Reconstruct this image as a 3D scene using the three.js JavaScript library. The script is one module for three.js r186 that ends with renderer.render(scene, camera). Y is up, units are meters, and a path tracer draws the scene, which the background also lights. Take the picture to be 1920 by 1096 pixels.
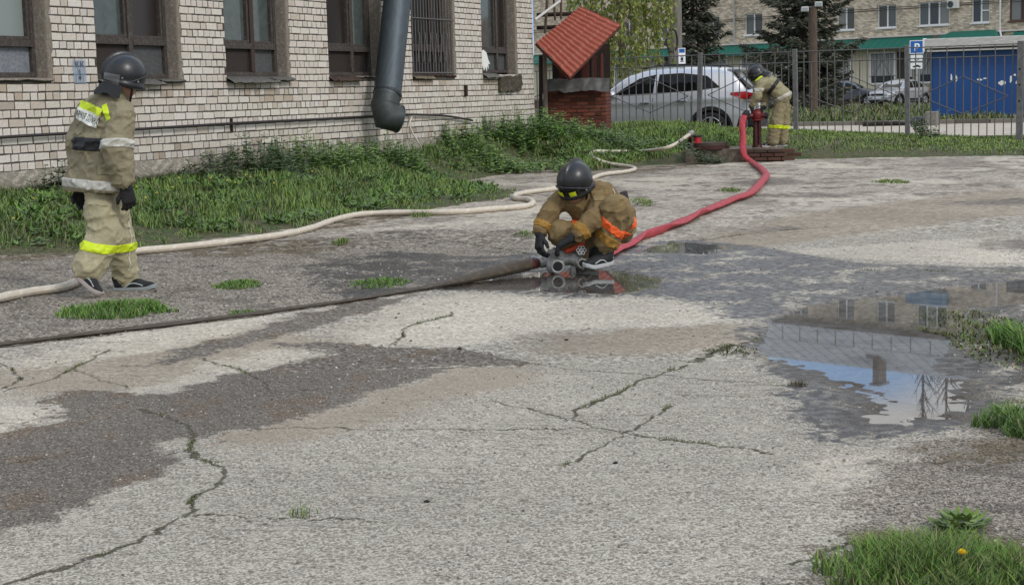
import * as THREE from 'three';
import { mergeGeometries } from 'three/addons/utils/BufferGeometryUtils.js';
import { RoundedBoxGeometry } from 'three/addons/geometries/RoundedBoxGeometry.js';
import { TessellateModifier } from 'three/addons/modifiers/TessellateModifier.js';
import { createNoise2D, createNoise3D } from 'simplex-noise';

// ---------- camera, sky, sun, exposure ----------
const scene = new THREE.Scene();
const EYE = 1.4, FPX = 2950;
const camera = new THREE.PerspectiveCamera(2 * Math.atan(548 / FPX) * 180 / Math.PI, 1024 / 584, 0.1, 600);
camera.position.set(0, EYE, 0);
camera.rotation.order = 'YXZ';
camera.rotation.set(-Math.atan(375 / FPX), 0, -0.027);
camera.updateMatrixWorld(true);
const renderer = new THREE.WebGLRenderer({ antialias: true });
renderer.toneMapping = THREE.LinearToneMapping;
renderer.toneMappingExposure = 1.08;
renderer.shadowMap.enabled = true;

function rngOf(seed) { let a = seed >>> 0; return () => { a = (a + 0x6d2b79f5) | 0; let t = Math.imul(a ^ (a >>> 15), 1 | a); t = (t + Math.imul(t ^ (t >>> 7), 61 | t)) ^ t; return ((t ^ (t >>> 14)) >>> 0) / 4294967296; }; }
const rnd = rngOf(7);
const n2 = createNoise2D(rngOf(11)), n3 = createNoise3D(rngOf(12));
const rr = (a, b) => a + (b - a) * rnd();
const clamp = (x, a = 0, b = 1) => Math.min(b, Math.max(a, x));
const ss = (a, b, x) => { const t = clamp((x - a) / (b - a)); return t * t * (3 - 2 * t); };
const lerp = (a, b, t) => a + (b - a) * t;
const fbm = (x, y, o = 4) => { let s = 0, a = 0.5; for (let i = 0; i < o; i++) { s += a * n2(x, y); x = x * 2.03 + 17.1; y = y * 2.03 - 9.7; a *= 0.5; } return s; };

// overcast sky with a few blue gaps, the same all round
{
  const W = 1024, H = 512, data = new Float32Array(W * H * 4);
  for (let r = 0; r < H; r++) {
    const el = ((r + 0.5) / H - 0.5) * Math.PI, y = Math.sin(el), c = Math.cos(el);
    for (let q = 0; q < W; q++) {
      const az = ((q + 0.5) / W - 0.5) * 2 * Math.PI, x = Math.cos(az) * c, z = Math.sin(az) * c;
      const k = 1 / (Math.max(y, 0) + 0.25);
      const cl = n3(x * k * 1.3, y * 1.5 + 3, z * k * 1.3) * 0.6 + n3(x * k * 3.1, y * 3, z * k * 3.1 + 7) * 0.3 + n3(x * k * 7, y * 6, z * k * 7) * 0.13;
      const gap = Math.exp(-(((az + 1.33) / 0.3) ** 2) - (((el - 0.21) / 0.09) ** 2)), cover = ss(-0.42, 0.05, cl - 0.36 * gap), shade = 0.86 + 0.22 * cl;
      const up = y > 0 ? 0.85 + 0.35 * y : 0.35, i = (r * W + q) * 4;
      const blue = [0.36, 0.6, 0.98], white = [1.02, 1.0, 0.97];
      for (let m = 0; m < 3; m++) data[i + m] = up * lerp(blue[m], white[m] * shade, cover);
      data[i + 3] = 1;
    }
  }
  const sky = new THREE.DataTexture(data, W, H, THREE.RGBAFormat, THREE.FloatType);
  sky.mapping = THREE.EquirectangularReflectionMapping; sky.magFilter = THREE.LinearFilter; sky.needsUpdate = true;
  scene.background = sky; scene.environment = sky;
  scene.environmentIntensity = 1; scene.backgroundIntensity = 1;
}
const sun = new THREE.DirectionalLight(new THREE.Color(1, 0.97, 0.93), 1.4);
sun.position.set(34, 38, 16); sun.target.position.set(0, 0, -20);
sun.castShadow = true; sun.shadow.radius = 24;
Object.assign(sun.shadow.camera, { left: -60, right: 60, top: 60, bottom: -60, far: 200 });
sun.shadow.mapSize.set(4096, 4096);
scene.add(sun, sun.target);

// ---------- helpers ----------
const V = (x, y, z) => new THREE.Vector3(x, y, z);
const ray = (px, py) => V(px - 960, 548 - py, -FPX).applyQuaternion(camera.quaternion).normalize();
const atZ = (px, py, depth) => { const d = ray(px, py); return d.multiplyScalar(depth / -d.z).add(camera.position); };   // a point of the place as far off as depth
const gnd = (px, py, y = 0) => { const d = ray(px, py); return d.multiplyScalar((y - EYE) / d.y).add(camera.position); };  // a point on level ground
const rgb = (r, g, b) => new THREE.Color().setRGB(r / 255, g / 255, b / 255, THREE.SRGBColorSpace);
const used = new Map();
function numbered(name) { const n = used.get(name) || 0; used.set(name, n + 1); return n ? name + '_' + String(n).padStart(3, '0') : name; }
function mesh(name, geo, mat, parent = scene, label) {
  const m = new THREE.Mesh(geo, mat); m.name = parent === scene ? numbered(name) : name; m.castShadow = m.receiveShadow = true;
  if (label) m.userData.label = label;
  parent.add(m); return m;
}
function tag(o, label, category, group, kind) { if (label) o.userData.label = label; if (category) o.userData.category = category; if (group) o.userData.group = group; if (kind) o.userData.kind = kind; return o; }
function thing(name, label, category, pos = V(0, 0, 0), turn = 0, group) {
  const o = new THREE.Group(); o.name = numbered(name); o.position.copy(pos); o.rotation.y = turn; scene.add(o); o.updateMatrixWorld(true);
  return tag(o, label, category, group);
}
function part(name, parent) { const o = new THREE.Group(); o.name = name; parent.add(o); return o; }
const std = (color, rough = 0.85, extra = {}) => new THREE.MeshStandardMaterial({ color, roughness: rough, ...extra });
const phys = (color, rough, extra = {}) => new THREE.MeshPhysicalMaterial({ color, roughness: rough, ...extra });
const box = (x0, x1, y0, y1, z0, z1) => new THREE.BoxGeometry(x1 - x0, y1 - y0, z1 - z0).translate((x0 + x1) / 2, (y0 + y1) / 2, (z0 + z1) / 2);
const rbox = (x0, x1, y0, y1, z0, z1, r = 0.008) => { const g = new RoundedBoxGeometry(x1 - x0, y1 - y0, z1 - z0, 1, Math.min(r, (x1 - x0) / 2.1, (y1 - y0) / 2.1, (z1 - z0) / 2.1)); return g.translate((x0 + x1) / 2, (y0 + y1) / 2, (z0 + z1) / 2); };
const tube = (pts, r, seg = 60, rad = 8, closed = false) => new THREE.TubeGeometry(new THREE.CatmullRomCurve3(pts, closed, 'catmullrom', 0.5), seg, r, rad, closed);
function rod(a, b, r, rad = 8, r2 = r) {
  const d = b.clone().sub(a), g = new THREE.CylinderGeometry(r2, r, d.length(), rad);
  g.applyQuaternion(new THREE.Quaternion().setFromUnitVectors(V(0, 1, 0), d.clone().normalize())); return g.translate((a.x + b.x) / 2, (a.y + b.y) / 2, (a.z + b.z) / 2);
}
const merge = (list) => mergeGeometries(list.map((g) => { const h = g.index ? g.toNonIndexed() : g; for (const k of Object.keys(h.attributes)) if (!['position', 'normal', 'uv', 'color'].includes(k)) h.deleteAttribute(k); return h; }));
function paint(geo, f) {   // vertex colours (linear) from a function of position
  const p = geo.attributes.position, c = new Float32Array(p.count * 3), v = V(0, 0, 0);
  for (let i = 0; i < p.count; i++) { v.fromBufferAttribute(p, i); const k = f(v); c[i * 3] = k.r; c[i * 3 + 1] = k.g; c[i * 3 + 2] = k.b; }
  geo.setAttribute('color', new THREE.BufferAttribute(c, 3)); return geo;
}
function boxUV(geo, s = 1) {   // uv in metres from the main direction of each face
  const p = geo.attributes.position, n = geo.attributes.normal, u = new Float32Array(p.count * 2);
  for (let i = 0; i < p.count; i++) {
    const ax = Math.abs(n.getX(i)), ay = Math.abs(n.getY(i)), az = Math.abs(n.getZ(i));
    const [a, b] = ax > ay && ax > az ? [p.getZ(i), p.getY(i)] : ay > az ? [p.getX(i), p.getZ(i)] : [p.getX(i), p.getY(i)];
    u[i * 2] = a * s; u[i * 2 + 1] = b * s;
  }
  geo.setAttribute('uv', new THREE.BufferAttribute(u, 2)); return geo;
}
function tex(N, M, f, srgb = true, rep = 1, repY = rep) {   // tiling texture, f(u, v) -> [r, g, b] 0..255
  const d = new Uint8Array(N * M * 4);
  for (let j = 0; j < M; j++) for (let i = 0; i < N; i++) { const c = f(i / N, j / M), k = (j * N + i) * 4; d[k] = clamp(c[0], 0, 255); d[k + 1] = clamp(c[1], 0, 255); d[k + 2] = clamp(c[2], 0, 255); d[k + 3] = 255; }
  const t = new THREE.DataTexture(d, N, M); t.wrapS = t.wrapT = THREE.RepeatWrapping; t.magFilter = THREE.LinearFilter; t.minFilter = THREE.LinearMipmapLinearFilter; t.generateMipmaps = true;
  if (srgb) t.colorSpace = THREE.SRGBColorSpace; t.repeat.set(rep, repY); t.needsUpdate = true; return t;
}
// noise that tiles: sampled on a torus
const tn = (u, v, f, s = 0) => { const a = u * 2 * Math.PI, b = v * 2 * Math.PI, r = f / 6.283; return n3(Math.cos(a) * r + s, Math.sin(a) * r + Math.cos(b) * r, Math.sin(b) * r + s * 2); };
const tfbm = (u, v, f, s = 0) => tn(u, v, f, s) * 0.55 + tn(u, v, f * 2.1, s + 5) * 0.3 + tn(u, v, f * 4.3, s + 9) * 0.15;
const grain = tex(256, 256, (u, v) => { const k = 205 + 40 * tfbm(u, v, 14) + 14 * (rnd() - 0.5); return [k, k * 0.985, k * 0.96]; });
const weave = tex(128, 128, (u, v) => { const k = 128 + 60 * Math.sin(u * 2 * Math.PI * 16) * Math.sin(v * 2 * Math.PI * 16) + 50 * (rnd() - 0.5); return [k, k, k]; }, false, 10);
const rustTex = tex(256, 256, (u, v) => { const k = tfbm(u, v, 8, 3), t = ss(-0.1, 0.5, k); return [lerp(150, 96, t) + 20 * tn(u, v, 40), lerp(146, 62, t) + 14 * tn(u, v, 40), lerp(140, 42, t)]; });

// naive surface nets: a smooth mesh of the set f < 0
function netMesh(f, lo, hi, cell) {
  const nx = Math.ceil((hi.x - lo.x) / cell) + 1, ny = Math.ceil((hi.y - lo.y) / cell) + 1, nz = Math.ceil((hi.z - lo.z) / cell) + 1, val = new Float32Array(nx * ny * nz);
  let o = 0; const p = V(0, 0, 0);
  for (let k = 0; k < nz; k++) for (let j = 0; j < ny; j++) for (let i = 0; i < nx; i++) val[o++] = f(p.set(lo.x + i * cell, lo.y + j * cell, lo.z + k * cell));
  const id = new Int32Array(nx * ny * nz).fill(-1), pos = [], idx = [], sx = 1, sy = nx, sz = nx * ny, cor = [0, sx, sy, sx + sy, sz, sx + sz, sy + sz, sx + sy + sz];
  const E = [[0, 1], [2, 3], [4, 5], [6, 7], [0, 2], [1, 3], [4, 6], [5, 7], [0, 4], [1, 5], [2, 6], [3, 7]];
  for (let k = 0; k < nz - 1; k++) for (let j = 0; j < ny - 1; j++) for (let i = 0; i < nx - 1; i++) {
    const b = i + j * sy + k * sz; let m = 0;
    for (let c = 0; c < 8; c++) if (val[b + cor[c]] < 0) m |= 1 << c;
    if (m === 0 || m === 255) continue;
    let X = 0, Y = 0, Z = 0, n = 0;
    for (const [a, c] of E) {
      if (((m >> a) & 1) === ((m >> c) & 1)) continue;
      const t = val[b + cor[a]] / (val[b + cor[a]] - val[b + cor[c]]);
      X += lerp(a & 1, c & 1, t); Y += lerp((a >> 1) & 1, (c >> 1) & 1, t); Z += lerp((a >> 2) & 1, (c >> 2) & 1, t); n++;
    }
    id[b] = pos.length / 3; pos.push(lo.x + (i + X / n) * cell, lo.y + (j + Y / n) * cell, lo.z + (k + Z / n) * cell);
  }
  const quad = (a, b, c, d, flip) => { if (a < 0 || b < 0 || c < 0 || d < 0) return; flip ? idx.push(a, c, b, c, a, d) : idx.push(a, b, c, c, d, a); };
  for (let k = 1; k < nz - 1; k++) for (let j = 1; j < ny - 1; j++) for (let i = 1; i < nx - 1; i++) {
    const b = i + j * sy + k * sz, s = val[b] < 0;
    if (s !== val[b + sx] < 0) quad(id[b - sy - sz], id[b - sz], id[b], id[b - sy], !s);
    if (s !== val[b + sy] < 0) quad(id[b - sx - sz], id[b - sz], id[b], id[b - sx], s);
    if (s !== val[b + sz] < 0) quad(id[b - sx - sy], id[b - sy], id[b], id[b - sx], !s);
  }
  const g = new THREE.BufferGeometry(); g.setAttribute('position', new THREE.BufferAttribute(new Float32Array(pos), 3)); g.setIndex(idx); g.computeVertexNormals(); return boxUV(g);
}
const smin = (a, b, k) => { const h = Math.max(k - Math.abs(a - b), 0) / k; return Math.min(a, b) - h * h * k * 0.25; };
function cap(p, a, b, ra, rb) {   // tapered capsule
  const bx = b.x - a.x, by = b.y - a.y, bz = b.z - a.z, x = p.x - a.x, y = p.y - a.y, z = p.z - a.z;
  const t = clamp((x * bx + y * by + z * bz) / (bx * bx + by * by + bz * bz + 1e-9));
  return Math.hypot(x - bx * t, y - by * t, z - bz * t) - lerp(ra, rb, t);
}
const ell = (p, c, rx, ry, rz) => { const x = (p.x - c.x) / rx, y = (p.y - c.y) / ry, z = (p.z - c.z) / rz, k = Math.hypot(x, y, z); return k < 1e-6 ? -Math.min(rx, ry, rz) : (k * (k - 1)) / Math.hypot(x / rx, y / ry, z / rz); };
// ---------- wall frame, ground heights ----------
const wallP = atZ(1003, 225, 32); wallP.y = 0;
const wallD = ray(2285, 137).setY(0).normalize(), wallN = V(-wallD.z, 0, wallD.x), wallTurn = Math.atan2(-wallD.z, wallD.x);
const toWall = (x, z) => [(x - wallP.x) * wallD.x + (z - wallP.z) * wallD.z, (x - wallP.x) * wallN.x + (z - wallP.z) * wallN.z];  // along, out
const wallPx = (px, py, off = 0) => { const d = ray(px, py), t = ((wallP.x - 0) * wallN.x + wallP.z * wallN.z + off) / (d.x * wallN.x + d.z * wallN.z); const q = d.multiplyScalar(t).add(camera.position); return V(toWall(q.x, q.z)[0], q.y, off); };
const P = (list, y = 0) => list.map(([a, b]) => { const q = gnd(a, b, y); return [q.x, -q.z]; });   // outline on the ground: [x, depth]
function sdPoly(x, y, poly) {
  let d = 1e9, s = 1;
  for (let i = 0, j = poly.length - 1; i < poly.length; j = i++) {
    const [ax, ay] = poly[i], [bx, by] = poly[j], ex = bx - ax, ey = by - ay, wx = x - ax, wy = y - ay, t = clamp((wx * ex + wy * ey) / (ex * ex + ey * ey + 1e-12));
    d = Math.min(d, (wx - ex * t) ** 2 + (wy - ey * t) ** 2);
    if ((ay > y) !== (by > y) && x < ((bx - ax) * (y - ay)) / (by - ay) + ax) s = -s;
  }
  return s * Math.sqrt(d);
}
const pudA = P([[1436, 626], [1413, 660], [1462, 690], [1528, 717], [1580, 735], [1590, 763], [1564, 796], [1643, 808], [1741, 795], [1840, 792], [1870, 750], [1845, 710], [1812, 664], [1800, 641], [1815, 608], [1800, 582], [1873, 569], [1960, 562], [1960, 516], [1873, 526], [1708, 546], [1577, 562], [1521, 569], [1446, 603]]);
const pudB = P([[830, 541], [900, 524], [1000, 509], [1150, 505], [1240, 520], [1232, 538], [1150, 549], [1050, 545], [960, 541]]);
const pudC = P([[1185, 470], [1260, 450], [1330, 455], [1400, 460], [1330, 476], [1260, 474]]);
const dip = (x, d) => { const sA = sdPoly(x, d, pudA), near = ss(0.5, 0.1, Math.abs(sA + 0.1)) * (1 - 0.75 * ss(7.8, 8.8, d)); return 0.03 * ss(0.12, -0.5 + 0.36 * ss(7.6, 8.8, d), sA) - near * (0.004 * n2(x * 7, d * 7) + 0.0035 * n2(x * 12 + 5, d * 12)) + dipB(x, d); };
const dipB = (x, d) => 0 + (d > 10 ? 0.02 * ss(0.12, -0.12, sdPoly(x, d, pudB)) + 0.02 * ss(0.1, -0.2, sdPoly(x, d, pudC)) : 0);
const yardRelief = (x, d) => 0.006 * fbm(x * 0.9, d * 0.9, 3) + 0.004 * n2(x * 5, d * 5);
// how far a place is inside the paved yard (m, below 0 is grass)
const leftEdge = P([[-400, 478], [0, 476], [250, 468], [430, 440], [560, 424], [680, 405], [830, 385], [930, 372], [960, 356], [800, 352], [880, 335], [960, 322], [1010, 315], [1100, 321], [1180, 311], [1300, 301], [1500, 296], [1700, 293], [1920, 291], [2400, 286]]);
const yardPoly = [...leftEdge, [20, 0], [-12, 0], [-12, leftEdge[0][1]]];
const inYard = (x, d) => -sdPoly(x, d, yardPoly);
function groundY(x, d) {   // the earth outside the pavement
  const [s, w] = toWall(x, -d), e = Math.max(0, -inYard(x, d));
  const bank = lerp(0.3, 0.55, ss(-9, -1, s)) * (1 - ss(0.5, 3.4, w)) * ss(0, 0.9, e) * ss(2.5, 0.5, s);
  const back = clamp(0.5 - (x - 4) * 0.065, 0.05, 0.5) * ss(28, 34, d) * (1 - ss(36.5, 39, d));
  const far = 0.1 * ss(36, 39, d);
  return Math.max(bank, back, far) + 0.02 * fbm(x * 0.8, d * 0.8, 3) * ss(0, 0.5, e);
}
const earthY = (x, d) => groundY(x, d) + (d < 33 ? 0.05 * ss(0.3, -0.6, inYard(x, d)) : 0);
const surfY = (x, d) => inYard(x, d) > 0 && d < 33 ? yardRelief(x, d) - dip(x, d) : earthY(x, d);

// ---------- pavement: colour, relief and gloss of the real surface, in metres ----------
const stain = {
  asphalt: [P([[-200, 1060], [-200, 830], [0, 811], [137, 776], [86, 758], [86, 738], [203, 728], [223, 740], [274, 740], [355, 728], [456, 697], [613, 669], [600, 655], [507, 646], [600, 642], [700, 647], [779, 652], [886, 657], [998, 681], [968, 688], [886, 686], [804, 704], [728, 725], [666, 745], [629, 766], [482, 801], [370, 819], [350, 821], [284, 829], [294, 844], [355, 854], [325, 875], [203, 920], [177, 941], [0, 1004]]),
    P([[245, 690], [330, 655], [450, 625], [560, 590], [640, 570], [720, 560], [800, 545], [720, 575], [560, 622], [420, 657], [330, 680]])],
  light: [P([[-200, 770], [0, 757], [90, 762], [137, 776], [0, 812], [-200, 840]]), P([[223, 740], [240, 735], [330, 700], [500, 650], [613, 669], [456, 697], [355, 728], [274, 740]]),
    P([[284, 829], [350, 821], [365, 830], [294, 844]]), P([[640, 632], [720, 580], [850, 547], [1060, 562], [1240, 557], [1420, 582], [1425, 600], [1240, 612], [1000, 622], [880, 652], [779, 650], [680, 644]]),
    P([[1540, 850], [1700, 830], [1640, 880], [1480, 930], [1420, 920]]), P([[640, 435], [980, 402], [1000, 412], [700, 432]]), P([[0, 690], [250, 610], [560, 585], [470, 615], [300, 660], [60, 690]]), P([[1460, 470], [1900, 440], [1920, 495], [1600, 485]]), P([[1640, 303], [1655, 303], [1648, 316], [1634, 316]]), P([[1525, 310], [1640, 312], [1640, 316], [1520, 315]])],
  tan: [P([[600, 771], [728, 725], [886, 687], [1010, 690], [1000, 722], [850, 745], [700, 795], [550, 835], [400, 840], [390, 822]]), P([[1000, 628], [1240, 615], [1400, 604], [1420, 640], [1240, 664], [1000, 664]]),
    P([[0, 760], [0, 690], [200, 650], [480, 605], [600, 640], [450, 690], [250, 735], [90, 735]]), P([[1200, 470], [1500, 400], [1920, 350], [1920, 400], [1600, 440], [1420, 465]]), P([[600, 650], [720, 580], [800, 560], [700, 640]])],
  gravel: [P([[-300, 478], [250, 470], [600, 445], [760, 430], [1000, 430], [1000, 505], [780, 545], [540, 578], [250, 622], [-200, 670]]), P([[1650, 868], [1800, 812], [2100, 780], [2100, 1200], [1300, 1200], [1500, 1060], [1570, 1035], [1640, 960]])],
  dark: [P([[1440, 368], [1540, 361], [1610, 364], [1570, 371]]), P([[1755, 381], [1850, 374], [1960, 369], [1960, 381], [1850, 386]]), P([[1845, 462], [1870, 448], [1960, 444], [1960, 470], [1880, 470]]), P([[1360, 341], [1480, 330], [1500, 340], [1400, 350]]), P([[1400, 428], [1500, 420], [1500, 430], [1420, 440]])],
  wet: [P([[560, 500], [700, 470], [900, 480], [1150, 465], [1280, 447], [1420, 462], [1600, 492], [1800, 500], [2000, 500], [2000, 640], [1850, 780], [1760, 815], [1560, 806], [1550, 740], [1420, 690], [1395, 600], [1240, 552], [1060, 558], [960, 545], [800, 546], [640, 560]]),
    P([[1500, 640], [1640, 830], [1560, 830], [1480, 760]])],
  soil: [P([[300, 462], [500, 445], [680, 455], [560, 480], [350, 480]]), P([[1790, 585], [2000, 560], [2000, 800], [1900, 800], [1860, 740], [1810, 660]]), P([[1740, 850], [1900, 790], [2000, 800], [2000, 850], [1800, 880]]), P([[1530, 1096], [1600, 1010], [1760, 980], [1960, 1010], [2000, 1150], [1500, 1150]]), P([[1000, 318], [1300, 303], [1330, 312], [1100, 330]]), P([[0, 476], [250, 468], [430, 440], [680, 406], [850, 386], [700, 420], [430, 455], [250, 482], [0, 490]])],
};
const crackLines = [
  [0.026, [[-40, 1104], [20, 1090], [110, 1068], [165, 1052], [215, 1030], [255, 1015], [290, 1000], [305, 985], [345, 968], [362, 955], [357, 938], [375, 925], [415, 905], [423, 880], [400, 868], [370, 860], [355, 840], [362, 815], [350, 795], [310, 780], [262, 763]]],
  [0.013, [[362, 968], [440, 966], [560, 970], [640, 973], [760, 982]]], [0.013, [[470, 803], [700, 803], [900, 806], [1125, 804]]],
  [0.015, [[920, 752], [1000, 770], [1060, 785], [1125, 803], [1240, 822], [1350, 838], [1470, 852]]], [0.021, [[1075, 785], [1080, 768], [1150, 740], [1220, 708], [1300, 680]]], [0.05, [[1300, 680], [1350, 655], [1430, 632]]],
  [0.015, [[1255, 760], [1220, 785], [1180, 808], [1120, 838], [1050, 878]]], [0.013, [[600, 650], [780, 655], [998, 682], [1060, 692], [1200, 700], [1350, 715], [1520, 724]]],
  [0.016, [[370, 670], [440, 690], [490, 715], [510, 735], [620, 725]]], [0.014, [[0, 735], [100, 710], [205, 655]]], [0.014, [[-20, 676], [20, 690], [40, 712], [0, 730]]], [0.014, [[730, 645], [755, 632], [755, 616], [790, 605], [845, 592], [850, 582]]],
  [0.007, [[990, 665], [1240, 665], [1400, 660]]], [0.008, [[130, 690], [190, 712], [250, 730]]], [0.015, [[1240, 460], [1420, 436], [1600, 420]]], [0.016, [[1560, 505], [1920, 510]]], [0.018, [[850, 452], [960, 470], [1000, 478]]],
  [0.02, [[640, 430], [800, 416], [990, 402]]], [0.03, [[1480, 1060], [1560, 1030], [1650, 1000]]], [0.01, [[0, 870], [80, 860], [190, 845]]], [0.02, [[1700, 378], [1920, 372]]], [0.02, [[1190, 345], [1500, 330]]],
];
const stones = (() => {   // rounded aggregate, tileable: nearest of jittered points: [height, tone]
  const N = 512, C = 44, px = [], H = new Float32Array(N * N), T = new Float32Array(N * N), r = rngOf(5);
  for (let i = 0; i < C * C; i++) px.push([r(), r(), r(), 0.55 + 0.6 * r()]);
  for (let j = 0; j < N; j++) for (let i = 0; i < N; i++) {
    const x = (i / N) * C, y = (j / N) * C, cx = Math.floor(x), cy = Math.floor(y); let a = 9, b = 9, t = 0;
    for (let q = -1; q < 2; q++) for (let w = -1; w < 2; w++) {
      const k = px[((cy + q + C) % C) * C + ((cx + w + C) % C)], d = Math.hypot(cx + w + k[0] - x, cy + q + k[1] - y) / k[3];
      if (d < a) { b = a; a = d; t = k[2]; } else if (d < b) b = d;
    }
    H[j * N + i] = clamp((b - a) * 1.7); T[j * N + i] = t;
  }
  return (x, y) => { const i = ((Math.floor(x * N) % N) + N) % N, j = ((Math.floor(y * N) % N) + N) % N; return [H[j * N + i], T[j * N + i]]; };
})();
function pavementMaterial(x0, d0, W, D, N, size, bump) {
  const M = 1024, names = Object.keys(stain), masks = {};
  const toC = ([x, d]) => [((x - x0) / W) * M, ((d - d0) / D) * M];
  const shape = (draw) => { const c = document.createElement('canvas'); c.width = c.height = M; const g = c.getContext('2d'); g.fillStyle = '#000'; g.fillRect(0, 0, M, M); g.fillStyle = g.strokeStyle = '#fff'; draw(g); const q = g.getImageData(0, 0, M, M).data, o = new Uint8Array(M * M); for (let i = 0; i < M * M; i++) o[i] = q[i * 4]; return o; };
  for (const k of names) masks[k] = shape((g) => { for (const poly of stain[k]) { g.beginPath(); poly.forEach((p, i) => g[i ? 'lineTo' : 'moveTo'](...toC(p))); g.fill(); } });
  const lines = shape((g) => {
    const r = rngOf(31); g.lineCap = g.lineJoin = 'round';
    for (const [w, pts] of crackLines) {
      const q = P(pts); let prev = null;
      for (let i = 0; i + 1 < q.length; i++) { const n = Math.max(2, Math.ceil(Math.hypot(q[i + 1][0] - q[i][0], q[i + 1][1] - q[i][1]) / 0.05));
        for (let k = 0; k < n; k++) { const t = k / n, p = toC([lerp(q[i][0], q[i + 1][0], t) + (r() - 0.5) * 0.02, lerp(q[i][1], q[i + 1][1], t) + (r() - 0.5) * 0.05]);
          if (prev) { const pulse = 0.2 + 1.5 * r() * r() + 0.3 * r(); g.lineWidth = Math.max(1.2, (w * pulse * M) / W); g.globalAlpha = Math.min(1, (w * pulse * M) / W + 0.25); g.beginPath(); g.moveTo(...prev); g.lineTo(...p); g.stroke(); } prev = p; } }
    }
  });
  const blur = (m, r) => { const a = Float32Array.from(m), b = new Float32Array(M * M); for (let pass = 0; pass < 2; pass++) for (const [st, ln] of [[1, M], [M, 1]]) { for (let l = 0; l < M; l++) { let s = 0; const at = (i) => l * ln + Math.min(M - 1, Math.max(0, i)) * st; for (let i = -r; i <= r; i++) s += a[at(i)]; for (let i = 0; i < M; i++) { b[at(i)] = s / (2 * r + 1); s += a[at(i + r + 1)] - a[at(i - r)]; } } a.set(b); } return a; };
  for (const k of names) masks[k] = blur(masks[k], Math.max(2, Math.round(({ asphalt: 0.06, light: 0.12, tan: 0.14, wet: 0.12, dark: 0.2, gravel: 0.12, soil: 0.14 })[k] * M / W)));
  const col = new Uint8Array(N * N * 4), rel = new Uint8Array(N * N * 4);
  const get = (m, u, v) => { const i = Math.floor(u * M), j = Math.floor(v * M); return i < 0 || j < 0 || i >= M || j >= M ? 0 : m[j * M + i] / 255; };
  for (let j = 0; j < N; j++) for (let i = 0; i < N; i++) {
    const u = (i + 0.5) / N, v = (j + 0.5) / N, x = x0 + u * W, d = d0 + v * D, k = (j * N + i) * 4;
    if (Math.abs(x) > 0.327 * d + 0.9) { const q = stones(x / size, d / size), m = 120 + 50 * q[0]; col[k] = m; col[k + 1] = m * 0.96; col[k + 2] = m * 0.88; col[k + 3] = 255; rel[k] = 128; rel[k + 1] = 235; rel[k + 3] = 255; continue; }   // well outside the view: plain aggregate
    const wa = n2(x * 3.1, d * 3.1), wb = n2(x * 11, d * 11 + 40), wc = n2(x * 34 + 9, d * 34), wx = (wa * 0.05 + wb * 0.022 + wc * 0.012) / W, wz = (wb * 0.05 - wa * 0.05 + wc * 0.022) / D;
    const rag = 0.55 * wb + 0.45 * wc + 0.5 * wa, g = (n, w = 0.3) => { const m = get(masks[n], u + wx, v + wz); return m <= 0.004 ? 0 : ss(0.5 - w, 0.5 + w, m + 0.42 * rag * (1 - Math.abs(2 * m - 1)) * 1.2); };
    const big = fbm(x * 0.32, d * 0.32, 3), mid = fbm(x * 1.7 + 30, d * 1.7, 3), fine = n2(x * 90, d * 90);
    let [h, t] = stones(x / size, d / size); const [h2, t2] = stones(x / (size * 0.43) + 0.3, d / (size * 0.43));
    const A = g('asphalt', 0.3), L = g('light', 0.4), T = g('tan', 0.45), G = g('gravel'), Wt = g('wet') * ss(-0.55, 0.05, mid + 0.25 * wb), S = g('soil') * ss(-0.4, 0.2, mid);
    const far = ss(13, 20, d);
    // exposed aggregate: pale stones in darker paste
    let e = h * 0.75 + h2 * 0.25, s = 0.53 + (t - 0.5) * 1.15 * (0.35 + e) + (e - 0.45) * 0.82 + (t2 - 0.5) * 0.42; s = clamp(s);
    let R = lerp(112, 207, s), Gc = lerp(104, 203, s), B = lerp(93, 192, s);
    const put = (m, r, gg, b, keep) => { if (m <= 0) return; const q = (s - 0.5) * keep; R = lerp(R, r + q * 95, m); Gc = lerp(Gc, gg + q * 95, m); B = lerp(B, b + q * 95, m); };
    // worn skin of fine mortar over the aggregate, patchy
    put(0.6 * ss(0.05, 0.5, mid + 0.4 * wb - 0.12), 178, 172, 160, 0.45);
    const blotch = ss(0.1, 0.55, fbm(x * 0.55 + 80, d * 0.25, 4) + 0.12 * wb); put(far * 0.55, 160, 151, 139, 0.5); put(far * blotch * 0.9, 134, 125, 114, 0.4);
    put(far * ss(0.0, 0.4, fbm(x * 0.5 - 50, d * 0.22 + 9, 4)) * 0.85, 192, 185, 171, 0.4); put(far * ss(0.25, 0.5, n2(x * 1.1 + 3, d * 0.9) * 0.6 + 0.4 * n2(x * 4, d * 2.4)) * 0.8, 112, 103, 93, 0.5);
    put(T * 0.85, 150, 139, 123, 0.38); put(L * 0.8, 190, 183, 169, 0.6);
    if (G > 0) { put(G, 122, 114, 103, 1.25); put(G * ss(0.1, 0.5, mid), 96, 89, 80, 0.9); if (t2 > 0.86 && h2 > 0.3) put(G * 0.7, 190, 186, 176, 0.3); }
    if (A > 0) { put(A, 103, 96, 87, 0.8); put(A * 0.5 * ss(0.12, 0.45, fbm(x * 2.2, d * 1.3 + 60, 3)), 104, 85, 65, 0.7); if (t > 0.93 && h > 0.35) put(A * 0.6, 170, 164, 152, 0.2); }
    put(g('dark', 0.45) * 0.8, 108, 101, 93, 0.5); put(S * 0.9, 92, 80, 60, 0.9);
    if (d > 25) put(0.5 * ss(0.1, 0.4, fbm(x, d * 0.5, 3)), 120, 110, 95, 0.4);
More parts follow.
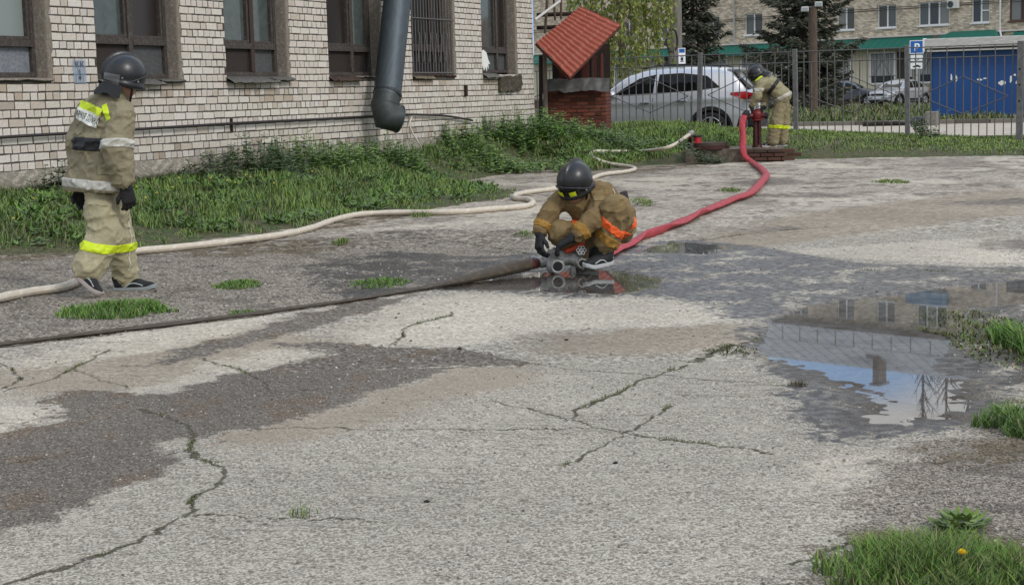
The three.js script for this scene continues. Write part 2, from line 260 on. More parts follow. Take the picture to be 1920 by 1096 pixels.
    // broom streaks across the near slab
    const st = n2(x * 1.5 + 0.4 * d, d * 26 + x * 7) * ss(0.15, 0.5, n2(x * 0.9 + 4, d * 0.9)) * (1 - far); if (st > 0.3) put((st - 0.3) * 0.7, 92, 86, 78, 0.5);
    const pit = ss(0.7, 0.9, n2(x * 14, d * 14)) * ss(0, 0.3, wa); put(pit * 0.8, 96, 88, 76, 0.4);
    const bigK = 1 + 0.1 * big + 0.02 * fine; R *= bigK * 0.96; Gc *= bigK * 0.944; B *= bigK * 0.922;
    const damp = Wt * (0.5 + 0.1 * wb); R *= 1 - damp; Gc *= 1 - damp; B *= 1 - damp * 0.96;
    const pd = d > 5.5 ? ss(0.12, -0.2, sdPoly(x, d, d < 11.2 && x > 0.9 ? pudA : d > 11 && x < 1.6 ? pudB : pudC)) : 0; put(pd * 0.9, 58, 50, 41, 0.35);
    const cr = get(lines, u + wc * 0.004 / W, v + wc * 0.01 / D); put(cr * 0.9, 66, 58, 45, 0.5);
    if (cr > 0.4 && wb > 0.35) put(0.5, 74, 80, 44, 0.3);
    col[k] = clamp(R, 0, 255); col[k + 1] = clamp(Gc, 0, 255); col[k + 2] = clamp(B, 0, 255); col[k + 3] = 255;
    rel[k] = clamp(150 + (e - 0.5) * 80 * (A ? 0.7 : 1) * (1 - 0.6 * Math.max(T, L)) + 30 * wc - cr * 150, 0, 255);
    rel[k + 1] = clamp(lerp(235, 62 + 70 * ss(-0.3, 0.6, wb + mid), Wt), 0, 255); rel[k + 3] = 255;
  }
  const mk = (a, c) => { const t = new THREE.DataTexture(a, N, N); t.magFilter = THREE.LinearFilter; t.minFilter = THREE.LinearMipmapLinearFilter; t.generateMipmaps = true; t.anisotropy = 8; if (c) t.colorSpace = THREE.SRGBColorSpace; t.needsUpdate = true; return t; };
  const rt = mk(rel, false);
  return new THREE.MeshStandardMaterial({ map: mk(col, true), bumpMap: rt, bumpScale: bump, roughnessMap: rt, roughness: 1 });
}
function pavementPatch(x0, d0, W, D, nx, nd) {
  const pos = [], uv = [], idx = [];
  for (let j = 0; j <= nd; j++) for (let i = 0; i <= nx; i++) {
    const x = x0 + (W * i) / nx, d = d0 + (D * j) / nd, e = inYard(x, d) + 0.25 * fbm(x * 1.1, d * 1.1, 3);
    pos.push(x, yardRelief(x, d) - dip(x, d) - 0.3 * ss(0.1, -0.5, e) - (d0 > 5 ? 0 : 0.008 * ss(8.02, 8.15, d)) - (d0 > 5 && d0 < 10 ? 0.012 * ss(14.52, 14.65, d) : 0), -d); uv.push(i / nx, j / nd);
    if (i && j) { const a = j * (nx + 1) + i, b = a - 1, c = a - nx - 1, e2 = c - 1; idx.push(e2, c, b, c, a, b); }
  }
  const g = new THREE.BufferGeometry(); g.setAttribute('position', new THREE.Float32BufferAttribute(pos, 3)); g.setAttribute('uv', new THREE.Float32BufferAttribute(uv, 2)); g.setIndex(idx); g.computeVertexNormals(); return g;
}
const LOW = 2048; //LOW
{
  const tiles = [[-3, 3.4, 6, 4.75, 230, 226, 0.34, 0.011], [-5.4, 8, 10.8, 6.65, 280, 204, 0.7, 0.01], [-8, 14.5, 21, 18.5, 220, 200, 2.0, 0.012]];
  const gs = tiles.map((t) => pavementPatch(...t.slice(0, 6))), mats = tiles.map((t, i) => pavementMaterial(t[0], t[1], t[2], t[3], i ? LOW * 0.75 : LOW, t[6], t[7]));
  // normals of neighbouring tiles come from the same heights, so the seams do not show
  const g = mergeGeometries(gs, true);
  tag(mesh('yard_pavement', g, mats), 'cracked and patched concrete pavement of the yard', null, null, 'structure');
}
// earth: one sheet to the horizon
{
  const xs = [], ds = [];
  for (let x = -240; x < -12; x += 12) xs.push(x); for (let x = -12; x < 16; x += 0.35) xs.push(x); for (let x = 16; x < 120; x += 3) xs.push(x); for (let x = 120; x <= 360; x += 24) xs.push(x);
  for (let d = -60; d < 0; d += 10) ds.push(d); for (let d = 0; d < 42; d += 0.35) ds.push(d); for (let d = 42; d < 120; d += 2) ds.push(d); for (let d = 120; d <= 480; d += 20) ds.push(d);
  const pos = [], uv = [], idx = [], nx = xs.length - 1;
  ds.forEach((d, j) => xs.forEach((x, i) => {
    const y = d > 2 && d < 33 && inYard(x, d) > 0.5 ? -0.09 : groundY(x, d) + (d < 33 ? 0.05 * ss(0.3, -0.6, inYard(x, d)) - 0.055 * ss(0, 0.4, inYard(x, d)) : 0);
    pos.push(x, y, -d); uv.push(x / 3, d / 3);
    if (i && j) { const a = j * (nx + 1) + i, b = a - 1, c = a - nx - 1, e = c - 1; idx.push(e, c, b, c, a, b); }
  }));
  const g = new THREE.BufferGeometry(); g.setAttribute('position', new THREE.Float32BufferAttribute(pos, 3)); g.setAttribute('uv', new THREE.Float32BufferAttribute(uv, 2)); g.setIndex(idx); g.computeVertexNormals();
  const t = tex(1024, 1024, (u, v) => { const a = tfbm(u, v, 9, 1), b = tn(u, v, 60, 4), c = ss(-0.1, 0.4, a); const k = 0.85 + 0.25 * b + 0.1 * (rnd() - 0.5); return [lerp(92, 72, c) * k, lerp(90, 88, c) * k, lerp(60, 42, c) * k]; });
  tag(mesh('ground', g, std(0xffffff, 1, { map: t })), 'dark earth around the yard', null, null, 'structure');
}
// standing water
{
  const g = [pudA, pudB, pudC].map((p, i) => { const xs = p.map((q) => q[0]), ds = p.map((q) => q[1]), m = i ? 0.12 : 0.15; const w = Math.max(...xs) - Math.min(...xs) + 2 * m, h = Math.max(...ds) - Math.min(...ds) + 2 * m; return new THREE.PlaneGeometry(w, h).rotateX(-Math.PI / 2).translate((Math.max(...xs) + Math.min(...xs)) / 2, i ? -0.0085 : -0.0115, -(Math.max(...ds) + Math.min(...ds)) / 2); });
  tag(mesh('puddle_water', merge(g), phys(0xffffff, 0.015, { transmission: 1, thickness: 0, ior: 1.4 })), 'still rain water lying in the hollows of the pavement', null, null, 'structure');
}
// ---------- white brick building on the left ----------
const bld = thing('brick_building', 'long white brick building with old brown windows behind the walking firefighter', 'building', V(wallP.x, 0, wallP.z), wallTurn);
{
  const paintOn = (a, b, c) => rgb(a, b, c);
  const left = wallPx(-330, 200).x, base = 0.66, top = 4.6, course = 0.1;
  const op = (pl, pr, pb) => ({ x0: wallPx(pl, pb - 30).x, x1: wallPx(pr, pb - 30).x, y0: wallPx((pl + pr) / 2, pb).y, y1: 4.1 });
  const openings = [{ ...op(-150, 92, 150) }, op(181.5, 337, 151), op(423.5, 540, 146), op(616, 714, 145), op(773, 852, 143), op(904, 968, 139)];
  const mortar = tex(256, 256, (u, v) => { const k = 66 + 22 * tfbm(u, v, 20) + 10 * rnd(); return [k * 1.02, k * 0.95, k * 0.85]; }, true, 1.2);
  // masonry body with real openings
  const sh = new THREE.Shape(); sh.moveTo(left, 0.66); sh.lineTo(0, 0.66); sh.lineTo(0, 7.2); sh.lineTo(left, 7.2); sh.closePath();
  for (const o of openings) { const h = new THREE.Path(); h.moveTo(o.x0, o.y0); h.lineTo(o.x0, o.y1); h.lineTo(o.x1, o.y1); h.lineTo(o.x1, o.y0); h.closePath(); sh.holes.push(h); }
  const body = new THREE.ExtrudeGeometry(sh, { depth: 0.4, bevelEnabled: false }).translate(0, 0, -0.4055);
  mesh('wall', body, std(0xffffff, 0.95, { map: mortar, bumpMap: mortar, bumpScale: 0.004 }), bld);
  mesh('rear_wall', merge([box(left, 0, -0.2, 7.2, -9, -8.6), box(-0.4, 0, -0.2, 7.2, -8.6, -0.412), box(left, left + 0.4, -0.2, 7.2, -8.6, -0.412)]), std(rgb(170, 162, 150), 0.95), bld);
  mesh('roof', box(left - 0.3, 0.3, 7.2, 7.4, -9.2, 0.3), std(rgb(90, 88, 86), 0.9), bld);
  // plinth: cracked lime plaster over brick, and an older footing below
  const lime = tex(512, 256, (u, v) => { const a = tfbm(u, v, 7, 2), b = tfbm(u, v, 19, 8), t = ss(-0.3, 0.6, a + 0.5 * b + 0.3 * tn(u, v, 60)), w = ss(0.3, 0.5, b); return [lerp(138, 182, t) + 12 * w + 22 * (rnd() - 0.5), lerp(130, 175, t) + 12 * w + 20 * (rnd() - 0.5), lerp(119, 162, t) + 10 * w]; });
  const limeM = std(0xffffff, 0.95, { map: lime, bumpMap: lime, bumpScale: 0.015 });
  const strip = (y0, y1, z, amp, seed) => {   // uneven plaster strip with broken lower edge
    const n = 260, pos = [], uv = [], idx = [], rows = 5;
    for (let i = 0; i <= n; i++) for (let j = 0; j <= rows; j++) {
      const x = lerp(left, 0.004, i / n), t = j / rows, y = lerp(y0 + amp * 0.6 * fbm(x * 1.7 + seed, 3, 3), y1, t), zz = j === 0 ? -0.05 : z + 0.012 * fbm(x * 3, y * 5 + seed, 3) - (j === rows ? 0.012 : 0);
      pos.push(x, y, zz); uv.push(x / 1.3, y / 0.65);
      if (i && j) { const b = i * (rows + 1) + j, a = b - 1, d = b - rows - 1, c = d - 1; idx.push(c, a, d, a, b, d); }
    }
    const g = new THREE.BufferGeometry(); g.setAttribute('position', new THREE.Float32BufferAttribute(pos, 3)); g.setAttribute('uv', new THREE.Float32BufferAttribute(uv, 2)); g.setIndex(idx); g.computeVertexNormals(); return g;
  };
  mesh('plinth', strip(0.40, 0.655, 0.03, 0.03, 1), limeM, bld);
  const foot = std(rgb(150, 141, 126), 0.97, { map: lime, bumpMap: lime, bumpScale: 0.02 });
  mesh('footing', strip(-0.25, 0.385, 0.012, 0.02, 9), foot, bld);
  // bricks
  const cream = [[226, 221, 214], [221, 215, 208], [230, 226, 221], [217, 210, 202], [223, 215, 210], [206, 196, 185], [186, 176, 165], [194, 180, 166]].map((c) => rgb(...c));
  const mott = tex(256, 256, (u, v) => { const k = 236 + 22 * tfbm(u, v, 12, 6) + 12 * (rnd() - 0.5) - 46 * ss(0.45, 0.7, tfbm(u, v, 26, 3)); return [k, k * 0.985, k * 0.96]; }, true, 2.4);
  const brickMat = cream.map((c) => std(c, 0.92, { map: mott, bumpMap: mott, bumpScale: 0.0015 }));
  const brickMass = std(0xffffff, 0.92, { map: mott, vertexColors: true, bumpMap: mott, bumpScale: 0.0015 });
  const brickGeo = (w, h, v) => {   // a face with worn, uneven arris: 18 triangles
    const r = rngOf(v * 77 + Math.round(w * 1000)), j = () => (r() - 0.5) * 0.008, c = 0.003, d = 0.05, pos = [], idx = [];
    const corner = [[0, 0], [w, 0], [w, h], [0, h]].map(([x, y]) => [x + j(), y + j()]);
    for (const [x, y] of corner) pos.push(x, y, -d);
    for (const [x, y] of corner) pos.push(x, y, -c);
    for (const [x, y] of corner) pos.push(x + (x < w / 2 ? c : -c), y + (y < h / 2 ? c : -c), j() * 0.15);
    for (let k = 0; k < 4; k++) { const n = (k + 1) % 4; idx.push(k, n, 4 + n, k, 4 + n, 4 + k, 4 + k, 4 + n, 8 + n, 4 + k, 8 + n, 8 + k); }
    idx.push(8, 9, 10, 8, 10, 11);
    let g = new THREE.BufferGeometry(); g.setAttribute('position', new THREE.Float32BufferAttribute(pos, 3)); g.setIndex(idx); g = g.toNonIndexed(); g.computeVertexNormals(); return g;
  };
  const cache = new Map(), kinds = (w, h, v) => { const k = Math.round(w * 200) / 200, id = k + '_' + h + '_' + v; if (!cache.has(id)) cache.set(id, boxUV(brickGeo(k, h, v))); return cache.get(id); };
  const r = rngOf(99), list = [];
  for (let row = 0; base + row * course < top; row++) {
    const y = base + row * course, header = row % 2 === 0, cut = openings.filter((o) => o.y0 < y + 0.07 && o.y1 > y + 0.03);
    let spans = [[left, 0]];
    for (const o of cut) spans = spans.flatMap(([a, b]) => (o.x1 <= a || o.x0 >= b ? [[a, b]] : [[a, o.x0], [o.x1, b]].filter(([p, q]) => q - p > 0.02)));
    for (const [a, b] of spans) {
      let x = a + 0.004;
      if (header && b - a < 14) { const w = 0.058; list.push([x, y, w]); x += w + 0.0155; }
      while (b - x > 0.03) {
        let w = header ? 0.114 + (r() - 0.5) * 0.01 : r() < 0.2 ? 0.114 : 0.244 + (r() - 0.5) * 0.008;
        if (header && r() < 0.05) w = 0.248;
        if (b - x < w + 0.03) w = b - x - 0.002;
        list.push([x, y + (r() - 0.5) * 0.004, w]); x += w + 0.017 + (r() - 0.5) * 0.005;
      }
    }
  }
  const q = V(0, 0, 0), view = camera.matrixWorldInverse.clone(), size = ([x, y, w]) => { q.set(x + w / 2, y, 0); bld.localToWorld(q); q.applyMatrix4(view); const px = 960 - (q.x / q.z) * FPX, py = 548 + (q.y / q.z) * FPX; return px < -10 || py < -10 || (px > 130 && px < 250 && py > 100 && py < 360) ? 0 : w / (q.z * q.z); };
  const ranked = list.map((b) => [size(b), b]).sort((m, n) => n[0] - m[0]), mass = [];
  ranked.forEach(([, [x, y, w]], i) => {
    const dirt = fbm(x * 0.8, y * 1.3, 3), low = ss(0.9, 0.68, y), v = Math.floor(r() * 3), h = course - 0.0165;
    let tone = r() < 0.03 ? 5 : Math.floor(r() * 5); if (dirt > 0.3 && r() < 0.35) tone = 3 + Math.floor(r() * 3);
    const under = openings.some((o) => x > o.x0 - 0.1 && x < o.x1 + 0.1 && y < o.y0 && y > o.y0 - 0.35); if (under && r() < 0.3) tone = 5 + Math.floor(r() * 3); if (y < 0.85 && r() < 0.2) tone = 5 + Math.floor(r() * 3);
    const g = kinds(w, h, v), z = (r() - 0.5) * 0.003;
    if (i < 300) { const m = mesh('brick', g, brickMat[tone], bld); m.position.set(x, y, z); return; }
    const k = 1 - 0.09 * r() - 0.25 * low * r(), c = cream[tone].clone().multiplyScalar(k); if (r() < 0.02) c.lerp(rgb(150, 122, 108), 0.4);
    const gg = g.clone().translate(x, y, z); mass.push(paint(gg, () => c));
  });
  tag(mesh('brickwork', merge(mass), brickMass, bld), null, null, null, 'stuff');
  mesh('upper_brickwork', box(left, 0, top, 7.18, -0.012, 0.0), std(rgb(196, 188, 174), 0.95, { map: mott }), bld);

  // windows: brown wooden frames set back in plastered reveals
  const woodT = tex(128, 512, (u, v) => { const k = tfbm(u * 1, v * 0.2, 30, 2) * 0.6 + 0.4 * tn(u, v, 9), t = ss(-0.2, 0.5, k); return [lerp(60, 88, t), lerp(54, 80, t), lerp(50, 74, t)]; });
  const wood = std(0xffffff, 0.8, { map: woodT, bumpMap: woodT, bumpScale: 0.003 }), red = std(rgb(58, 42, 39), 0.75, { bumpMap: woodT, bumpScale: 0.003 });
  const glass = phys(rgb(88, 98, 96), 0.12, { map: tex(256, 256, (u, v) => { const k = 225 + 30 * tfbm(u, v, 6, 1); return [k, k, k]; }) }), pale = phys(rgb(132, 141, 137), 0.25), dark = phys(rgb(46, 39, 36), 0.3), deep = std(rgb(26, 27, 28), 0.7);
  const board = std(rgb(60, 50, 45), 0.8, { map: grain }), grey = std(rgb(96, 100, 103), 0.7, { map: grain }), blue = std(rgb(150, 158, 170), 0.75, { map: grain });
  const plaster = tex(256, 256, (u, v) => { const t = ss(0.2, 0.4, tfbm(u, v, 12, 4) + 0.25 * tn(u, v, 50)), k = 14 * tn(u, v, 40) + 10 * (rnd() - 0.5); return [lerp(126, 146, t) + k, lerp(117, 138, t) + k, lerp(106, 128, t) + k]; });
  const plasterM = std(0xffffff, 0.95, { map: plaster, bumpMap: plaster, bumpScale: 0.01 });
  const tin = phys(rgb(132, 130, 126), 0.6, { metalness: 0.35, map: grain, bumpMap: grain, bumpScale: 0.004 });
  const spec = [
    { bar: 78, mull: -70, panes: [pale, pale, blue, blue] }, { bar: 78, mull: 240, panes: [glass, dark, board, grey] }, { bar: 87, mull: 469, panes: [glass, glass, board, grey] },
    { bar: 92, mull: 656, panes: [dark, glass, board, board] }, { bar: 93, mull: 812, panes: [deep, deep, deep, deep] }, { bar: 96, mull: 929, panes: [glass, dark, grey, grey] }];
  openings.forEach((o, i) => {
    const w = part('window', bld), s = spec[i], zf = -0.2, ym = wallPx(s.mull, s.bar, zf).y, xm = wallPx(s.mull, s.bar, zf).x, t = 0.06, x0 = o.x0 + 0.01, x1 = o.x1 - 0.03, y0 = o.y0 + 0.03, y1 = o.y1 - 0.02;
    const fr = (a, b, c, d, z = 0) => rbox(a, b, c, d, zf - 0.05 + z, zf + 0.03 + z, 0.006);
    mesh('frame', boxUV(merge([fr(x0, x0 + t, y0, y1), fr(x1 - t, x1, y0, y1), fr(x0 + t, x1 - t, y0, y0 + t), fr(x0 + t, x1 - t, y1 - t, y1)]), 2), wood, w);
    mesh('mullion', boxUV(fr(xm - 0.045, xm + 0.045, y0 + t, y1 - t, 0.012), 2), i === 2 || i === 0 ? red : wood, w);
    mesh('transom', boxUV(merge([fr(x0 + t, xm - 0.045, ym - 0.04, ym + 0.04, 0.02), fr(xm + 0.045, x1 - t, ym - 0.045, ym + 0.035, 0.018)]), 2), wood, w);
    [[x0 + t, xm - 0.045, ym + 0.04, y1 - t], [xm + 0.045, x1 - t, ym + 0.035, y1 - t], [x0 + t, xm - 0.045, y0 + t, ym - 0.04], [xm + 0.045, x1 - t, y0 + t, ym - 0.045]].forEach(([a, b, c, d], k) => {
      if (b - a < 0.05) return;
      if (k < 2) { const e = 0.045; mesh('casement', boxUV(merge([fr(a + 0.002, a + e, c, d, -0.012), fr(b - e, b - 0.002, c, d, -0.012), fr(a + e, b - e, c, c + e, -0.012)]), 2), wood, w); mesh('pane', boxUV(box(a + e, b - e, c + e, d, zf - 0.045, zf - 0.038)), s.panes[k], w); }
      else mesh(s.panes[k] === glass ? 'pane' : 'board', boxUV(box(a, b, c, d, zf - 0.03 - 0.01 * (k % 2), zf - 0.012 - 0.01 * (k % 2)), 1.5), s.panes[k], w);
    });
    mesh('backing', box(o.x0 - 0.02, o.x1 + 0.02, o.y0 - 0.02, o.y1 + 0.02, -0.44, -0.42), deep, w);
    // plastered reveal on the far side with a broken outer edge
    const n = 40, pos = [], idx = [], uv = [];
    for (let j = 0; j <= n; j++) { const y = lerp(o.y0 - 0.02, o.y1, j / n), e = 0.02 + 0.03 * fbm(y * 4, i * 9, 3) + 0.02 * n2(y * 14, i); [[o.x1 - 0.028, -0.2], [o.x1 - 0.022 + 0.006 * n2(y * 9, i), -0.02], [o.x1 - 0.004, 0.004], [o.x1 + Math.max(0.004, e + 0.02), 0.012], [o.x1 + Math.max(0.006, e + 0.024), -0.02]].forEach(([x, z], k) => { pos.push(x, y, z); uv.push(k * 0.13, y * 0.8); if (j && k) { const d = j * 5 + k; idx.push(d - 1, d, d - 5, d - 1, d - 5, d - 6); } }); }
    const g = new THREE.BufferGeometry(); g.setAttribute('position', new THREE.Float32BufferAttribute(pos, 3)); g.setAttribute('uv', new THREE.Float32BufferAttribute(uv, 2)); g.setIndex(idx); g.computeVertexNormals(); mesh('reveal', g, plasterM, w);
    // bent tin sills, each worn its own way
    const sill = (a, b, droop, out, mat, z0 = -0.17) => { const m = 14, ps = [], ix = [], us = []; for (let k = 0; k <= m; k++) { const x = lerp(a, b, k / m), dr = droop + 0.018 * fbm(x * 4 + i, 2, 3); [[z0, 0], [-0.01, -0.012], [out + 0.02 * n2(x * 6, i), -dr], [out - 0.004, -dr - 0.018 - 0.01 * r()], [z0, -0.03]].forEach(([z, y], c) => { ps.push(x, o.y0 + 0.03 + y, z); us.push(x, z); if (k && c) { const d = k * 5 + c; ix.push(d - 1, d, d - 5, d - 1, d - 5, d - 6); } }); } const gg = new THREE.BufferGeometry(); gg.setAttribute('position', new THREE.Float32BufferAttribute(ps, 3)); gg.setAttribute('uv', new THREE.Float32BufferAttribute(us, 2)); gg.setIndex(ix); gg.computeVertexNormals(); return mesh('sill', gg, mat, w); };
    if (i === 0) sill(o.x0, o.x1 + 0.01, 0.02, 0.03, plasterM);
    if (i === 1) { sill(o.x0, lerp(o.x0, o.x1, 0.72), 0.07, 0.12, tin); sill(lerp(o.x0, o.x1, 0.7), o.x1 + 0.04, 0.03, 0.07, tin); }
    if (i === 2) { sill(o.x0 - 0.03, lerp(o.x0, o.x1, 0.74), 0.085, 0.13, tin); sill(lerp(o.x0, o.x1, 0.66), o.x1 + 0.03, 0.05, 0.1, tin); }
    if (i === 3) { sill(o.x0 - 0.02, lerp(o.x0, o.x1, 0.55), 0.07, 0.09, std(rgb(120, 98, 84), 0.9, { map: rustTex })); sill(lerp(o.x0, o.x1, 0.5), o.x1, 0.01, 0.02, plasterM); }
    if (i === 4) { sill(o.x0 - 0.02, lerp(o.x0, o.x1, 0.45), 0.06, 0.07, std(rgb(138, 126, 106), 0.9, { map: grain })); sill(lerp(o.x0, o.x1, 0.3), o.x1 + 0.02, 0.01, 0.02, std(rgb(96, 66, 54), 0.9, { map: grain })); }
    if (i === 5) { sill(o.x0, lerp(o.x0, o.x1, 0.4), 0.08, 0.11, tin);
      const sp = new THREE.Shape(); [[0, 0.3], [0.06, 0.34], [0.2, 0.36], [0.3, 0.32], [0.34, 0.2], [0.4, 0.12], [0.32, 0.13], [0.3, 0.04], [0.25, 0.1], [0.22, 0.0], [0.16, 0.08], [0.1, 0.01], [0.06, 0.1], [-0.02, 0.08]].forEach(([x, y], k) => sp[k ? 'lineTo' : 'moveTo'](x, y));
      const gp = new THREE.ExtrudeGeometry(sp, { depth: 0.012, bevelEnabled: true, bevelSize: 0.006, bevelThickness: 0.006, bevelSegments: 1 }).rotateX(-0.12).scale(1, 1.1, 1).translate(o.x0 + 0.16, o.y0 + 0.06, -0.1); mesh('torn_sheet', gp, std(rgb(222, 222, 216), 0.8), w, 'torn white sheet stuffed in the lower pane'); }
    if (i === 4) {   // welded bars with a row of bent lattice
      const gr = std(rgb(96, 92, 90), 0.7), z = 0.02, nb = 14;
      const gp = part('window_grille', bld), gx0 = o.x0 + 0.0, gx1 = o.x1 - 0.14;
      for (let k = 0; k <= nb; k++) { const x = lerp(gx0, gx1, k / nb); mesh('bar', rod(V(x, o.y0 + 0.02, z), V(x, o.y1 - 0.05, z), 0.011, 6), gr, gp); }
      for (const y of [o.y0 + 0.06, wallPx(810, 36).y]) mesh('crossbar', rod(V(gx0 - 0.05, y, z + 0.02), V(gx1 + 0.08, y, z + 0.02), 0.012, 6), gr, gp);
      for (let k = 2; k < nb; k += 2) { const x = lerp(gx0, gx1, k / nb), d = (gx1 - gx0) / nb; mesh('lattice', merge([rod(V(x, o.y0 + 0.75, z + 0.022), V(x - d * 0.8, o.y0 + 0.25, z + 0.022), 0.009, 6), rod(V(x, o.y0 + 0.75, z + 0.022), V(x + d * 0.8, o.y0 + 0.25, z + 0.022), 0.009, 6)]), gr, gp); }
    }
  });
  // rusted stub of a bracket, broken concrete pad under the last window, faint blue stencil
  { const a = wallPx(871, 160), b = wallPx(871, 180); mesh('bracket', rbox(a.x - 0.035, a.x + 0.035, b.y, a.y, 0, 0.05), std(rgb(96, 66, 54), 0.9, { map: rustTex }), bld); }
  { const a = wallPx(933, 143), b = wallPx(974, 170), g = new THREE.BoxGeometry(b.x - a.x, a.y - b.y, 0.07, 10, 6, 2), p = g.attributes.position; for (let i = 0; i < p.count; i++) { const x = p.getX(i), y = p.getY(i); p.setXYZ(i, x + 0.03 * n2(y * 9, 3), y + 0.04 * n2(x * 7, 5), p.getZ(i) + 0.02 * n2(x * 12, y * 12)); } g.computeVertexNormals(); mesh('concrete_patch', boxUV(g.translate((a.x + b.x) / 2, (a.y + b.y) / 2, 0.03)), std(rgb(128, 122, 112), 0.95, { map: lime, bumpMap: lime, bumpScale: 0.02 }), bld); }
  {
    const c = document.createElement('canvas'); c.width = 96; c.height = 160; const g = c.getContext('2d'); g.clearRect(0, 0, 96, 160);
    g.fillStyle = 'rgba(150,172,196,0.55)'; g.fillRect(4, 4, 88, 150); g.fillStyle = 'rgba(62,66,72,0.95)'; g.font = 'bold 52px sans-serif'; g.textAlign = 'center'; g.fillText('КК', 48, 52); g.fillRect(44, 66, 8, 52); g.beginPath(); g.moveTo(48, 140); g.lineTo(34, 112); g.lineTo(62, 112); g.fill();
    const id = g.getImageData(0, 0, 96, 160), rs = rngOf(4); for (let k = 0; k < 96 * 160; k++) if (rs() < 0.25) id.data[k * 4 + 3] *= 0.4; g.putImageData(id, 0, 0);
    const t = new THREE.CanvasTexture(c); t.colorSpace = THREE.SRGBColorSpace; const a = wallPx(133, 110), b = wallPx(162, 158);
    const m = mesh('stencil', new THREE.PlaneGeometry(b.x - a.x, a.y - b.y).translate((a.x + b.x) / 2, (a.y + b.y) / 2, 0.011), new THREE.MeshStandardMaterial({ map: t, alphaMap: null, transparent: true, roughness: 0.9 }), bld, 'pale blue stencilled hydrant mark'); m.castShadow = false;
  }
}
// ---------- ventilation duct, wall pipe, cable ----------
function mitre(pts, radii, n = 24) {   // round duct with mitred bends
  const pos = [], idx = [], uv = []; let up = V(0, 0, 1);
  pts.forEach((p, i) => {
    const a = i ? p.clone().sub(pts[i - 1]).normalize() : pts[1].clone().sub(p).normalize(), b = i < pts.length - 1 ? pts[i + 1].clone().sub(p).normalize() : a, t = a.clone().add(b).normalize(), k = 1 / Math.max(0.3, t.dot(a));
    const x = up.clone().cross(t).normalize(), y = t.clone().cross(x), bend = b.clone().sub(a); const axis = bend.lengthSq() > 1e-6 ? bend.normalize() : null;
    for (let j = 0; j <= n; j++) { const f = (j / n) * 2 * Math.PI, v = x.clone().multiplyScalar(Math.cos(f)).add(y.clone().multiplyScalar(Math.sin(f))); if (axis) { const pr = axis.clone().sub(t.clone().multiplyScalar(axis.dot(t))).normalize(); v.add(pr.multiplyScalar(v.dot(pr) * (k - 1))); } v.multiplyScalar(radii[i]).add(p); pos.push(v.x, v.y, v.z); uv.push((j / n) * 2, i); if (i && j) { const d = i * (n + 1) + j, c = d - 1, e = d - n - 1; idx.push(c, d, e, c, e, e - 1); } }
  });
  const g = new THREE.BufferGeometry(); g.setAttribute('position', new THREE.Float32BufferAttribute(pos, 3)); g.setAttribute('uv', new THREE.Float32BufferAttribute(uv, 2)); g.setIndex(idx); const h = g.toNonIndexed(); g.computeVertexNormals(); return g;
}
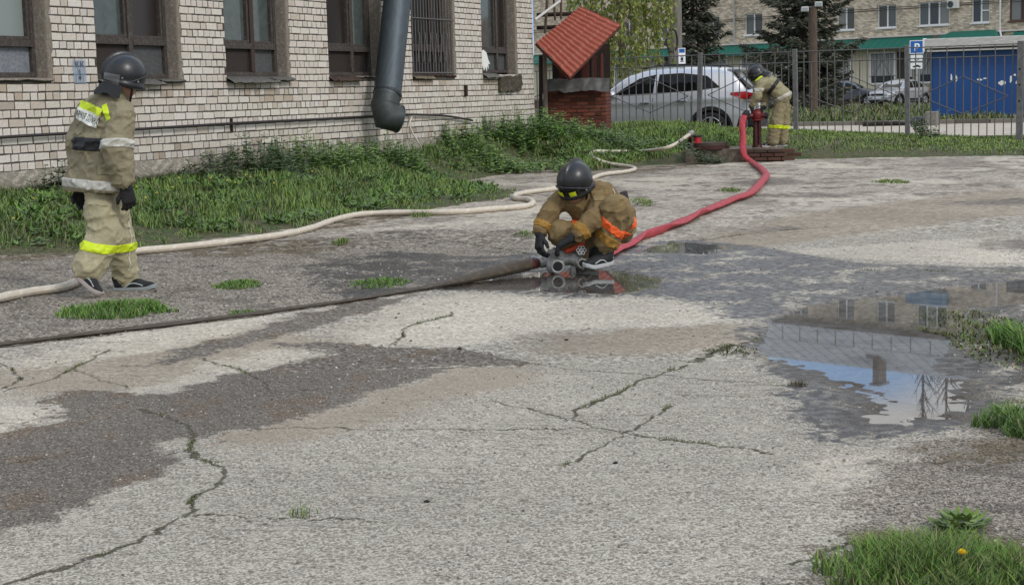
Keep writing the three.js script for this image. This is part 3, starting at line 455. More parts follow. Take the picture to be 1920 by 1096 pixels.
{
  const at = (x, y, o) => { const p = wallPx(x, y, o); return bld.localToWorld(p); };
  const c = at(726, 182, 0.4), t = thing('ventilation_duct', 'fat grey metal ventilation duct slanting down the white brick wall', 'duct', V(c.x, c.y, c.z));
  const lp = (x, y, o) => t.worldToLocal(at(x, y, o)), top = lp(752, -70, 0.4), m0 = lp(726, 178, 0.4), m1 = lp(721.5, 197, 0.4), m2 = lp(726, 217, 0.43), m3 = lp(748, 223, 0.56), R = 0.225;
  const zinc = phys(rgb(92, 102, 108), 0.5, { metalness: 0.55, map: tex(128, 128, (u, v) => { const k = 226 + 22 * tfbm(u, v, 9) + 14 * (rnd() - 0.5); return [k, k, k]; }), bumpMap: weave, bumpScale: 0.0004 });
  mesh('pipe_section', mitre([top, m0], [R, R], 32), zinc, t);
  mesh('elbow', mitre([m0, m1, m2, m3], [R * 0.985, R, R, R * 0.98], 32), phys(rgb(84, 92, 94), 0.55, { metalness: 0.5, map: grain }), t);
  mesh('clamp_band', mitre([lp(727, 174, 0.4), lp(725.6, 179, 0.4)], [R + 0.012, R + 0.012], 32), std(rgb(38, 40, 42), 0.6), t);
  mesh('seam', mitre([lp(722, 194, 0.4), lp(721.7, 196.5, 0.4)], [R + 0.007, R + 0.007], 32), std(rgb(52, 56, 58), 0.6), t);
  const dir = m3.clone().sub(m2).normalize(), cap2 = new THREE.SphereGeometry(R * 0.97, 24, 10, 0, Math.PI * 2, 0, Math.PI / 2).scale(1, 0.14, 1).applyQuaternion(new THREE.Quaternion().setFromUnitVectors(V(0, 1, 0), dir)).translate(m3.x, m3.y, m3.z);
  mesh('end_cap', cap2, zinc, t); mesh('end_ring', new THREE.TorusGeometry(R * 0.985, 0.012, 8, 36).applyQuaternion(new THREE.Quaternion().setFromUnitVectors(V(0, 0, 1), dir)).translate(m3.x, m3.y, m3.z), zinc, t);
  const pp = [[-240, 276], [0, 257.5], [210, 245], [440, 231], [600, 223], [700, 217.5], [760, 214.5], [820, 216], [850, 219], [886, 225.5]].map(([x, y]) => wallPx(x, y, 0.06)), o = bld.localToWorld(pp[0].clone());
  const wp = thing('wall_pipe', 'thin dark iron pipe running along the brick wall', 'pipe', V(o.x, o.y, o.z), wallTurn), off = pp[0].clone();
  mesh('pipe', tube(pp.map((p) => p.clone().sub(off)), 0.019, 90, 8), std(rgb(44, 38, 37), 0.7), wp);
  for (const x of [438]) { const p = wallPx(x, 230, 0.06).sub(off), y = p.y; mesh('bracket', rbox(p.x - 0.012, p.x + 0.012, y - 0.12, y + 0.06, -0.06, -0.02, 0.004), std(rgb(40, 34, 33), 0.8), wp); }
  const cp = [[772, 219], [768, 232], [773, 248], [781, 262], [789, 276], [785, 286]].map(([x, y], i) => bld.localToWorld(wallPx(x, y, 0.05 + i * 0.03)));
  const cb = mesh('cable', tube(cp.map((p) => p.clone().sub(cp[0])), 0.014, 40, 6), std(rgb(206, 200, 186), 0.7)); cb.position.copy(cp[0]); tag(cb, 'loose pale cable hanging down the wall to the weeds', 'cable');
}
// ---------- brick shed with its slipped roof ----------
const fenceDir = wallN.clone().negate(), fenceTurn = Math.atan2(-wallN.z, wallN.x);   // fence and street run square to the brick building
const yAt = (x, d) => groundY(x, d);
{
  const D = 32.4, o = atZ(1078, 217, D); o.y = 0.45;
  const t = thing('brick_shed', 'small red brick shed under a slipped red metal roof', 'shed', o, fenceTurn * 0.35);
  const L = (x, y, dz = 0) => t.worldToLocal(atZ(x, y, D + dz));
  const bx0 = L(1024, 200).x, bx1 = L(1135, 200).x, by1 = L(1080, 168).y, redB = [[140, 76, 60], [124, 66, 52], [150, 88, 70], [108, 60, 50], [132, 80, 66]].map((c) => std(rgb(...c), 0.95, { map: grain, bumpMap: grain, bumpScale: 0.004 }));
  mesh('core', box(bx0 + 0.01, bx1 - 0.01, -0.3, by1, -1.5, -0.012), std(rgb(92, 82, 72), 0.95, { map: grain }), t);
  const g1 = rbox(0, 0.238, 0, 0.062, -0.1, 0, 0.006), g2 = rbox(0, 0.112, 0, 0.062, -0.1, 0, 0.006); boxUV(g1, 3); boxUV(g2, 3);
  for (let row = 0; row * 0.075 < by1 - 0.01; row++) { let x = bx0; const half = row % 2; let k = 0; while (x < bx1 - 0.06) { const w = (half && k === 0) || x + 0.25 > bx1 ? 0.12 : 0.25; const m = mesh('brick', w > 0.2 ? g1 : g2, redB[Math.floor(rnd() * 5)], t); m.position.set(x, row * 0.075 - 0.02, rr(-0.006, 0.008)); m.rotation.z = rr(-0.01, 0.01); x += w; k++; } }
  const sideRow = []; for (let row = 0; row * 0.075 < by1 - 0.01; row++) for (let k = 0; k < 6; k++) sideRow.push(rbox(0, 0.1, row * 0.075 - 0.02, row * 0.075 + 0.042, -0.24 - k * 0.25, -0.01 - k * 0.25, 0.006).translate(bx1 - 0.095, 0, 0)); tag(mesh('side_brickwork', boxUV(merge(sideRow), 3), redB[1], t), null, null, null, 'stuff');
  // bent roofing sheet lying on the wall
  const sheet = new THREE.PlaneGeometry(bx1 - bx0 + 0.24, 0.26, 40, 6), p = sheet.attributes.position; for (let i = 0; i < p.count; i++) { const x = p.getX(i), y = p.getY(i); p.setXYZ(i, x, y + 0.05 * fbm(x * 2, 1, 3) * (y < 0 ? 1.4 : 0.5), 0.16 - y * 0.5 + 0.05 * fbm(x * 3, y * 4 + 4, 3)); } sheet.computeVertexNormals(); sheet.translate((bx0 + bx1) / 2, by1 + 0.1, 0);
  mesh('roofing_sheet', sheet, phys(rgb(106, 106, 106), 0.6, { side: THREE.DoubleSide, map: grain }), t);
  const old = std(rgb(112, 96, 82), 0.9, { map: grain }), darkW = std(rgb(58, 46, 40), 0.9, { map: grain }), redW = std(rgb(104, 52, 42), 0.85, { map: grain });
  mesh('post', rod(L(1024, 232, -0.3), L(1021, 100, -0.25), 0.045, 8), std(rgb(138, 126, 116), 0.9, { map: grain }), t); mesh('post', rod(L(1014, 232, -0.2), L(1014, 104, -0.2), 0.04, 8), darkW, t);
  mesh('post', rod(L(1128, 170), L(1127, 100), 0.04, 8), redW, t); mesh('post', rod(L(1110, 170, 0.4), L(1108, 60, 0.4), 0.04, 8), darkW, t);
  for (const [a, b, c, d, w] of [[1022, 62, 1026, 0, 0.03], [1041, 38, 1038, -10, 0.025], [1052, 36, 1052, -10, 0.025]]) mesh('pole', rod(L(a, b, 0.5), L(c, d, 0.5), w, 8), old, t);
  mesh('rail', rod(L(1003, 37, -0.4), L(1050, 2, 0.2), 0.028, 8), std(rgb(196, 192, 186), 0.7), t, 'pale bare pole laid slanting on the shed');
  for (const [y, z] of [[52, 0.7], [28, 0.7]]) mesh('beam', rod(L(1006, y, z), L(1120, y - 4, z), 0.045, 6), darkW, t);
  for (let k = 0; k < 7; k++) { const x = 1028 + k * 14.5; mesh('board', rbox(L(x, 168).x, L(x + 13.5, 168).x, by1, L(x, 108).y + rr(-0.04, 0.05), -0.72 + rr(-0.01, 0.01), -0.69, 0.005), k % 3 ? redW : darkW, t); }
  mesh('back_board', box(bx0, bx1, 0, by1 + 0.95, -1.52, -1.49), darkW, t);
  // metal tile roof: waves across, steps down the slope
  const A = L(1005, 80, -0.5), B = L(1088, 12, 0.1), C = L(1164, 46, -0.1), Dq = L(1068, 145, -0.9), nu = 14 * 7, nv = 4 * 10, pos = [], uv = [], idx = [];
  const nrm = B.clone().sub(A).cross(Dq.clone().sub(A)).normalize(); if (nrm.z < 0) nrm.negate();
  for (let j = 0; j <= nv; j++) for (let i = 0; i <= nu; i++) { const u = i / nu, v = j / nv, q = A.clone().lerp(B, u).lerp(Dq.clone().lerp(C, u), v), w = u * 14 * 2 * Math.PI, f = (v * 4) % 1, h = 0.018 * Math.sin(w) + 0.022 * Math.min(f, 0.98) + 0.012 * fbm(u * 3, v * 3, 2) - (j === nv ? 0.01 : 0); q.addScaledVector(nrm, h); pos.push(q.x, q.y, q.z); uv.push(u * 3, v * 3); if (i && j) { const d = j * (nu + 1) + i, c = d - 1, e = d - nu - 1; idx.push(c, d, e, c, e, e - 1); } }
  const rg = new THREE.BufferGeometry(); rg.setAttribute('position', new THREE.Float32BufferAttribute(pos, 3)); rg.setAttribute('uv', new THREE.Float32BufferAttribute(uv, 2)); rg.setIndex(idx); rg.computeVertexNormals();
  const roofP = mesh('roof', rg, phys(rgb(176, 92, 74), 0.5, { side: THREE.DoubleSide, map: tex(128, 128, (u, v) => { const k = 226 + 24 * tfbm(u, v, 8) + 12 * (rnd() - 0.5); return [k, k * 0.98, k * 0.95]; }) }), t);
  mesh('edge_board', merge([rod(Dq.clone().addScaledVector(nrm, -0.05), C.clone().addScaledVector(nrm, -0.05), 0.03, 6), rod(A.clone().addScaledVector(nrm, -0.05), Dq.clone().addScaledVector(nrm, -0.05), 0.025, 6)]), redW, roofP);
}
// ---------- iron fence ----------
{
  const f0 = atZ(1493, 252, 35.6), t = thing('iron_fence', 'grey iron bar fence with diamond pattern along the back of the yard', 'fence', V(f0.x, 0, f0.z), fenceTurn);
  const iron = std(rgb(132, 132, 136), 0.7, { map: grain }), bars = std(rgb(124, 123, 126), 0.7, { map: grain }), along = (px) => { const d = ray(px, 180), n = wallD, k = ((f0.x) * n.x + f0.z * n.z) / (d.x * n.x + d.z * n.z), q = d.clone().multiplyScalar(k); return t.worldToLocal(V(q.x, 0, q.z)).x; };
  const posts = [1130, 1310, 1493, 1703, 1913].map(along), gap = posts[4] - posts[3]; posts.unshift(posts[0] - gap); posts.push(posts[5] + gap);
  const gy = (x) => { const q = t.localToWorld(V(x, 0, 0)); return groundY(q.x, -q.z); }, top = 2.13;
  const post = rbox(-0.05, 0.05, 0, 1, -0.05, 0.05, 0.008); boxUV(post, 1.5);
  const barG = rod(V(0, 0, 0), V(0, 1, 0), 0.013, 6), upG = rod(V(0, 0, 0), V(0, 1, 0), 0.011, 6);
  posts.forEach((x, i) => {
    const y = gy(x) - 0.2, wide = i === 5 ? 1.35 : 1; const m = mesh('post', post, iron, t); m.position.set(x, y, 0); m.scale.set(wide, top + 0.06 - y, wide); m.rotation.z = [0, 0, -0.03, 0.012, 0.012, -0.004, 0][i];
    if (i === 5) for (const yy of [0.93, 1.27, 1.6]) mesh('hole', new THREE.CylinderGeometry(0.02, 0.02, 0.008, 12).rotateX(Math.PI / 2).translate(x, yy, 0.072), std(0x050505, 0.9), t);
    if (i === posts.length - 1) return;
    const n = 14, x1 = posts[i + 1], w = x1 - x, h = gy((x + x1) / 2), mid = (h + top - 0.25) / 2 + 0.08;
    mesh('rail', merge([rod(V(x, top, 0), V(x1, top, 0), 0.014, 6), rod(V(x, top - 0.24, 0), V(x1, top - 0.24, 0), 0.013, 6)]), bars, t);
    for (let k = 1; k < n; k++) { const bx = x + (w * k) / n + rr(-0.006, 0.006), yb = gy(bx) - 0.05, yt = k % 2 ? top : top - 0.235; const b = mesh('bar', barG, bars, t); b.position.set(bx, yb, 0); b.scale.y = yt - yb; b.rotation.z = rr(-0.008, 0.008); }
    const l = V(x + w * 0.1, mid, 0.02), r = V(x1 - w * 0.1, mid - 0.04, 0.02), u = V(x + w / 2, mid + 0.4, 0.02), d = V(x + w / 2, mid - 0.4, 0.02);
    mesh('diamond', merge([rod(l, u, 0.011, 6), rod(u, r, 0.011, 6), rod(r, d, 0.011, 6), rod(d, l, 0.011, 6)]), bars, t);
  });
}
// ---------- street behind the fence ----------
{
  const sheet = (name, pts, y, mat, label) => { const s = new THREE.Shape(); pts.forEach(([x, d], i) => s[i ? 'lineTo' : 'moveTo'](x, d)); const g = new THREE.ShapeGeometry(s).rotateX(-Math.PI / 2).translate(0, y, 0); const p = g.attributes.position, u = g.attributes.uv; for (let i = 0; i < p.count; i++) u.setXY(i, p.getX(i) / 4, p.getZ(i) / 4); return tag(mesh(name, g, mat), label, null, null, 'structure'); };
  const pale = tex(512, 512, (u, v) => { const k = 178 + 22 * tfbm(u, v, 7) + 26 * (rnd() - 0.5); return [k, k * 0.94, k * 0.85]; }), asph = tex(512, 512, (u, v) => { const k = 112 + 14 * tfbm(u, v, 6) + 20 * (rnd() - 0.5); return [k, k * 0.98, k * 0.95]; });
  const row = (d0, d1) => [[-60, d0 + 26], [80, d0 - 35], [80, d1 - 35], [-60, d1 + 26]];   // square to the brick building
  sheet('sandy_lane', row(41.5, 53.5), 0.112, std(0xffffff, 0.95, { map: pale }), 'pale sandy lane behind the fence');
  sheet('street', row(88, 104), 0.113, std(0xffffff, 0.9, { map: asph }), 'asphalt street in front of the apartment building');
  const kerb = std(rgb(150, 146, 138), 0.9, { map: grain }); const k0 = thing('kerb', 'dark worn kerb between the sandy lane and the lawn', 'kerb', V(8, 0.1, -49.9), fenceTurn);
  for (let i = -14; i < 14; i++) { const m = mesh('kerb_stone', rbox(0, 0.985, 0, 0.14, -0.09, 0.09, 0.02), i % 3 ? kerb : std(rgb(120, 116, 108), 0.9, { map: grain }), k0); m.position.set(i, 0, rr(-0.02, 0.02)); }
  // log and bags lying by the lane, concrete block
  const lg = atZ(1662, 229, 47), lt = thing('fallen_trunk', 'dark fallen tree trunk lying by the lane behind the fence', 'log', V(lg.x, 0.16, lg.z), fenceTurn + 0.1); const q = []; for (let i = 0; i <= 10; i++) q.push(V(-0.65 + 0.13 * i, 0.03 * n2(i, 3) + (i === 0 ? 0.03 : 0), 0.04 * n2(i, 8)));
  mesh('trunk', tube(q, 0.075, 40, 10), std(rgb(52, 44, 38), 0.95, { map: grain }), lt); mesh('cut_end', new THREE.CylinderGeometry(0.085, 0.085, 0.05, 12).rotateZ(Math.PI / 2).translate(-0.66, 0.02, 0), std(rgb(70, 58, 46), 0.9), lt);
  const bg = atZ(1722, 222, 46.6), br = netMesh((p) => smin(ell(p, V(0, 0.12, 0), 0.24, 0.17, 0.18), ell(p, V(0.2, 0.1, 0.04), 0.2, 0.13, 0.16), 0.05) + 0.02 * n3(p.x * 12, p.y * 12, p.z * 12), V(-0.35, -0.1, -0.28), V(0.5, 0.35, 0.28), 0.03); const bm = mesh('rubbish_bag', br, phys(rgb(34, 35, 38), 0.35)); bm.position.set(bg.x, 0.1, bg.z); tag(bm, 'black rubbish bags lying at the end of the fallen trunk', 'bag');
  const cb = atZ(1748, 225, 46.2), ct = mesh('concrete_block', boxUV(rbox(-0.17, 0.17, -0.02, 0.42, -0.2, 0.2, 0.03)), std(rgb(150, 148, 142), 0.95, { map: grain })); ct.position.set(cb.x, 0.1, cb.z); ct.rotation.y = fenceTurn; tag(ct, 'grey concrete block at the left corner of the blue kiosk', 'block');
}
// ---------- blue kiosk ----------
{
  const o = atZ(1748, 225, 52.4); const t = thing('blue_kiosk', 'blue ribbed metal kiosk with a white fascia behind the fence', 'kiosk', V(o.x, 0.1, o.z), fenceTurn);
  const blue = phys(rgb(28, 80, 146), 0.5, { map: tex(256, 256, (u, v) => { const k = 236 + 14 * tfbm(u, v, 5); return [k, k, k]; }) }), white = std(rgb(240, 240, 240), 0.7, { map: grain }), W = 3.6, H = 2.25;
  mesh('carcass', box(0.02, W - 0.02, 0.06, H, -2.0, -0.04), blue, t);
  const panel = new THREE.Shape(); panel.moveTo(0, 0); const n = 9, pw = 0.3; for (let k = 0; k < 3; k++) { const x = k * 0.1; panel.lineTo(x + 0.02, 0); panel.lineTo(x + 0.035, 0.018); panel.lineTo(x + 0.065, 0.018); panel.lineTo(x + 0.08, 0); } panel.lineTo(0.298, 0); panel.lineTo(0.298, -0.012); panel.lineTo(0, -0.012);
  const pg = new THREE.ExtrudeGeometry(panel, { depth: H - 0.12, bevelEnabled: false }).rotateX(-Math.PI / 2);
  for (let k = 0; k < W / pw - 0.5; k++) { const m = mesh('panel', pg, blue, t); m.position.set(k * pw, 0.1, -0.02); }
  mesh('base_frame', box(-0.01, W + 0.01, -0.05, 0.09, -2.02, 0.005), std(rgb(72, 76, 80), 0.7), t); mesh('corner_post', merge([box(-0.045, -0.002, 0, H, -0.06, 0.02), box(W + 0.002, W + 0.045, 0, H, -0.06, 0.02)]), std(rgb(30, 62, 110), 0.5), t);
  mesh('fascia', merge([rbox(-0.2, W + 0.3, H + 0.1, H + 0.42, -2.1, 0.34, 0.02), box(0.0, W, H + 0.002, H + 0.098, -1.9, -0.03)]), white, t); mesh('lower_band', rbox(-0.14, W + 0.2, H - 0.01, H + 0.045, 0.002, 0.3, 0.01), white, t);
  mesh('side_box', rbox(-0.26, -0.2, H + 0.0, H + 0.44, -0.2, 0.345, 0.01), std(rgb(235, 236, 238), 0.6), t);
  const paper = std(rgb(232, 232, 228), 0.9, { side: THREE.DoubleSide });
  const scrap = (x, y, w, h, s) => { const r = rngOf(s), sh = new THREE.Shape(), m = 11; for (let k = 0; k < m; k++) { const a = (k / m) * 6.283, q = 0.55 + 0.45 * r(); sh[k ? 'lineTo' : 'moveTo'](Math.cos(a) * w * q, Math.sin(a) * h * q); } mesh('paper_scrap', new THREE.ExtrudeGeometry(sh, { depth: 0.002, bevelEnabled: false }).translate(x, y, 0.0), paper, t); };
  [[0.62, 1.4, 0.04, 0.12, 1], [0.77, 1.36, 0.05, 0.14, 2], [1.52, 1.3, 0.12, 0.05, 3], [1.68, 1.34, 0.07, 0.03, 4], [2.22, 1.18, 0.14, 0.1, 5], [2.5, 1.3, 0.06, 0.14, 6], [2.62, 1.42, 0.06, 0.04, 7], [2.76, 1.18, 0.14, 0.12, 8], [3.38, 1.26, 0.13, 0.14, 9], [3.3, 1.13, 0.06, 0.05, 10]].forEach((a) => scrap(...a));
  mesh('old_patch', merge([box(0.16, 0.26, 0.3, 0.36, -0.001, 0.001), box(0.5, 0.62, 0.3, 0.34, -0.001, 0.001)]).translate(0, 0, 0.0), std(rgb(54, 118, 182), 0.6), t);
}
// ---------- signs and poles ----------
function signTex(w, h, draw) { const c = document.createElement('canvas'); c.width = w; c.height = h; draw(c.getContext('2d'), w, h); const t = new THREE.CanvasTexture(c); t.colorSpace = THREE.SRGBColorSpace; return t; }
const plate = (w, h, t, edge) => { const g = rbox(-w / 2, w / 2, -h / 2, h / 2, -0.012, 0.0, 0.004), f = new THREE.PlaneGeometry(w * 0.985, h * 0.985).translate(0, 0, 0.0025); return [g, f]; };
{
  const steel = std(rgb(138, 138, 138), 0.6, { metalness: 0.4 }), back = std(rgb(150, 152, 154), 0.6);
  const sign = (px, py, depth, label, plates, post, cat = 'sign') => {
    const o = atZ(px, py, depth), g = yAt(o.x, depth), t = thing('parking_sign', label, cat, V(o.x, g, o.z), -0.15), yl = o.y - g;
    mesh('post', rod(V(post, -0.1, -0.05), V(post, yl + 0.2, -0.05), 0.038, 10), steel, t);
    for (const [dy, w, h, tx] of plates) { const [b, f] = plate(w, h); const p = mesh('plate', b, back, t); p.position.set(0, yl + dy, 0); mesh('face', f, std(0xffffff, 0.45, { map: tx }), p); }
    return t;
  };
  const P_ = signTex(128, 128, (g, w, h) => { g.fillStyle = '#f2f4f6'; g.fillRect(0, 0, w, h); g.fillStyle = '#1c5fae'; g.fillRect(6, 6, w - 12, h - 12); g.fillStyle = '#f4f6f8'; g.font = 'bold 104px sans-serif'; g.textAlign = 'center'; g.fillText('P', w / 2 + 2, 102); });
  const wheel = signTex(128, 72, (g, w, h) => { g.fillStyle = '#eceeee'; g.fillRect(0, 0, w, h); g.strokeStyle = '#20242a'; g.lineWidth = 5; g.strokeRect(3, 3, w - 6, h - 6); g.beginPath(); g.arc(60, 46, 16, -0.6, 3.6); g.stroke(); g.beginPath(); g.moveTo(56, 20); g.lineTo(58, 42); g.lineTo(76, 42); g.lineTo(84, 58); g.stroke(); g.fillStyle = '#20242a'; g.beginPath(); g.arc(55, 13, 6, 0, 7); g.fill(); });
  const carP = signTex(128, 72, (g, w, h) => { g.fillStyle = '#eceeee'; g.fillRect(0, 0, w, h); g.strokeStyle = '#20242a'; g.lineWidth = 4; g.strokeRect(3, 3, w - 6, h - 6); g.fillStyle = '#20242a'; g.beginPath(); g.moveTo(22, 48); g.lineTo(30, 38); g.lineTo(44, 36); g.lineTo(54, 26); g.lineTo(78, 26); g.lineTo(92, 37); g.lineTo(106, 40); g.lineTo(106, 48); g.fill(); g.beginPath(); g.arc(42, 49, 7, 0, 7); g.arc(90, 49, 7, 0, 7); g.fill(); });
  sign(1719.5, 88, 60, 'blue parking sign above two white plates beside the blue kiosk', [[0.0, 0.52, 0.5, P_], [-0.41, 0.5, 0.27, wheel], [-0.70, 0.5, 0.27, carP]], 0.1);
  sign(1837, 84, 66, 'blue sign just showing above the white kiosk fascia', [[0.0, 0.58, 0.56, P_]], 0);
  const stop = signTex(96, 256, (g, w, h) => { g.fillStyle = '#eef0f2'; g.fillRect(0, 0, w, h); g.fillStyle = '#2a5fa8'; g.fillRect(8, 8, w - 16, 48); g.fillRect(8, 190, w - 16, 58); g.fillStyle = '#222a34'; g.fillRect(24, 92, 48, 12); g.fillRect(30, 112, 36, 40); g.fillRect(24, 156, 48, 10); });
  const bs = sign(1279, 110, 46, 'narrow blue and white street sign beside the concrete pole', [[0, 0.2, 0.62, stop]], 0); bs.name = numbered('street_sign');
  // concrete lamp post, thin pole with a coil of cable
  const cP = atZ(1270, 130, 52), cg = 0.1, cpole = thing('utility_pole', 'tall grey concrete utility pole in front of the dark spruce', 'pole', V(cP.x, cg, cP.z));
  mesh('shaft', new THREE.CylinderGeometry(0.15, 0.19, 9, 12).translate(0, 4.4, 0), std(rgb(142, 138, 134), 0.9, { map: grain }), cpole); mesh('wrap', new THREE.CylinderGeometry(0.165, 0.165, 0.05, 12).translate(0, 3.36, 0), std(rgb(176, 176, 176), 0.5), cpole);
  const kP = atZ(1257, 130, 50), kg = thing('cable_post', 'thin post carrying a hanging coil of black cable beside the concrete pole', 'post', V(kP.x, cg, kP.z));
  mesh('shaft', rod(V(0, -0.1, 0), V(0, 3.0, 0), 0.055, 8), std(rgb(86, 80, 76), 0.9), kg);
  const coil = []; for (let i = 0; i <= 120; i++) { const a = (i / 120) * 2 * Math.PI * 5; coil.push(V(0.06 + (0.17 + 0.02 * n2(i * 0.3, 1)) * Math.cos(a), 2.78 + (0.36 + 0.02 * n2(i * 0.3, 5)) * Math.sin(a), 0.08 + 0.05 * n2(i * 0.11, 9))); } mesh('cable_coil', tube(coil, 0.028, 360, 6), std(rgb(34, 32, 32), 0.6), kg);
  // brown post with floodlights
  const wP = atZ(1526, 180, 70), wg = thing('floodlight_post', 'brown weathered post with two floodlights on top in front of the open spruce', 'lamp post', V(wP.x, 0.1, wP.z)), wy = atZ(1524, 14, 70).y - 0.1;
  mesh('shaft', rod(V(0, -0.1, 0), V(-0.03, wy, 0), 0.2, 12, 0.19), std(rgb(112, 98, 88), 0.95, { map: grain, bumpMap: grain, bumpScale: 0.01 }), wg); mesh('bracket', rbox(-0.5, 0.42, wy - 0.04, wy + 0.05, -0.05, 0.05, 0.02), std(rgb(96, 92, 88), 0.7), wg);
  for (const [x, y] of [[-0.4, -0.08], [0.2, 0.12]]) { const l = mesh('floodlight', rbox(x - 0.16, x + 0.16, wy + y - 0.1, wy + y + 0.12, 0.06, 0.22, 0.03), std(rgb(196, 194, 190), 0.5), wg); mesh('lens', rbox(x - 0.12, x + 0.12, wy + y - 0.07, wy + y + 0.08, 0.215, 0.228, 0.005), phys(rgb(150, 156, 160), 0.15), l); }
}
// ---------- apartment building across the street ----------
{
  const D = 104, c0 = atZ(1660, 172, D), fD = ray(-2060, 197).setY(0).normalize().negate(), fN = V(-fD.z, 0, fD.x), faceTurn = Math.atan2(-fD.z, fD.x), t = thing('apartment_building', 'long beige brick apartment building with a green awning over its shop fronts', 'building', V(c0.x, 0.1, c0.z), faceTurn);
  const lx = (px, py = 40, off = 0) => { const d = ray(px, py), n = fN, k = ((c0.x) * n.x + (c0.z) * n.z + off) / (d.x * n.x + d.z * n.z), q = d.clone().multiplyScalar(k).add(V(0, EYE, 0)); return t.worldToLocal(q); };
  const X0 = lx(1000).x, X1 = lx(2250).x, EAVE = 15.1, BASE = 4.35;
  const brickT = tex(1024, 1024, (u, v) => { const rows = 40, y = v * rows, row = Math.floor(y), fy = y - row, x = u * 14 + (row % 2) * 0.5, col = Math.floor(x), fx = x - col, h = Math.abs(Math.sin((row * 57 + (((col % 14) + 14) % 14) * 131) * 12.9898) * 43758.5) % 1, j = fy < 0.16 || fx < 0.05, b = tfbm(u, v, 6, 3), k = (0.9 + 0.28 * (h - 0.5)) * (1 + 0.1 * b) + 0.06 * (rnd() - 0.5); return j ? [170 * k, 158 * k, 142 * k] : [226 * k, 209 * k, 184 * k]; });
  const bm = std(0xffffff, 0.95, { map: brickT, bumpMap: brickT, bumpScale: 0.01 });
  const win = [[1178, 30], [1245, 35], [1330, 38], [1413, 33], [1492, 44], [1586, 33], [1663, 35], [1751.5, 58], [1839, 34], [1914, 42], [1990, 36], [2070, 56]];
  const floors = [0, 1, 2, 3].map((f) => 4.82 + f * 2.72), H = 1.48, openings = [];
  win.forEach(([px, w], i) => { const a = lx(px - w / 2).x, b = lx(px + w / 2).x; floors.forEach((y, f) => openings.push({ a, b, y, i, f })); });
  const sh = new THREE.Shape(); sh.moveTo(X0, BASE - 0.6); sh.lineTo(X1, BASE - 0.6); sh.lineTo(X1, EAVE); sh.lineTo(X0, EAVE); sh.closePath();
  for (const o of openings) { const h = new THREE.Path(); h.moveTo(o.a, o.y); h.lineTo(o.a, o.y + H); h.lineTo(o.b, o.y + H); h.lineTo(o.b, o.y); h.closePath(); sh.holes.push(h); }
  const body = new THREE.ExtrudeGeometry(sh, { depth: 0.35, bevelEnabled: false }).translate(0, 0, -0.35); { const u = body.attributes.uv, p = body.attributes.position; for (let i = 0; i < p.count; i++) u.setXY(i, p.getX(i) / 3.64, p.getY(i) / 4); } mesh('wall', body, bm, t);
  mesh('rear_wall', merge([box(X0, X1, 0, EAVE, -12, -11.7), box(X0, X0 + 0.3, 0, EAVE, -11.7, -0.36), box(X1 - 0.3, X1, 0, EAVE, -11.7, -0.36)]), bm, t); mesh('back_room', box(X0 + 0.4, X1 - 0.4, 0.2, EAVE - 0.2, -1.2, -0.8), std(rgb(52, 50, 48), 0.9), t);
  const white = std(rgb(228, 228, 226), 0.6), brown = std(rgb(92, 66, 56), 0.7), glass = [phys(rgb(58, 64, 66), 0.08), phys(rgb(84, 92, 92), 0.1), phys(rgb(70, 72, 70), 0.1), phys(rgb(128, 130, 126), 0.25)];
  openings.forEach((o) => {
    const w = part('window', t), m = o.i === 9 ? brown : white, e = 0.07, z0 = -0.2, z1 = -0.1, y1 = o.y + H, big = o.b - o.a > 1.7, r0 = (k) => glass[(o.i * 7 + o.f * 5 + k * 3) % 4];
    const posts = big ? [lerp(o.a, o.b, 0.33), lerp(o.a, o.b, 0.66)] : [lerp(o.a, o.b, 0.52)], cuts = [o.a, ...posts, o.b], fr = [box(o.a, o.b, o.y, o.y + e, z0, z1), box(o.a, o.b, y1 - e, y1, z0, z1)];
    cuts.forEach((x, k) => fr.push(box(k === 0 ? x : k === cuts.length - 1 ? x - e : x - e * 0.7, k === 0 ? x + e : k === cuts.length - 1 ? x : x + e * 0.7, o.y + e, y1 - e, z0, z1 + (k && k < cuts.length - 1 ? 0.005 : 0))));
    mesh('frame', merge(fr), m, w);
    for (let k = 0; k + 1 < cuts.length; k++) mesh('pane', box(cuts[k] + e * 0.6, cuts[k + 1] - e * 0.6, o.y + e, y1 - e, -0.165, -0.155), r0(k), w);
    mesh('sill', rbox(o.a - 0.06, o.b + 0.06, o.y - 0.09, o.y - 0.002, -0.1, 0.12, 0.01), m, w);
    if (o.f === 0 && o.i === 8) mesh('vent_bar', box(lerp(o.a, o.b, 0.55), o.b - e, o.y + 0.7, o.y + 0.78, z0 + 0.01, z1 + 0.004), m, w);
  });
  // weathered string courses and brick stains stay in the brick; service lines across the facade
  const cable = std(rgb(70, 64, 60), 0.8); mesh('cable', merge([5.95, 6.08].map((y, k) => tube([V(X0, y, 0.05), V(lerp(X0, X1, 0.3), y - 0.1, 0.05), V(lerp(X0, X1, 0.6), y + 0.02, 0.05), V(X1, y - 0.06 * k, 0.05)], 0.018, 80, 5))), cable, t);
  for (const px of [1379, 1878, 2030]) mesh('drainpipe', merge([rod(V(lx(px).x, 4.2, 0.14), V(lx(px).x, EAVE - 0.1, 0.14), 0.06, 8), ...(px === 1878 ? [rod(V(lx(1878).x, 4.25, 0.14), V(lx(1900).x, 3.55, 1.3), 0.06, 8)] : [])]), std(px === 1878 ? rgb(214, 214, 212) : rgb(176, 176, 172), 0.6), t);
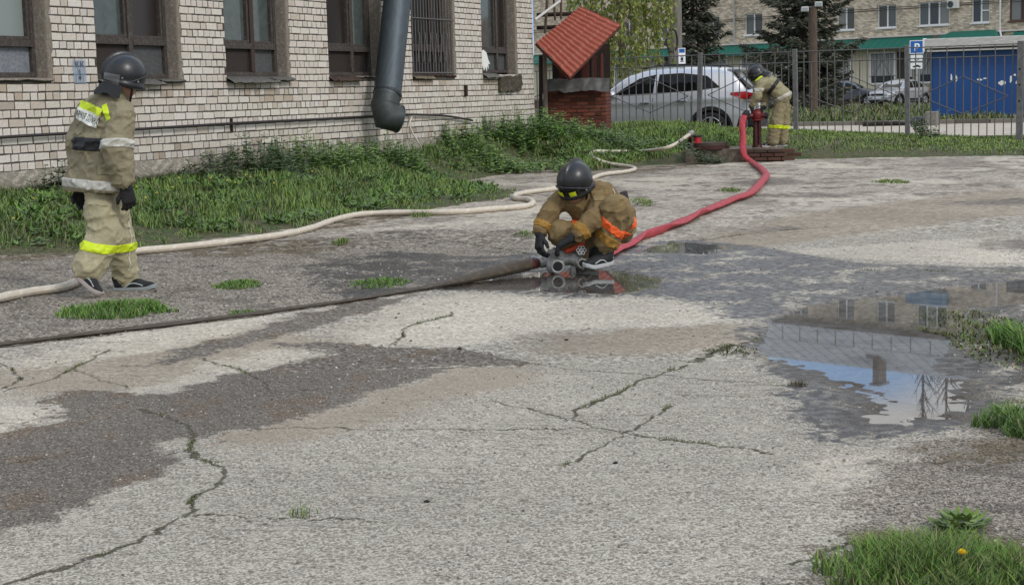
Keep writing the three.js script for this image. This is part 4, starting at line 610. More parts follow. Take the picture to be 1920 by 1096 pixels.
  // blue balcony panel high up, dishes, air conditioner
  for (const [px, y] of [[1748, floors[3] - 0.98], [1490, floors[2] - 0.98]]) mesh('balcony_panel', rbox(lx(px - 36).x, lx(px + 36).x, y, y + 0.85, 0.01, 0.75, 0.02), std(px === 1748 ? rgb(96, 134, 160) : rgb(150, 148, 140), 0.7), t);
  const ac = part('air_conditioner', t), a0 = lx(1781, 13), a1 = lx(1801, 3); mesh('case', rbox(a0.x, a1.x, a0.y - 0.12, a1.y + 0.1, 0.05, 0.34, 0.03), std(rgb(214, 212, 206), 0.6), ac); const fx = (a0.x + a1.x) / 2 - 0.12, fy = (a0.y + a1.y) / 2; mesh('fan_grille', merge([new THREE.TorusGeometry(0.19, 0.02, 6, 24), new THREE.TorusGeometry(0.1, 0.015, 6, 20), rod(V(-0.19, 0, 0), V(0.19, 0, 0), 0.012, 5), rod(V(0, -0.19, 0), V(0, 0.19, 0), 0.012, 5)]).translate(fx, fy, 0.35), std(rgb(96, 96, 94), 0.6), ac); mesh('fan', new THREE.CylinderGeometry(0.18, 0.18, 0.004, 24).rotateX(Math.PI / 2).translate(fx, fy, 0.343), std(rgb(58, 58, 58), 0.7), ac);
  for (const [px, py, r] of [[1386, 38, 0.3], [1331, 56, 0.22], [1236, 36, 0.22]]) { const p = lx(px, py, 0), d = part('satellite_dish', t); mesh('dish', new THREE.SphereGeometry(r * 1.6, 20, 8, 0, 6.2832, 0, 0.68).scale(1, 0.55, 1).rotateX(-1.25).translate(p.x, p.y, -0.15 + r), std(rgb(206, 206, 202), 0.6, { side: THREE.DoubleSide }), d); mesh('arm', rod(V(p.x, p.y - 0.05, 0.0), V(p.x, p.y, 0.35), 0.02, 6), cable, d); }
  // roof: pale metal sheets, railing, chimneys
  const pitch = new THREE.BufferGeometry(), rz = -6, RH = 18.9, ov = 0.5; pitch.setAttribute('position', new THREE.Float32BufferAttribute([X0 - ov, EAVE, ov, X1 + ov, EAVE, ov, X1 - 5, RH, rz, X0 + 5, RH, rz, X0 - ov, EAVE, -12.5, X1 + ov, EAVE, -12.5], 3)); pitch.setIndex([0, 1, 2, 0, 2, 3, 5, 4, 3, 5, 3, 2, 4, 0, 3, 1, 5, 2]); const pf = pitch.toNonIndexed(); pf.computeVertexNormals(); boxUV(pf);
  const roof = mesh('roof', pf, phys(rgb(150, 154, 156), 0.55, { metalness: 0.2 }), t);
  const seam = []; for (let x = X0 + 1; x < X1 - 1; x += 1.1) { const e = Math.min(1, Math.min(x - X0 + ov, X1 + ov - x) / 5.5); seam.push(rod(V(x, EAVE + 0.03, ov), V(x, lerp(EAVE, RH, e) + 0.03, lerp(ov, rz, e)), 0.03, 4)); } tag(mesh('standing_seam', merge(seam), std(rgb(138, 142, 144), 0.6), roof), null, null, null, 'stuff');
  mesh('eave', box(X0 - ov, X1 + ov, EAVE - 0.32, EAVE - 0.02, 0.002, ov), std(rgb(92, 84, 76), 0.9), roof);
  mesh('roof_railing', merge([rod(V(X0, EAVE + 1.15, 0.15), V(X1, EAVE + 1.15, 0.15), 0.02, 5), ...Array.from({ length: Math.floor((X1 - X0) / 1.45) }, (_, i) => rod(V(X0 + 0.5 + i * 1.45, EAVE + 0.15, 0.15), V(X0 + 0.5 + i * 1.45, EAVE + 1.15, 0.15), 0.045, 5))]), std(rgb(110, 108, 106), 0.7), roof);
  for (const px of [1588, 1300, 2020]) { const x = lx(px).x, z = -4.2; const ch = part('chimney', roof); mesh('stack', boxUV(box(x - 0.24, x + 0.24, 16.4, 19.4, z - 0.5, z + 0.5), 0.3), std(rgb(128, 116, 108), 0.95, { map: grain }), ch); mesh('flashing', rbox(x - 0.55, x + 0.55, 17.2, 17.6, z - 0.5, z + 0.95, 0.05), std(rgb(88, 84, 82), 0.7), ch); mesh('cap', rbox(x - 0.4, x + 0.4, 19.402, 19.58, z - 0.7, z + 0.7, 0.03), std(rgb(120, 116, 112), 0.8), ch); }
  // shop floor: cream siding, show windows with bars and curtains
  mesh('shop_wall', box(X0, X1, -0.2, BASE - 0.6, -0.5, 0.1), std(rgb(206, 199, 176), 0.8, { map: grain }), t);
  const sx = []; for (let x = X0; x < X1; x += 0.26) sx.push(rbox(x, x + 0.245, 0.75, BASE - 0.62, 0.101, 0.125, 0.008)); tag(mesh('siding', merge(sx), std(rgb(212, 205, 182), 0.75), t), null, null, null, 'stuff');
  mesh('plinth', box(X0, X1, -0.3, 0.62, 0.14, 0.4), std(rgb(120, 100, 88), 0.9, { map: grain }), t);
  const dark = phys(rgb(40, 44, 46), 0.1), curtain = std(rgb(186, 188, 188), 0.9);
  const shops = [[1155, 1195], [1228, 1275], [1318, 1368], [1392, 1452], [1476, 1530], [1558, 1600], [1634, 1683], [1722, 1775], [1800, 1850], [1880, 1930], [1960, 2020]];
  shops.forEach(([p, q], i) => {
    const a = lx(p, 120).x, b = lx(q, 120).x, y0 = 1.15, y1 = 3.28, w = part('shop_window', t), e = 0.12;
    mesh('frame', merge([box(a, b, y0, y0 + e, 0.13, 0.22), box(a, b, y1 - e, y1, 0.13, 0.22), box(a, a + e, y0 + e, y1 - e, 0.13, 0.22), box(b - e, b, y0 + e, y1 - e, 0.13, 0.22)]), white, w);
    mesh('pane', box(a + e, b - e, y0 + e, y1 - e, 0.128, 0.134), dark, w);
    const nc = Math.ceil((b - a) / 0.16), cu = []; for (let k = 0; k < nc - 2; k++) cu.push(new THREE.CylinderGeometry(0.07, 0.075, y1 - y0 - 0.75, 6, 1, true, 0, Math.PI).rotateY(-Math.PI / 2).translate(a + e + 0.1 + k * 0.16, (y0 + y1) / 2 + 0.2, 0.136)); mesh('curtain', merge(cu), curtain, w);
    const gr = []; for (let k = 1; k < 7; k++) gr.push(rod(V(lerp(a, b, k / 7), y0 + e, 0.25), V(lerp(a, b, k / 7), y1 - e, 0.25), 0.012, 4)); for (const y of [y0 + 0.55, y1 - 0.5]) gr.push(rod(V(a, y, 0.25), V(b, y, 0.25), 0.012, 4)); gr.push(rod(V(lerp(a, b, 0.2), y0 + 0.6, 0.26), V(lerp(a, b, 0.5), y1 - 0.5, 0.26), 0.012, 4), rod(V(lerp(a, b, 0.8), y0 + 0.6, 0.26), V(lerp(a, b, 0.5), y1 - 0.5, 0.26), 0.012, 4)); mesh('window_bars', merge(gr), std(rgb(70, 72, 74), 0.7), w);
  });
  const dr = part('entrance', t), da = lx(1686, 120).x, db = lx(1716, 120).x; mesh('door', rbox(da, db, 0.3, 3.2, 0.13, 0.2, 0.02), std(rgb(52, 46, 44), 0.6), dr); mesh('door_frame', merge([box(da - 0.1, da - 0.002, 0.3, 3.3, 0.13, 0.26), box(db + 0.002, db + 0.1, 0.3, 3.3, 0.13, 0.26)]), std(rgb(160, 156, 148), 0.7), dr); mesh('notice', box(lerp(da, db, 0.55), lerp(da, db, 0.95), 1.6, 2.4, 0.201, 0.215), std(rgb(196, 196, 190), 0.8), dr);
  mesh('porch_wall', box(lx(1740, 150).x, lx(1800, 150).x, 0, 1.1, 0.41, 1.6), std(rgb(176, 166, 148), 0.9, { map: grain }), t);
  // green awning: a long sloping sheet with ribs, and a hipped hood over the entrance
  const green = phys(rgb(16, 98, 82), 0.55, { side: THREE.DoubleSide }), awn = part('awning', t), slope = (a, b, y0, y1, out) => { const g = new THREE.BufferGeometry(); g.setAttribute('position', new THREE.Float32BufferAttribute([a, y0, out, b, y0, out, b, y1, 0.13, a, y1, 0.13, a, y0 - 0.1, out, b, y0 - 0.1, out], 3)); g.setIndex([0, 1, 2, 0, 2, 3, 4, 5, 1, 4, 1, 0]); const h = g.toNonIndexed(); h.computeVertexNormals(); return boxUV(h); };
  const Ay0 = 3.5, Ay1 = 4.14, hx0 = lx(1752, 70).x, hx1 = lx(1905, 70).x; mesh('sheet', slope(X0, hx0, Ay0, Ay1, 1.3), green, awn); mesh('sheet', slope(hx1, X1, Ay0, Ay1, 1.3), green, awn);
  const hood = new THREE.BufferGeometry(); hood.setAttribute('position', new THREE.Float32BufferAttribute([hx0, 3.4, 2.6, hx1, 3.4, 2.6, hx1 - 1.3, 4.35, 0.13, hx0 + 1.3, 4.35, 0.13, hx0, 3.4, 0.13, hx1, 3.4, 0.13], 3)); hood.setIndex([0, 1, 2, 0, 2, 3, 4, 0, 3, 1, 5, 2]); const hg = hood.toNonIndexed(); hg.computeVertexNormals(); mesh('hood', boxUV(hg), green, awn);
  const rib = []; for (let x = X0 + 0.4; x < X1; x += 0.55) { if (x > hx0 - 0.1 && x < hx1 + 0.1) continue; rib.push(rod(V(x, Ay0 + 0.01, 1.3), V(x, Ay1 + 0.01, 0.13), 0.018, 4)); } tag(mesh('rib', merge(rib), std(rgb(22, 100, 84), 0.6), awn), null, null, null, 'stuff');
  mesh('flashing', rbox(X0, X1, Ay1 + 0.05, Ay1 + 0.13, 0.01, 0.2, 0.01), std(rgb(206, 204, 198), 0.7), awn);
}
// ---------- trees ----------
function leafCloud(list, mat, name, parent) { return mesh(name, merge(list), mat, parent); }
// a leafy or needled mass as many small two-sided blades, gathered in one mesh
function blades(spots, w, l, seed, tint, droop = 0) {
  const r = rngOf(seed), n = spots.length, pos = new Float32Array(n * 12), nor = new Float32Array(n * 12), col = new Float32Array(n * 12), idx = [], a = V(0, 0, 0), b = V(0, 0, 0), c = V(0, 0, 0);
  spots.forEach(([x, y, z, dx, dy, dz, k], i) => {
    a.set(dx + (r() - 0.5) * 0.7, dy + (r() - 0.5) * 0.7 - droop, dz + (r() - 0.5) * 0.7).normalize(); b.set(r() - 0.5, r() - 0.5, r() - 0.5).cross(a).normalize(); c.copy(a).cross(b);
    const L = l * (0.6 + 0.8 * r()) * (k || 1), W = w * (0.7 + 0.6 * r()), t = tint[Math.floor(r() * tint.length)], q = 0.75 + 0.5 * r();
    [[0, 0], [0.5, 0.5], [1, 0], [0.5, -0.5]].forEach(([u, v], m) => { const o = i * 12 + m * 3; pos[o] = x + a.x * L * u + b.x * W * v; pos[o + 1] = y + a.y * L * u + b.y * W * v; pos[o + 2] = z + a.z * L * u + b.z * W * v; nor[o] = -c.x; nor[o + 1] = -c.y; nor[o + 2] = -c.z; col[o] = t.r * q; col[o + 1] = t.g * q; col[o + 2] = t.b * q; });
    idx.push(i * 4, i * 4 + 1, i * 4 + 2, i * 4, i * 4 + 2, i * 4 + 3);
  });
  const g = new THREE.BufferGeometry(); g.setAttribute('position', new THREE.BufferAttribute(pos, 3)); g.setAttribute('normal', new THREE.BufferAttribute(nor, 3)); g.setAttribute('color', new THREE.BufferAttribute(col, 3)); g.setIndex(idx); return g;
}
const leafMat = (o = {}) => phys(0xffffff, 0.75, { vertexColors: true, side: THREE.DoubleSide, ...o });
const bark = std(rgb(84, 72, 62), 0.95, { map: grain, bumpMap: grain, bumpScale: 0.02 });
function spruce(px, py, depth, hgt, reach, label, seed, gaps, low) {
  const o = atZ(px, py, depth), t = thing('spruce_tree', label, 'tree', V(o.x, 0.1, o.z)), r = rngOf(seed), spots = [], limbs = [];
  mesh('trunk', rod(V(0, -0.2, 0), V(0, hgt, 0), reach * 0.075, 10, 0.03), bark, t);
  for (let y = low; y < hgt; y += 0.13) {
    const f = 1 - (y - low) / (hgt - low), n = 3 + Math.floor(r() * 3), tier = 0.75 + 0.35 * Math.sin(y * 2.3) * r();
    for (let k = 0; k < n; k++) {
      if (r() < gaps) continue;
      const az = r() * 6.283, len = reach * (0.16 + 0.84 * Math.pow(f, 0.62)) * (0.55 + 0.55 * r()) * tier, dip = 0.12 + 0.25 * f + 0.1 * r(), dx = Math.cos(az), dz = Math.sin(az);
      const P0 = V(0, y, 0), P1 = V(dx * len * 0.6, y - len * dip * 0.55, dz * len * 0.6), P2 = V(dx * len, y - len * dip * 0.45 + 0.1 * len, dz * len);
      limbs.push(rod(P0, P1, 0.035 * f + 0.012, 4, 0.02), rod(P1, P2, 0.02, 4, 0.006));
      const m = Math.ceil(len * 62);
      for (let s = 0; s < m; s++) { const u = Math.pow(r(), 0.7), q = u < 0.6 ? P0.clone().lerp(P1, u / 0.6) : P1.clone().lerp(P2, (u - 0.6) / 0.4), side = (r() - 0.5) * 0.5 * len * (1.1 - u) ; spots.push([q.x - dz * side + (r() - 0.5) * 0.06, q.y - Math.abs(side) * 0.25 - r() * 0.12, q.z + dx * side, dx * 0.7 - dz * Math.sign(side) * 0.8, -0.35, dz * 0.7 + dx * Math.sign(side) * 0.8, 0.7 + 0.5 * r()]); }
    }
  }
  tag(mesh('crown', blades(spots, 0.085, 0.3, seed + 1, [rgb(70, 76, 60), rgb(82, 84, 68), rgb(58, 66, 54), rgb(94, 88, 74)]), leafMat(), t), null); mesh('branches', merge(limbs), bark, t); return t;
}
spruce(1300, 130, 66, 10.5, 1.85, 'dense dark spruce behind the concrete utility pole', 21, 0.06, 0.5);
spruce(1506, 140, 80, 9.8, 4.3, 'open ragged spruce behind the brown floodlight post', 22, 0.22, 0.7);
{   // weeping birch behind the shed
  const o = atZ(1168, 150, 47), t = thing('birch_tree', 'young yellow-green weeping birch behind the brick shed', 'tree', V(o.x, 0.1, o.z)), r = rngOf(77), spots = [], tw = [];
  mesh('trunk', tube([V(0, -0.2, 0), V(0.05, 2, 0), V(-0.1, 4, 0.1), V(0.1, 6.4, 0)], 0.07, 24, 8), std(rgb(110, 102, 92), 0.9, { map: grain }), t);
  for (let k = 0; k < 120; k++) {
    const y = rr(1.9, 6.2), az = r() * 6.283, len = (0.5 + 0.9 * r()) * (y > 3.5 ? 1.1 : 0.8), dx = Math.cos(az), dz = Math.sin(az), tip = V(dx * len, y + 0.25, dz * len), fall = 0.7 + 1.3 * r(), pts = [V(0, y - 0.3, 0), V(dx * len * 0.55, y + 0.3, dz * len * 0.55), tip, V(dx * len * 1.12, y + 0.1 - fall * 0.5, dz * len * 1.12), V(dx * len * 1.15, y - fall, dz * len * 1.15)], cv = new THREE.CatmullRomCurve3(pts);
    tw.push(new THREE.TubeGeometry(cv, 12, 0.009, 4)); for (let s = 0; s < 60; s++) { const q = cv.getPoint(0.25 + 0.75 * r()); spots.push([q.x + (r() - 0.5) * 0.14, q.y + (r() - 0.5) * 0.1, q.z + (r() - 0.5) * 0.14, r() - 0.5, -0.7, r() - 0.5, 1]); }
  }
  mesh('branches', merge(tw), std(rgb(98, 88, 62), 0.9), t); mesh('crown', blades(spots, 0.085, 0.13, 5, [rgb(138, 150, 62), rgb(120, 134, 54), rgb(158, 164, 84), rgb(102, 118, 48)]), leafMat({ transmission: 0.5, thickness: 0, roughness: 1 }), t);
}
for (const [px, d, h, s] of [[1735, 132, 31, 1], [1780, 128, 29, 2], [1822, 134, 34, 3], [1868, 130, 32, 4], [1940, 133, 34, 5]]) {   // bare poplars behind the apartment roof
  const o = atZ(px, 150, d), t = thing('bare_poplar', ['bare poplar behind the apartment roof, nearest the middle of the puddle reflection', 'lowest bare poplar behind the apartment roof, second from the left', 'tall bare poplar in the middle of the row behind the apartment roof', 'bare poplar behind the apartment roof, fourth from the left', 'bare poplar farthest right behind the apartment roof'][s - 1], 'tree', V(o.x, 0.1, o.z), 0, 'bare poplars mirrored in the puddle'), r = rngOf(300 + s), l = [];
  mesh('trunk', rod(V(0, 0, 0), V(0, h, 0), 0.3, 8, 0.05), bark, t);
  for (let k = 0; k < 48; k++) { const y = rr(0.4, 0.97) * h, a = r() * 6.283, len = (1 - y / h) * 3.5 + 1.2; const e = V(Math.cos(a) * len * (0.4 + 0.4 * r()), y + len * (0.6 + 0.4 * r()), Math.sin(a) * len * 0.5); l.push(rod(V(0, y, 0), e, 0.06, 4, 0.02)); for (let m = 0; m < 4; m++) { const q = V(0, y, 0).lerp(e, 0.3 + 0.6 * r()); l.push(rod(q, q.clone().add(V((r() - 0.5) * 1.2, 0.8 * r() + 0.3, (r() - 0.5) * 1.2)), 0.026, 3, 0.01)); } }
  mesh('branches', merge(l), bark, t);
}
// ---------- cars ----------
// body as cross-sections along x (rear at 0, nose at L); side(x, y) gives the half width
function car(name, label, cat, spec, parent) {
  const t = thing(name, label, cat), { L, W, roofY, belt, low, topLine, paintM, wheels, R, glassPoly, rear } = spec;
  const interp = (pts, x) => { for (let i = 0; i + 1 < pts.length; i++) if (x <= pts[i + 1][0]) { const u = clamp((x - pts[i][0]) / (pts[i + 1][0] - pts[i][0])); const s = u * u * (3 - 2 * u); return lerp(pts[i][1], pts[i + 1][1], pts[i][2] ? u : lerp(u, s, 0.5)); } return pts[pts.length - 1][1]; };
  const topY = (x) => interp(topLine, x), botY = (x) => low + 0.16 * ss(0.55, 0.0, x) + 0.1 * ss(L - 0.5, L, x);
  const plan = (x) => (W / 2) * Math.pow(1 - Math.pow(Math.abs((x - L / 2) / (L / 2 + 0.004)), 4.6), 0.34);
  const side = (x, y) => { const b = belt(x), up = y > b ? (y - b) / (roofY - b) : 0, dn = y < low + 0.35 ? (low + 0.35 - y) * 0.12 : 0, cr = 0.02 * Math.exp(-(((y - (b - 0.12)) / 0.05) ** 2)); return plan(x) * (1 - 0.05 * Math.max(0, (b - y)) * 0.3) - 0.235 * up * up * 0.55 - 0.11 * up - dn + cr; };
  const inArch = (x, y) => wheels.some((wx) => Math.hypot(x - wx, y - R) < R + 0.075);
  const nx = 110, ny = 26, nr = 8, pos = [], idx = [], ring = (ny + 1 + nr) * 2;
  const cols = [];
  for (let i = 0; i <= nx; i++) {
    const x = L * (0.5 - 0.5 * Math.cos((Math.PI * i) / nx)), y0 = botY(x), y1 = topY(x), half = [];
    for (let j = 0; j <= ny; j++) { const y = lerp(y0, y1 - 0.035, j / ny); half.push([y, Math.max(0.02, side(x, y))]); }
    const [ye, ze] = half[ny]; for (let k = 1; k <= nr; k++) { const a = (k / nr) * (Math.PI / 2), f = Math.sin(a); half.push([ye + 0.035 * Math.min(1, f * 1.4) + 0.04 * f * f * (ze > 0.3 ? 1 : 0), ze * (1 - Math.pow(k / nr, 1.25))]); }
    cols.push(half.map(([y, z]) => [x, y, z]));
  }
  const tri = (a, b, c) => { pos.push(...a, ...b, ...c); };
  for (let i = 0; i < nx; i++) for (let j = 0; j < ny + nr; j++) {
    const a = cols[i][j], b = cols[i + 1][j], c = cols[i + 1][j + 1], d = cols[i][j + 1], mx = (a[0] + b[0] + c[0] + d[0]) / 4, my = (a[1] + b[1] + c[1] + d[1]) / 4; if (j < ny && inArch(mx, my)) continue;
    tri(a, b, c); tri(a, c, d); const m = ([x, y, z]) => [x, y, -z]; tri(m(a), m(c), m(b)); tri(m(a), m(d), m(c));
  }
  for (const i of [0, nx]) for (let j = 0; j < ny + nr; j++) { const a = cols[i][j], b = cols[i][j + 1], m = ([x, y, z]) => [x, y, -z]; tri(a, b, m(a)); tri(b, m(b), m(a)); }
  let g = new THREE.BufferGeometry(); g.setAttribute('position', new THREE.Float32BufferAttribute(pos, 3)); g.computeVertexNormals();
  { // weld for smooth shading
    const p = g.attributes.position, map = new Map(), nn = g.attributes.normal, key = (i) => Math.round(p.getX(i) * 500) + ',' + Math.round(p.getY(i) * 500) + ',' + Math.round(p.getZ(i) * 500); for (let i = 0; i < p.count; i++) { const k = key(i); const v = map.get(k) || V(0, 0, 0); v.x += nn.getX(i); v.y += nn.getY(i); v.z += nn.getZ(i); map.set(k, v); } for (let i = 0; i < p.count; i++) { const v = map.get(key(i)).clone().normalize(); nn.setXYZ(i, v.x, v.y, v.z); } }
  mesh('body', boxUV(g), paintM, t);
  const black = std(rgb(26, 27, 29), 0.7), glassM = phys(rgb(12, 14, 16), 0.05, { specularIntensity: 0.55 }), chrome = std(rgb(190, 192, 196), 0.25, { metalness: 0.9 });
  mesh('underbody', box(0.25, L - 0.3, low - 0.02, low + 0.3, -W / 2 + 0.2, W / 2 - 0.2), black, t);
  // a piece lying on the body side, cut from (x, y) outlines
  const skin = (poly, off, s) => { const sh = new THREE.Shape(); poly.forEach(([x, y], i) => sh[i ? 'lineTo' : 'moveTo'](x, y)); let q = new THREE.ShapeGeometry(sh); q = new TessellateModifier(0.12, 5).modify(q); const p = q.attributes.position; for (let i = 0; i < p.count; i++) p.setZ(i, s * (side(p.getX(i), p.getY(i)) + off)); if (s < 0) { const ar = p.array; for (let i = 0; i < p.count; i += 3) for (let k = 0; k < 3; k++) { const w = ar[i * 3 + 3 + k]; ar[i * 3 + 3 + k] = ar[i * 3 + 6 + k]; ar[i * 3 + 6 + k] = w; } } q.computeVertexNormals(); return q; };
  for (const s of [1, -1]) {
    for (const poly of glassPoly) mesh('side_window', skin(poly, 0.006, s), glassM, t);
    if (spec.trim) mesh('window_trim', merge(spec.trim.map((p) => skin(p, 0.004, s))), chrome, t);
    for (const x of spec.doorLines || []) mesh('door_gap', skin([[x, low + 0.2], [x + 0.012, low + 0.2], [x + 0.012, belt(x) - 0.02], [x, belt(x) - 0.02]], 0.002, s), black, t);
    for (const x of spec.handles || []) mesh('door_handle', rbox(x, x + 0.2, belt(x) - 0.13, belt(x) - 0.1, -0.02, 0.02, 0.01).translate(0, 0, s * (side(x, belt(x) - 0.11) + 0.02)), chrome, t);
    const ml = V(spec.mirror, belt(spec.mirror) + 0.07, s * (side(spec.mirror, belt(spec.mirror)) + 0.11)); const mr = part('mirror', t); mesh('mirror_case', new THREE.SphereGeometry(0.12, 14, 10).scale(0.7, 0.72, 1).translate(ml.x, ml.y, ml.z), paintM, mr); mesh('mirror_foot', rod(V(ml.x, ml.y - 0.06, ml.z - s * 0.14), V(ml.x, ml.y - 0.03, ml.z), 0.03, 6), black, mr);
    mesh('sill_cladding', skin([[0.3, low + 0.03], [L - 0.3, low + 0.03], [L - 0.3, low + 0.15], [0.3, low + 0.15]].filter(() => true), 0.012, s).deleteAttribute ? skin([[wheels[0] + R + 0.1, low + 0.02], [wheels[1] - R - 0.1, low + 0.02], [wheels[1] - R - 0.1, low + 0.15], [wheels[0] + R + 0.1, low + 0.15]], 0.012, s) : null, black, t);
  }
  for (const wx of wheels) for (const s of [1, -1]) {
    const zc = s * (plan(wx) - 0.11), w = part('wheel', t);
    mesh('tyre', new THREE.TorusGeometry(R - 0.075, 0.085, 12, 40).scale(1, 1, 1.25).translate(wx, R, zc), std(rgb(30, 30, 31), 0.9), w);
    const spokes = []; for (let k = 0; k < 5; k++) { const sp = rbox(-0.03, 0.03, 0.03, R - 0.13, -0.015, 0.015, 0.008).rotateZ((k / 5) * 6.283); spokes.push(sp.translate(wx, R, zc + s * 0.085)); } spokes.push(new THREE.TorusGeometry(R - 0.13, 0.018, 8, 36).translate(wx, R, zc + s * 0.085), new THREE.CylinderGeometry(0.05, 0.05, 0.04, 14).rotateX(Math.PI / 2).translate(wx, R, zc + s * 0.085)); mesh('rim', merge(spokes), std(rgb(170, 172, 176), 0.35, { metalness: 0.7 }), w); mesh('brake_disc', new THREE.CylinderGeometry(R - 0.12, R - 0.12, 0.02, 28).rotateX(Math.PI / 2).translate(wx, R, zc), std(rgb(40, 40, 42), 0.6, { metalness: 0.4 }), w);
    const arch = []; const n = 26; for (let k = 0; k < n; k++) for (const [ra, rb] of [[R + 0.03, R + 0.115]]) { const a = (-0.12 + 1.24 * (k / n)) * Math.PI, b = (-0.12 + 1.24 * ((k + 1) / n)) * Math.PI; const pt = (q, rad) => { const x = wx + Math.cos(q) * rad, y = R + Math.sin(q) * rad; return V(x, Math.max(y, low - 0.02), s * (side(clamp(x, 0.05, L - 0.05), Math.max(y, low + 0.02)) + 0.014)); }; const A = pt(a, ra), B = pt(b, ra), C = pt(b, rb), D2 = pt(a, rb); const q = new THREE.BufferGeometry(); q.setAttribute('position', new THREE.Float32BufferAttribute(s > 0 ? [...A, ...D2, ...C, ...A, ...C, ...B] : [...A, ...C, ...D2, ...A, ...B, ...C], 3)); q.computeVertexNormals(); q.setAttribute('uv', new THREE.Float32BufferAttribute(new Float32Array(12), 2)); arch.push(q); }
    mesh('wheel_arch', merge(arch), black, t); mesh('wheel_well', new THREE.CylinderGeometry(R + 0.085, R + 0.085, 0.34, 28, 1, true).rotateX(Math.PI / 2).translate(wx, R, s * (plan(wx) - 0.2)), std(rgb(14, 14, 15), 0.95, { side: THREE.DoubleSide }), t); mesh('well_back', new THREE.CylinderGeometry(R + 0.085, R + 0.085, 0.01, 28).rotateX(Math.PI / 2).translate(wx, R, s * (plan(wx) - 0.37)), std(rgb(14, 14, 15), 0.95), t);
  }
  spec.extra(t, { skin, side, plan, topY, glassM, black, chrome, belt });
  return t;
}
const lampRed = phys(rgb(150, 18, 24), 0.12), lampWhite = phys(rgb(225, 226, 228), 0.15);
const suvSpec = {
  L: 4.62, W: 1.86, R: 0.36, low: 0.3, roofY: 1.7, belt: (x) => 1.06 + 0.06 * ss(2.2, 0.4, x) - 0.02 * ss(3, 4.4, x),
  topLine: [[0, 0.78], [0.05, 1.02], [0.14, 1.18, 1], [0.52, 1.6, 1], [0.75, 1.655], [1.6, 1.7], [2.3, 1.69], [2.75, 1.58], [3.5, 1.13, 1], [3.65, 1.08], [4.25, 0.96], [4.5, 0.82], [4.62, 0.6]],
  wheels: [0.94, 3.68], mirror: 3.12, doorLines: [1.36, 2.22, 3.28], handles: [1.45, 2.3],
  glassPoly: [[[0.72, 1.24], [1.18, 1.19], [1.18, 1.52], [1.02, 1.5]], [[1.22, 1.185], [2.14, 1.15], [2.1, 1.56], [1.6, 1.575], [1.22, 1.53]], [[2.22, 1.15], [3.14, 1.12], [2.92, 1.26], [2.55, 1.48], [2.18, 1.56]]],
  trim: [[[0.66, 1.215], [2.2, 1.125], [3.2, 1.09], [3.2, 1.105], [2.2, 1.145], [0.7, 1.235]]],
  extra(t, k) {
    // rear window, spoiler, lamps, plate
    const glass = new THREE.BufferGeometry(), a = [0.135, 1.2], b = [0.49, 1.575], z0 = 0.66, z1 = 0.56; glass.setAttribute('position', new THREE.Float32BufferAttribute([a[0] - 0.014, a[1], -z0, a[0] - 0.014, a[1], z0, b[0] - 0.014, b[1], z1, b[0] - 0.014, b[1], -z1], 3)); glass.setIndex([0, 1, 2, 0, 2, 3]); glass.computeVertexNormals(); mesh('rear_window', boxUV(glass), k.glassM, t);
    mesh('rear_spoiler', rbox(0.3, 0.62, 1.6, 1.66, -0.6, 0.6, 0.025), suvPaint, t);
    for (const s of [1, -1]) mesh('tail_lamp', k.skin([[0.06, 0.98], [0.2, 0.96], [0.5, 1.07], [0.5, 1.12], [0.2, 1.14], [0.07, 1.1]], 0.012, s), lampRed, t, null);
    mesh('tail_lamp', merge([rbox(-0.012, 0.06, 0.98, 1.11, 0.3, 0.86, 0.02), rbox(-0.012, 0.06, 0.98, 1.11, -0.86, -0.3, 0.02)]), lampRed, t); mesh('reversing_lamp', merge([rbox(-0.016, 0.05, 0.955, 0.99, 0.55, 0.84, 0.01), rbox(-0.016, 0.05, 0.955, 0.99, -0.84, -0.55, 0.01)]), lampWhite, t);
    mesh('rear_bumper', rbox(-0.02, 0.22, 0.36, 0.62, -0.82, 0.82, 0.05), k.black, t); mesh('number_plate', rbox(-0.022, -0.008, 0.76, 0.87, -0.26, 0.26, 0.005), std(rgb(228, 228, 226), 0.5), t);
    mesh('roof_rail', merge([1, -1].flatMap((s) => [tube([V(0.75, 1.68, s * 0.6), V(1.0, 1.745, s * 0.6), V(2.0, 1.76, s * 0.6), V(2.55, 1.69, s * 0.6)], 0.02, 24, 6)])), k.black, t);
    for (const s of [1, -1]) mesh('headlamp', k.skin([[4.1, 0.82], [4.45, 0.72], [4.5, 0.8], [4.1, 0.92]], 0.01, s), lampWhite, t);
    const ws = new THREE.BufferGeometry(); ws.setAttribute('position', new THREE.Float32BufferAttribute([2.78, 1.575, -0.54, 2.78, 1.575, 0.54, 3.46, 1.17, 0.7, 3.46, 1.17, -0.7], 3)); ws.setIndex([0, 1, 2, 0, 2, 3]); ws.computeVertexNormals(); mesh('windscreen', boxUV(ws), k.glassM, t);
  },
};
const suvPaint = phys(rgb(196, 198, 203), 0.28, { metalness: 0.45, clearcoat: 1, clearcoatRoughness: 0.08 });
suvSpec.paintM = suvPaint;
{
  const p = atZ(1333, 238, 38.3), t = car('white_suv', 'silver-white SUV with dark windows parked behind the iron fence', 'car', suvSpec), th = Math.atan2(0.33, -0.94);   // local x points to the nose, away to the left
  t.rotation.y = th; t.scale.setScalar(1.1); const w = V(0.94, 0.36, -0.86).multiplyScalar(1.1).applyAxisAngle(V(0, 1, 0), th); t.position.copy(p).sub(w); t.position.y = 0.02;
}
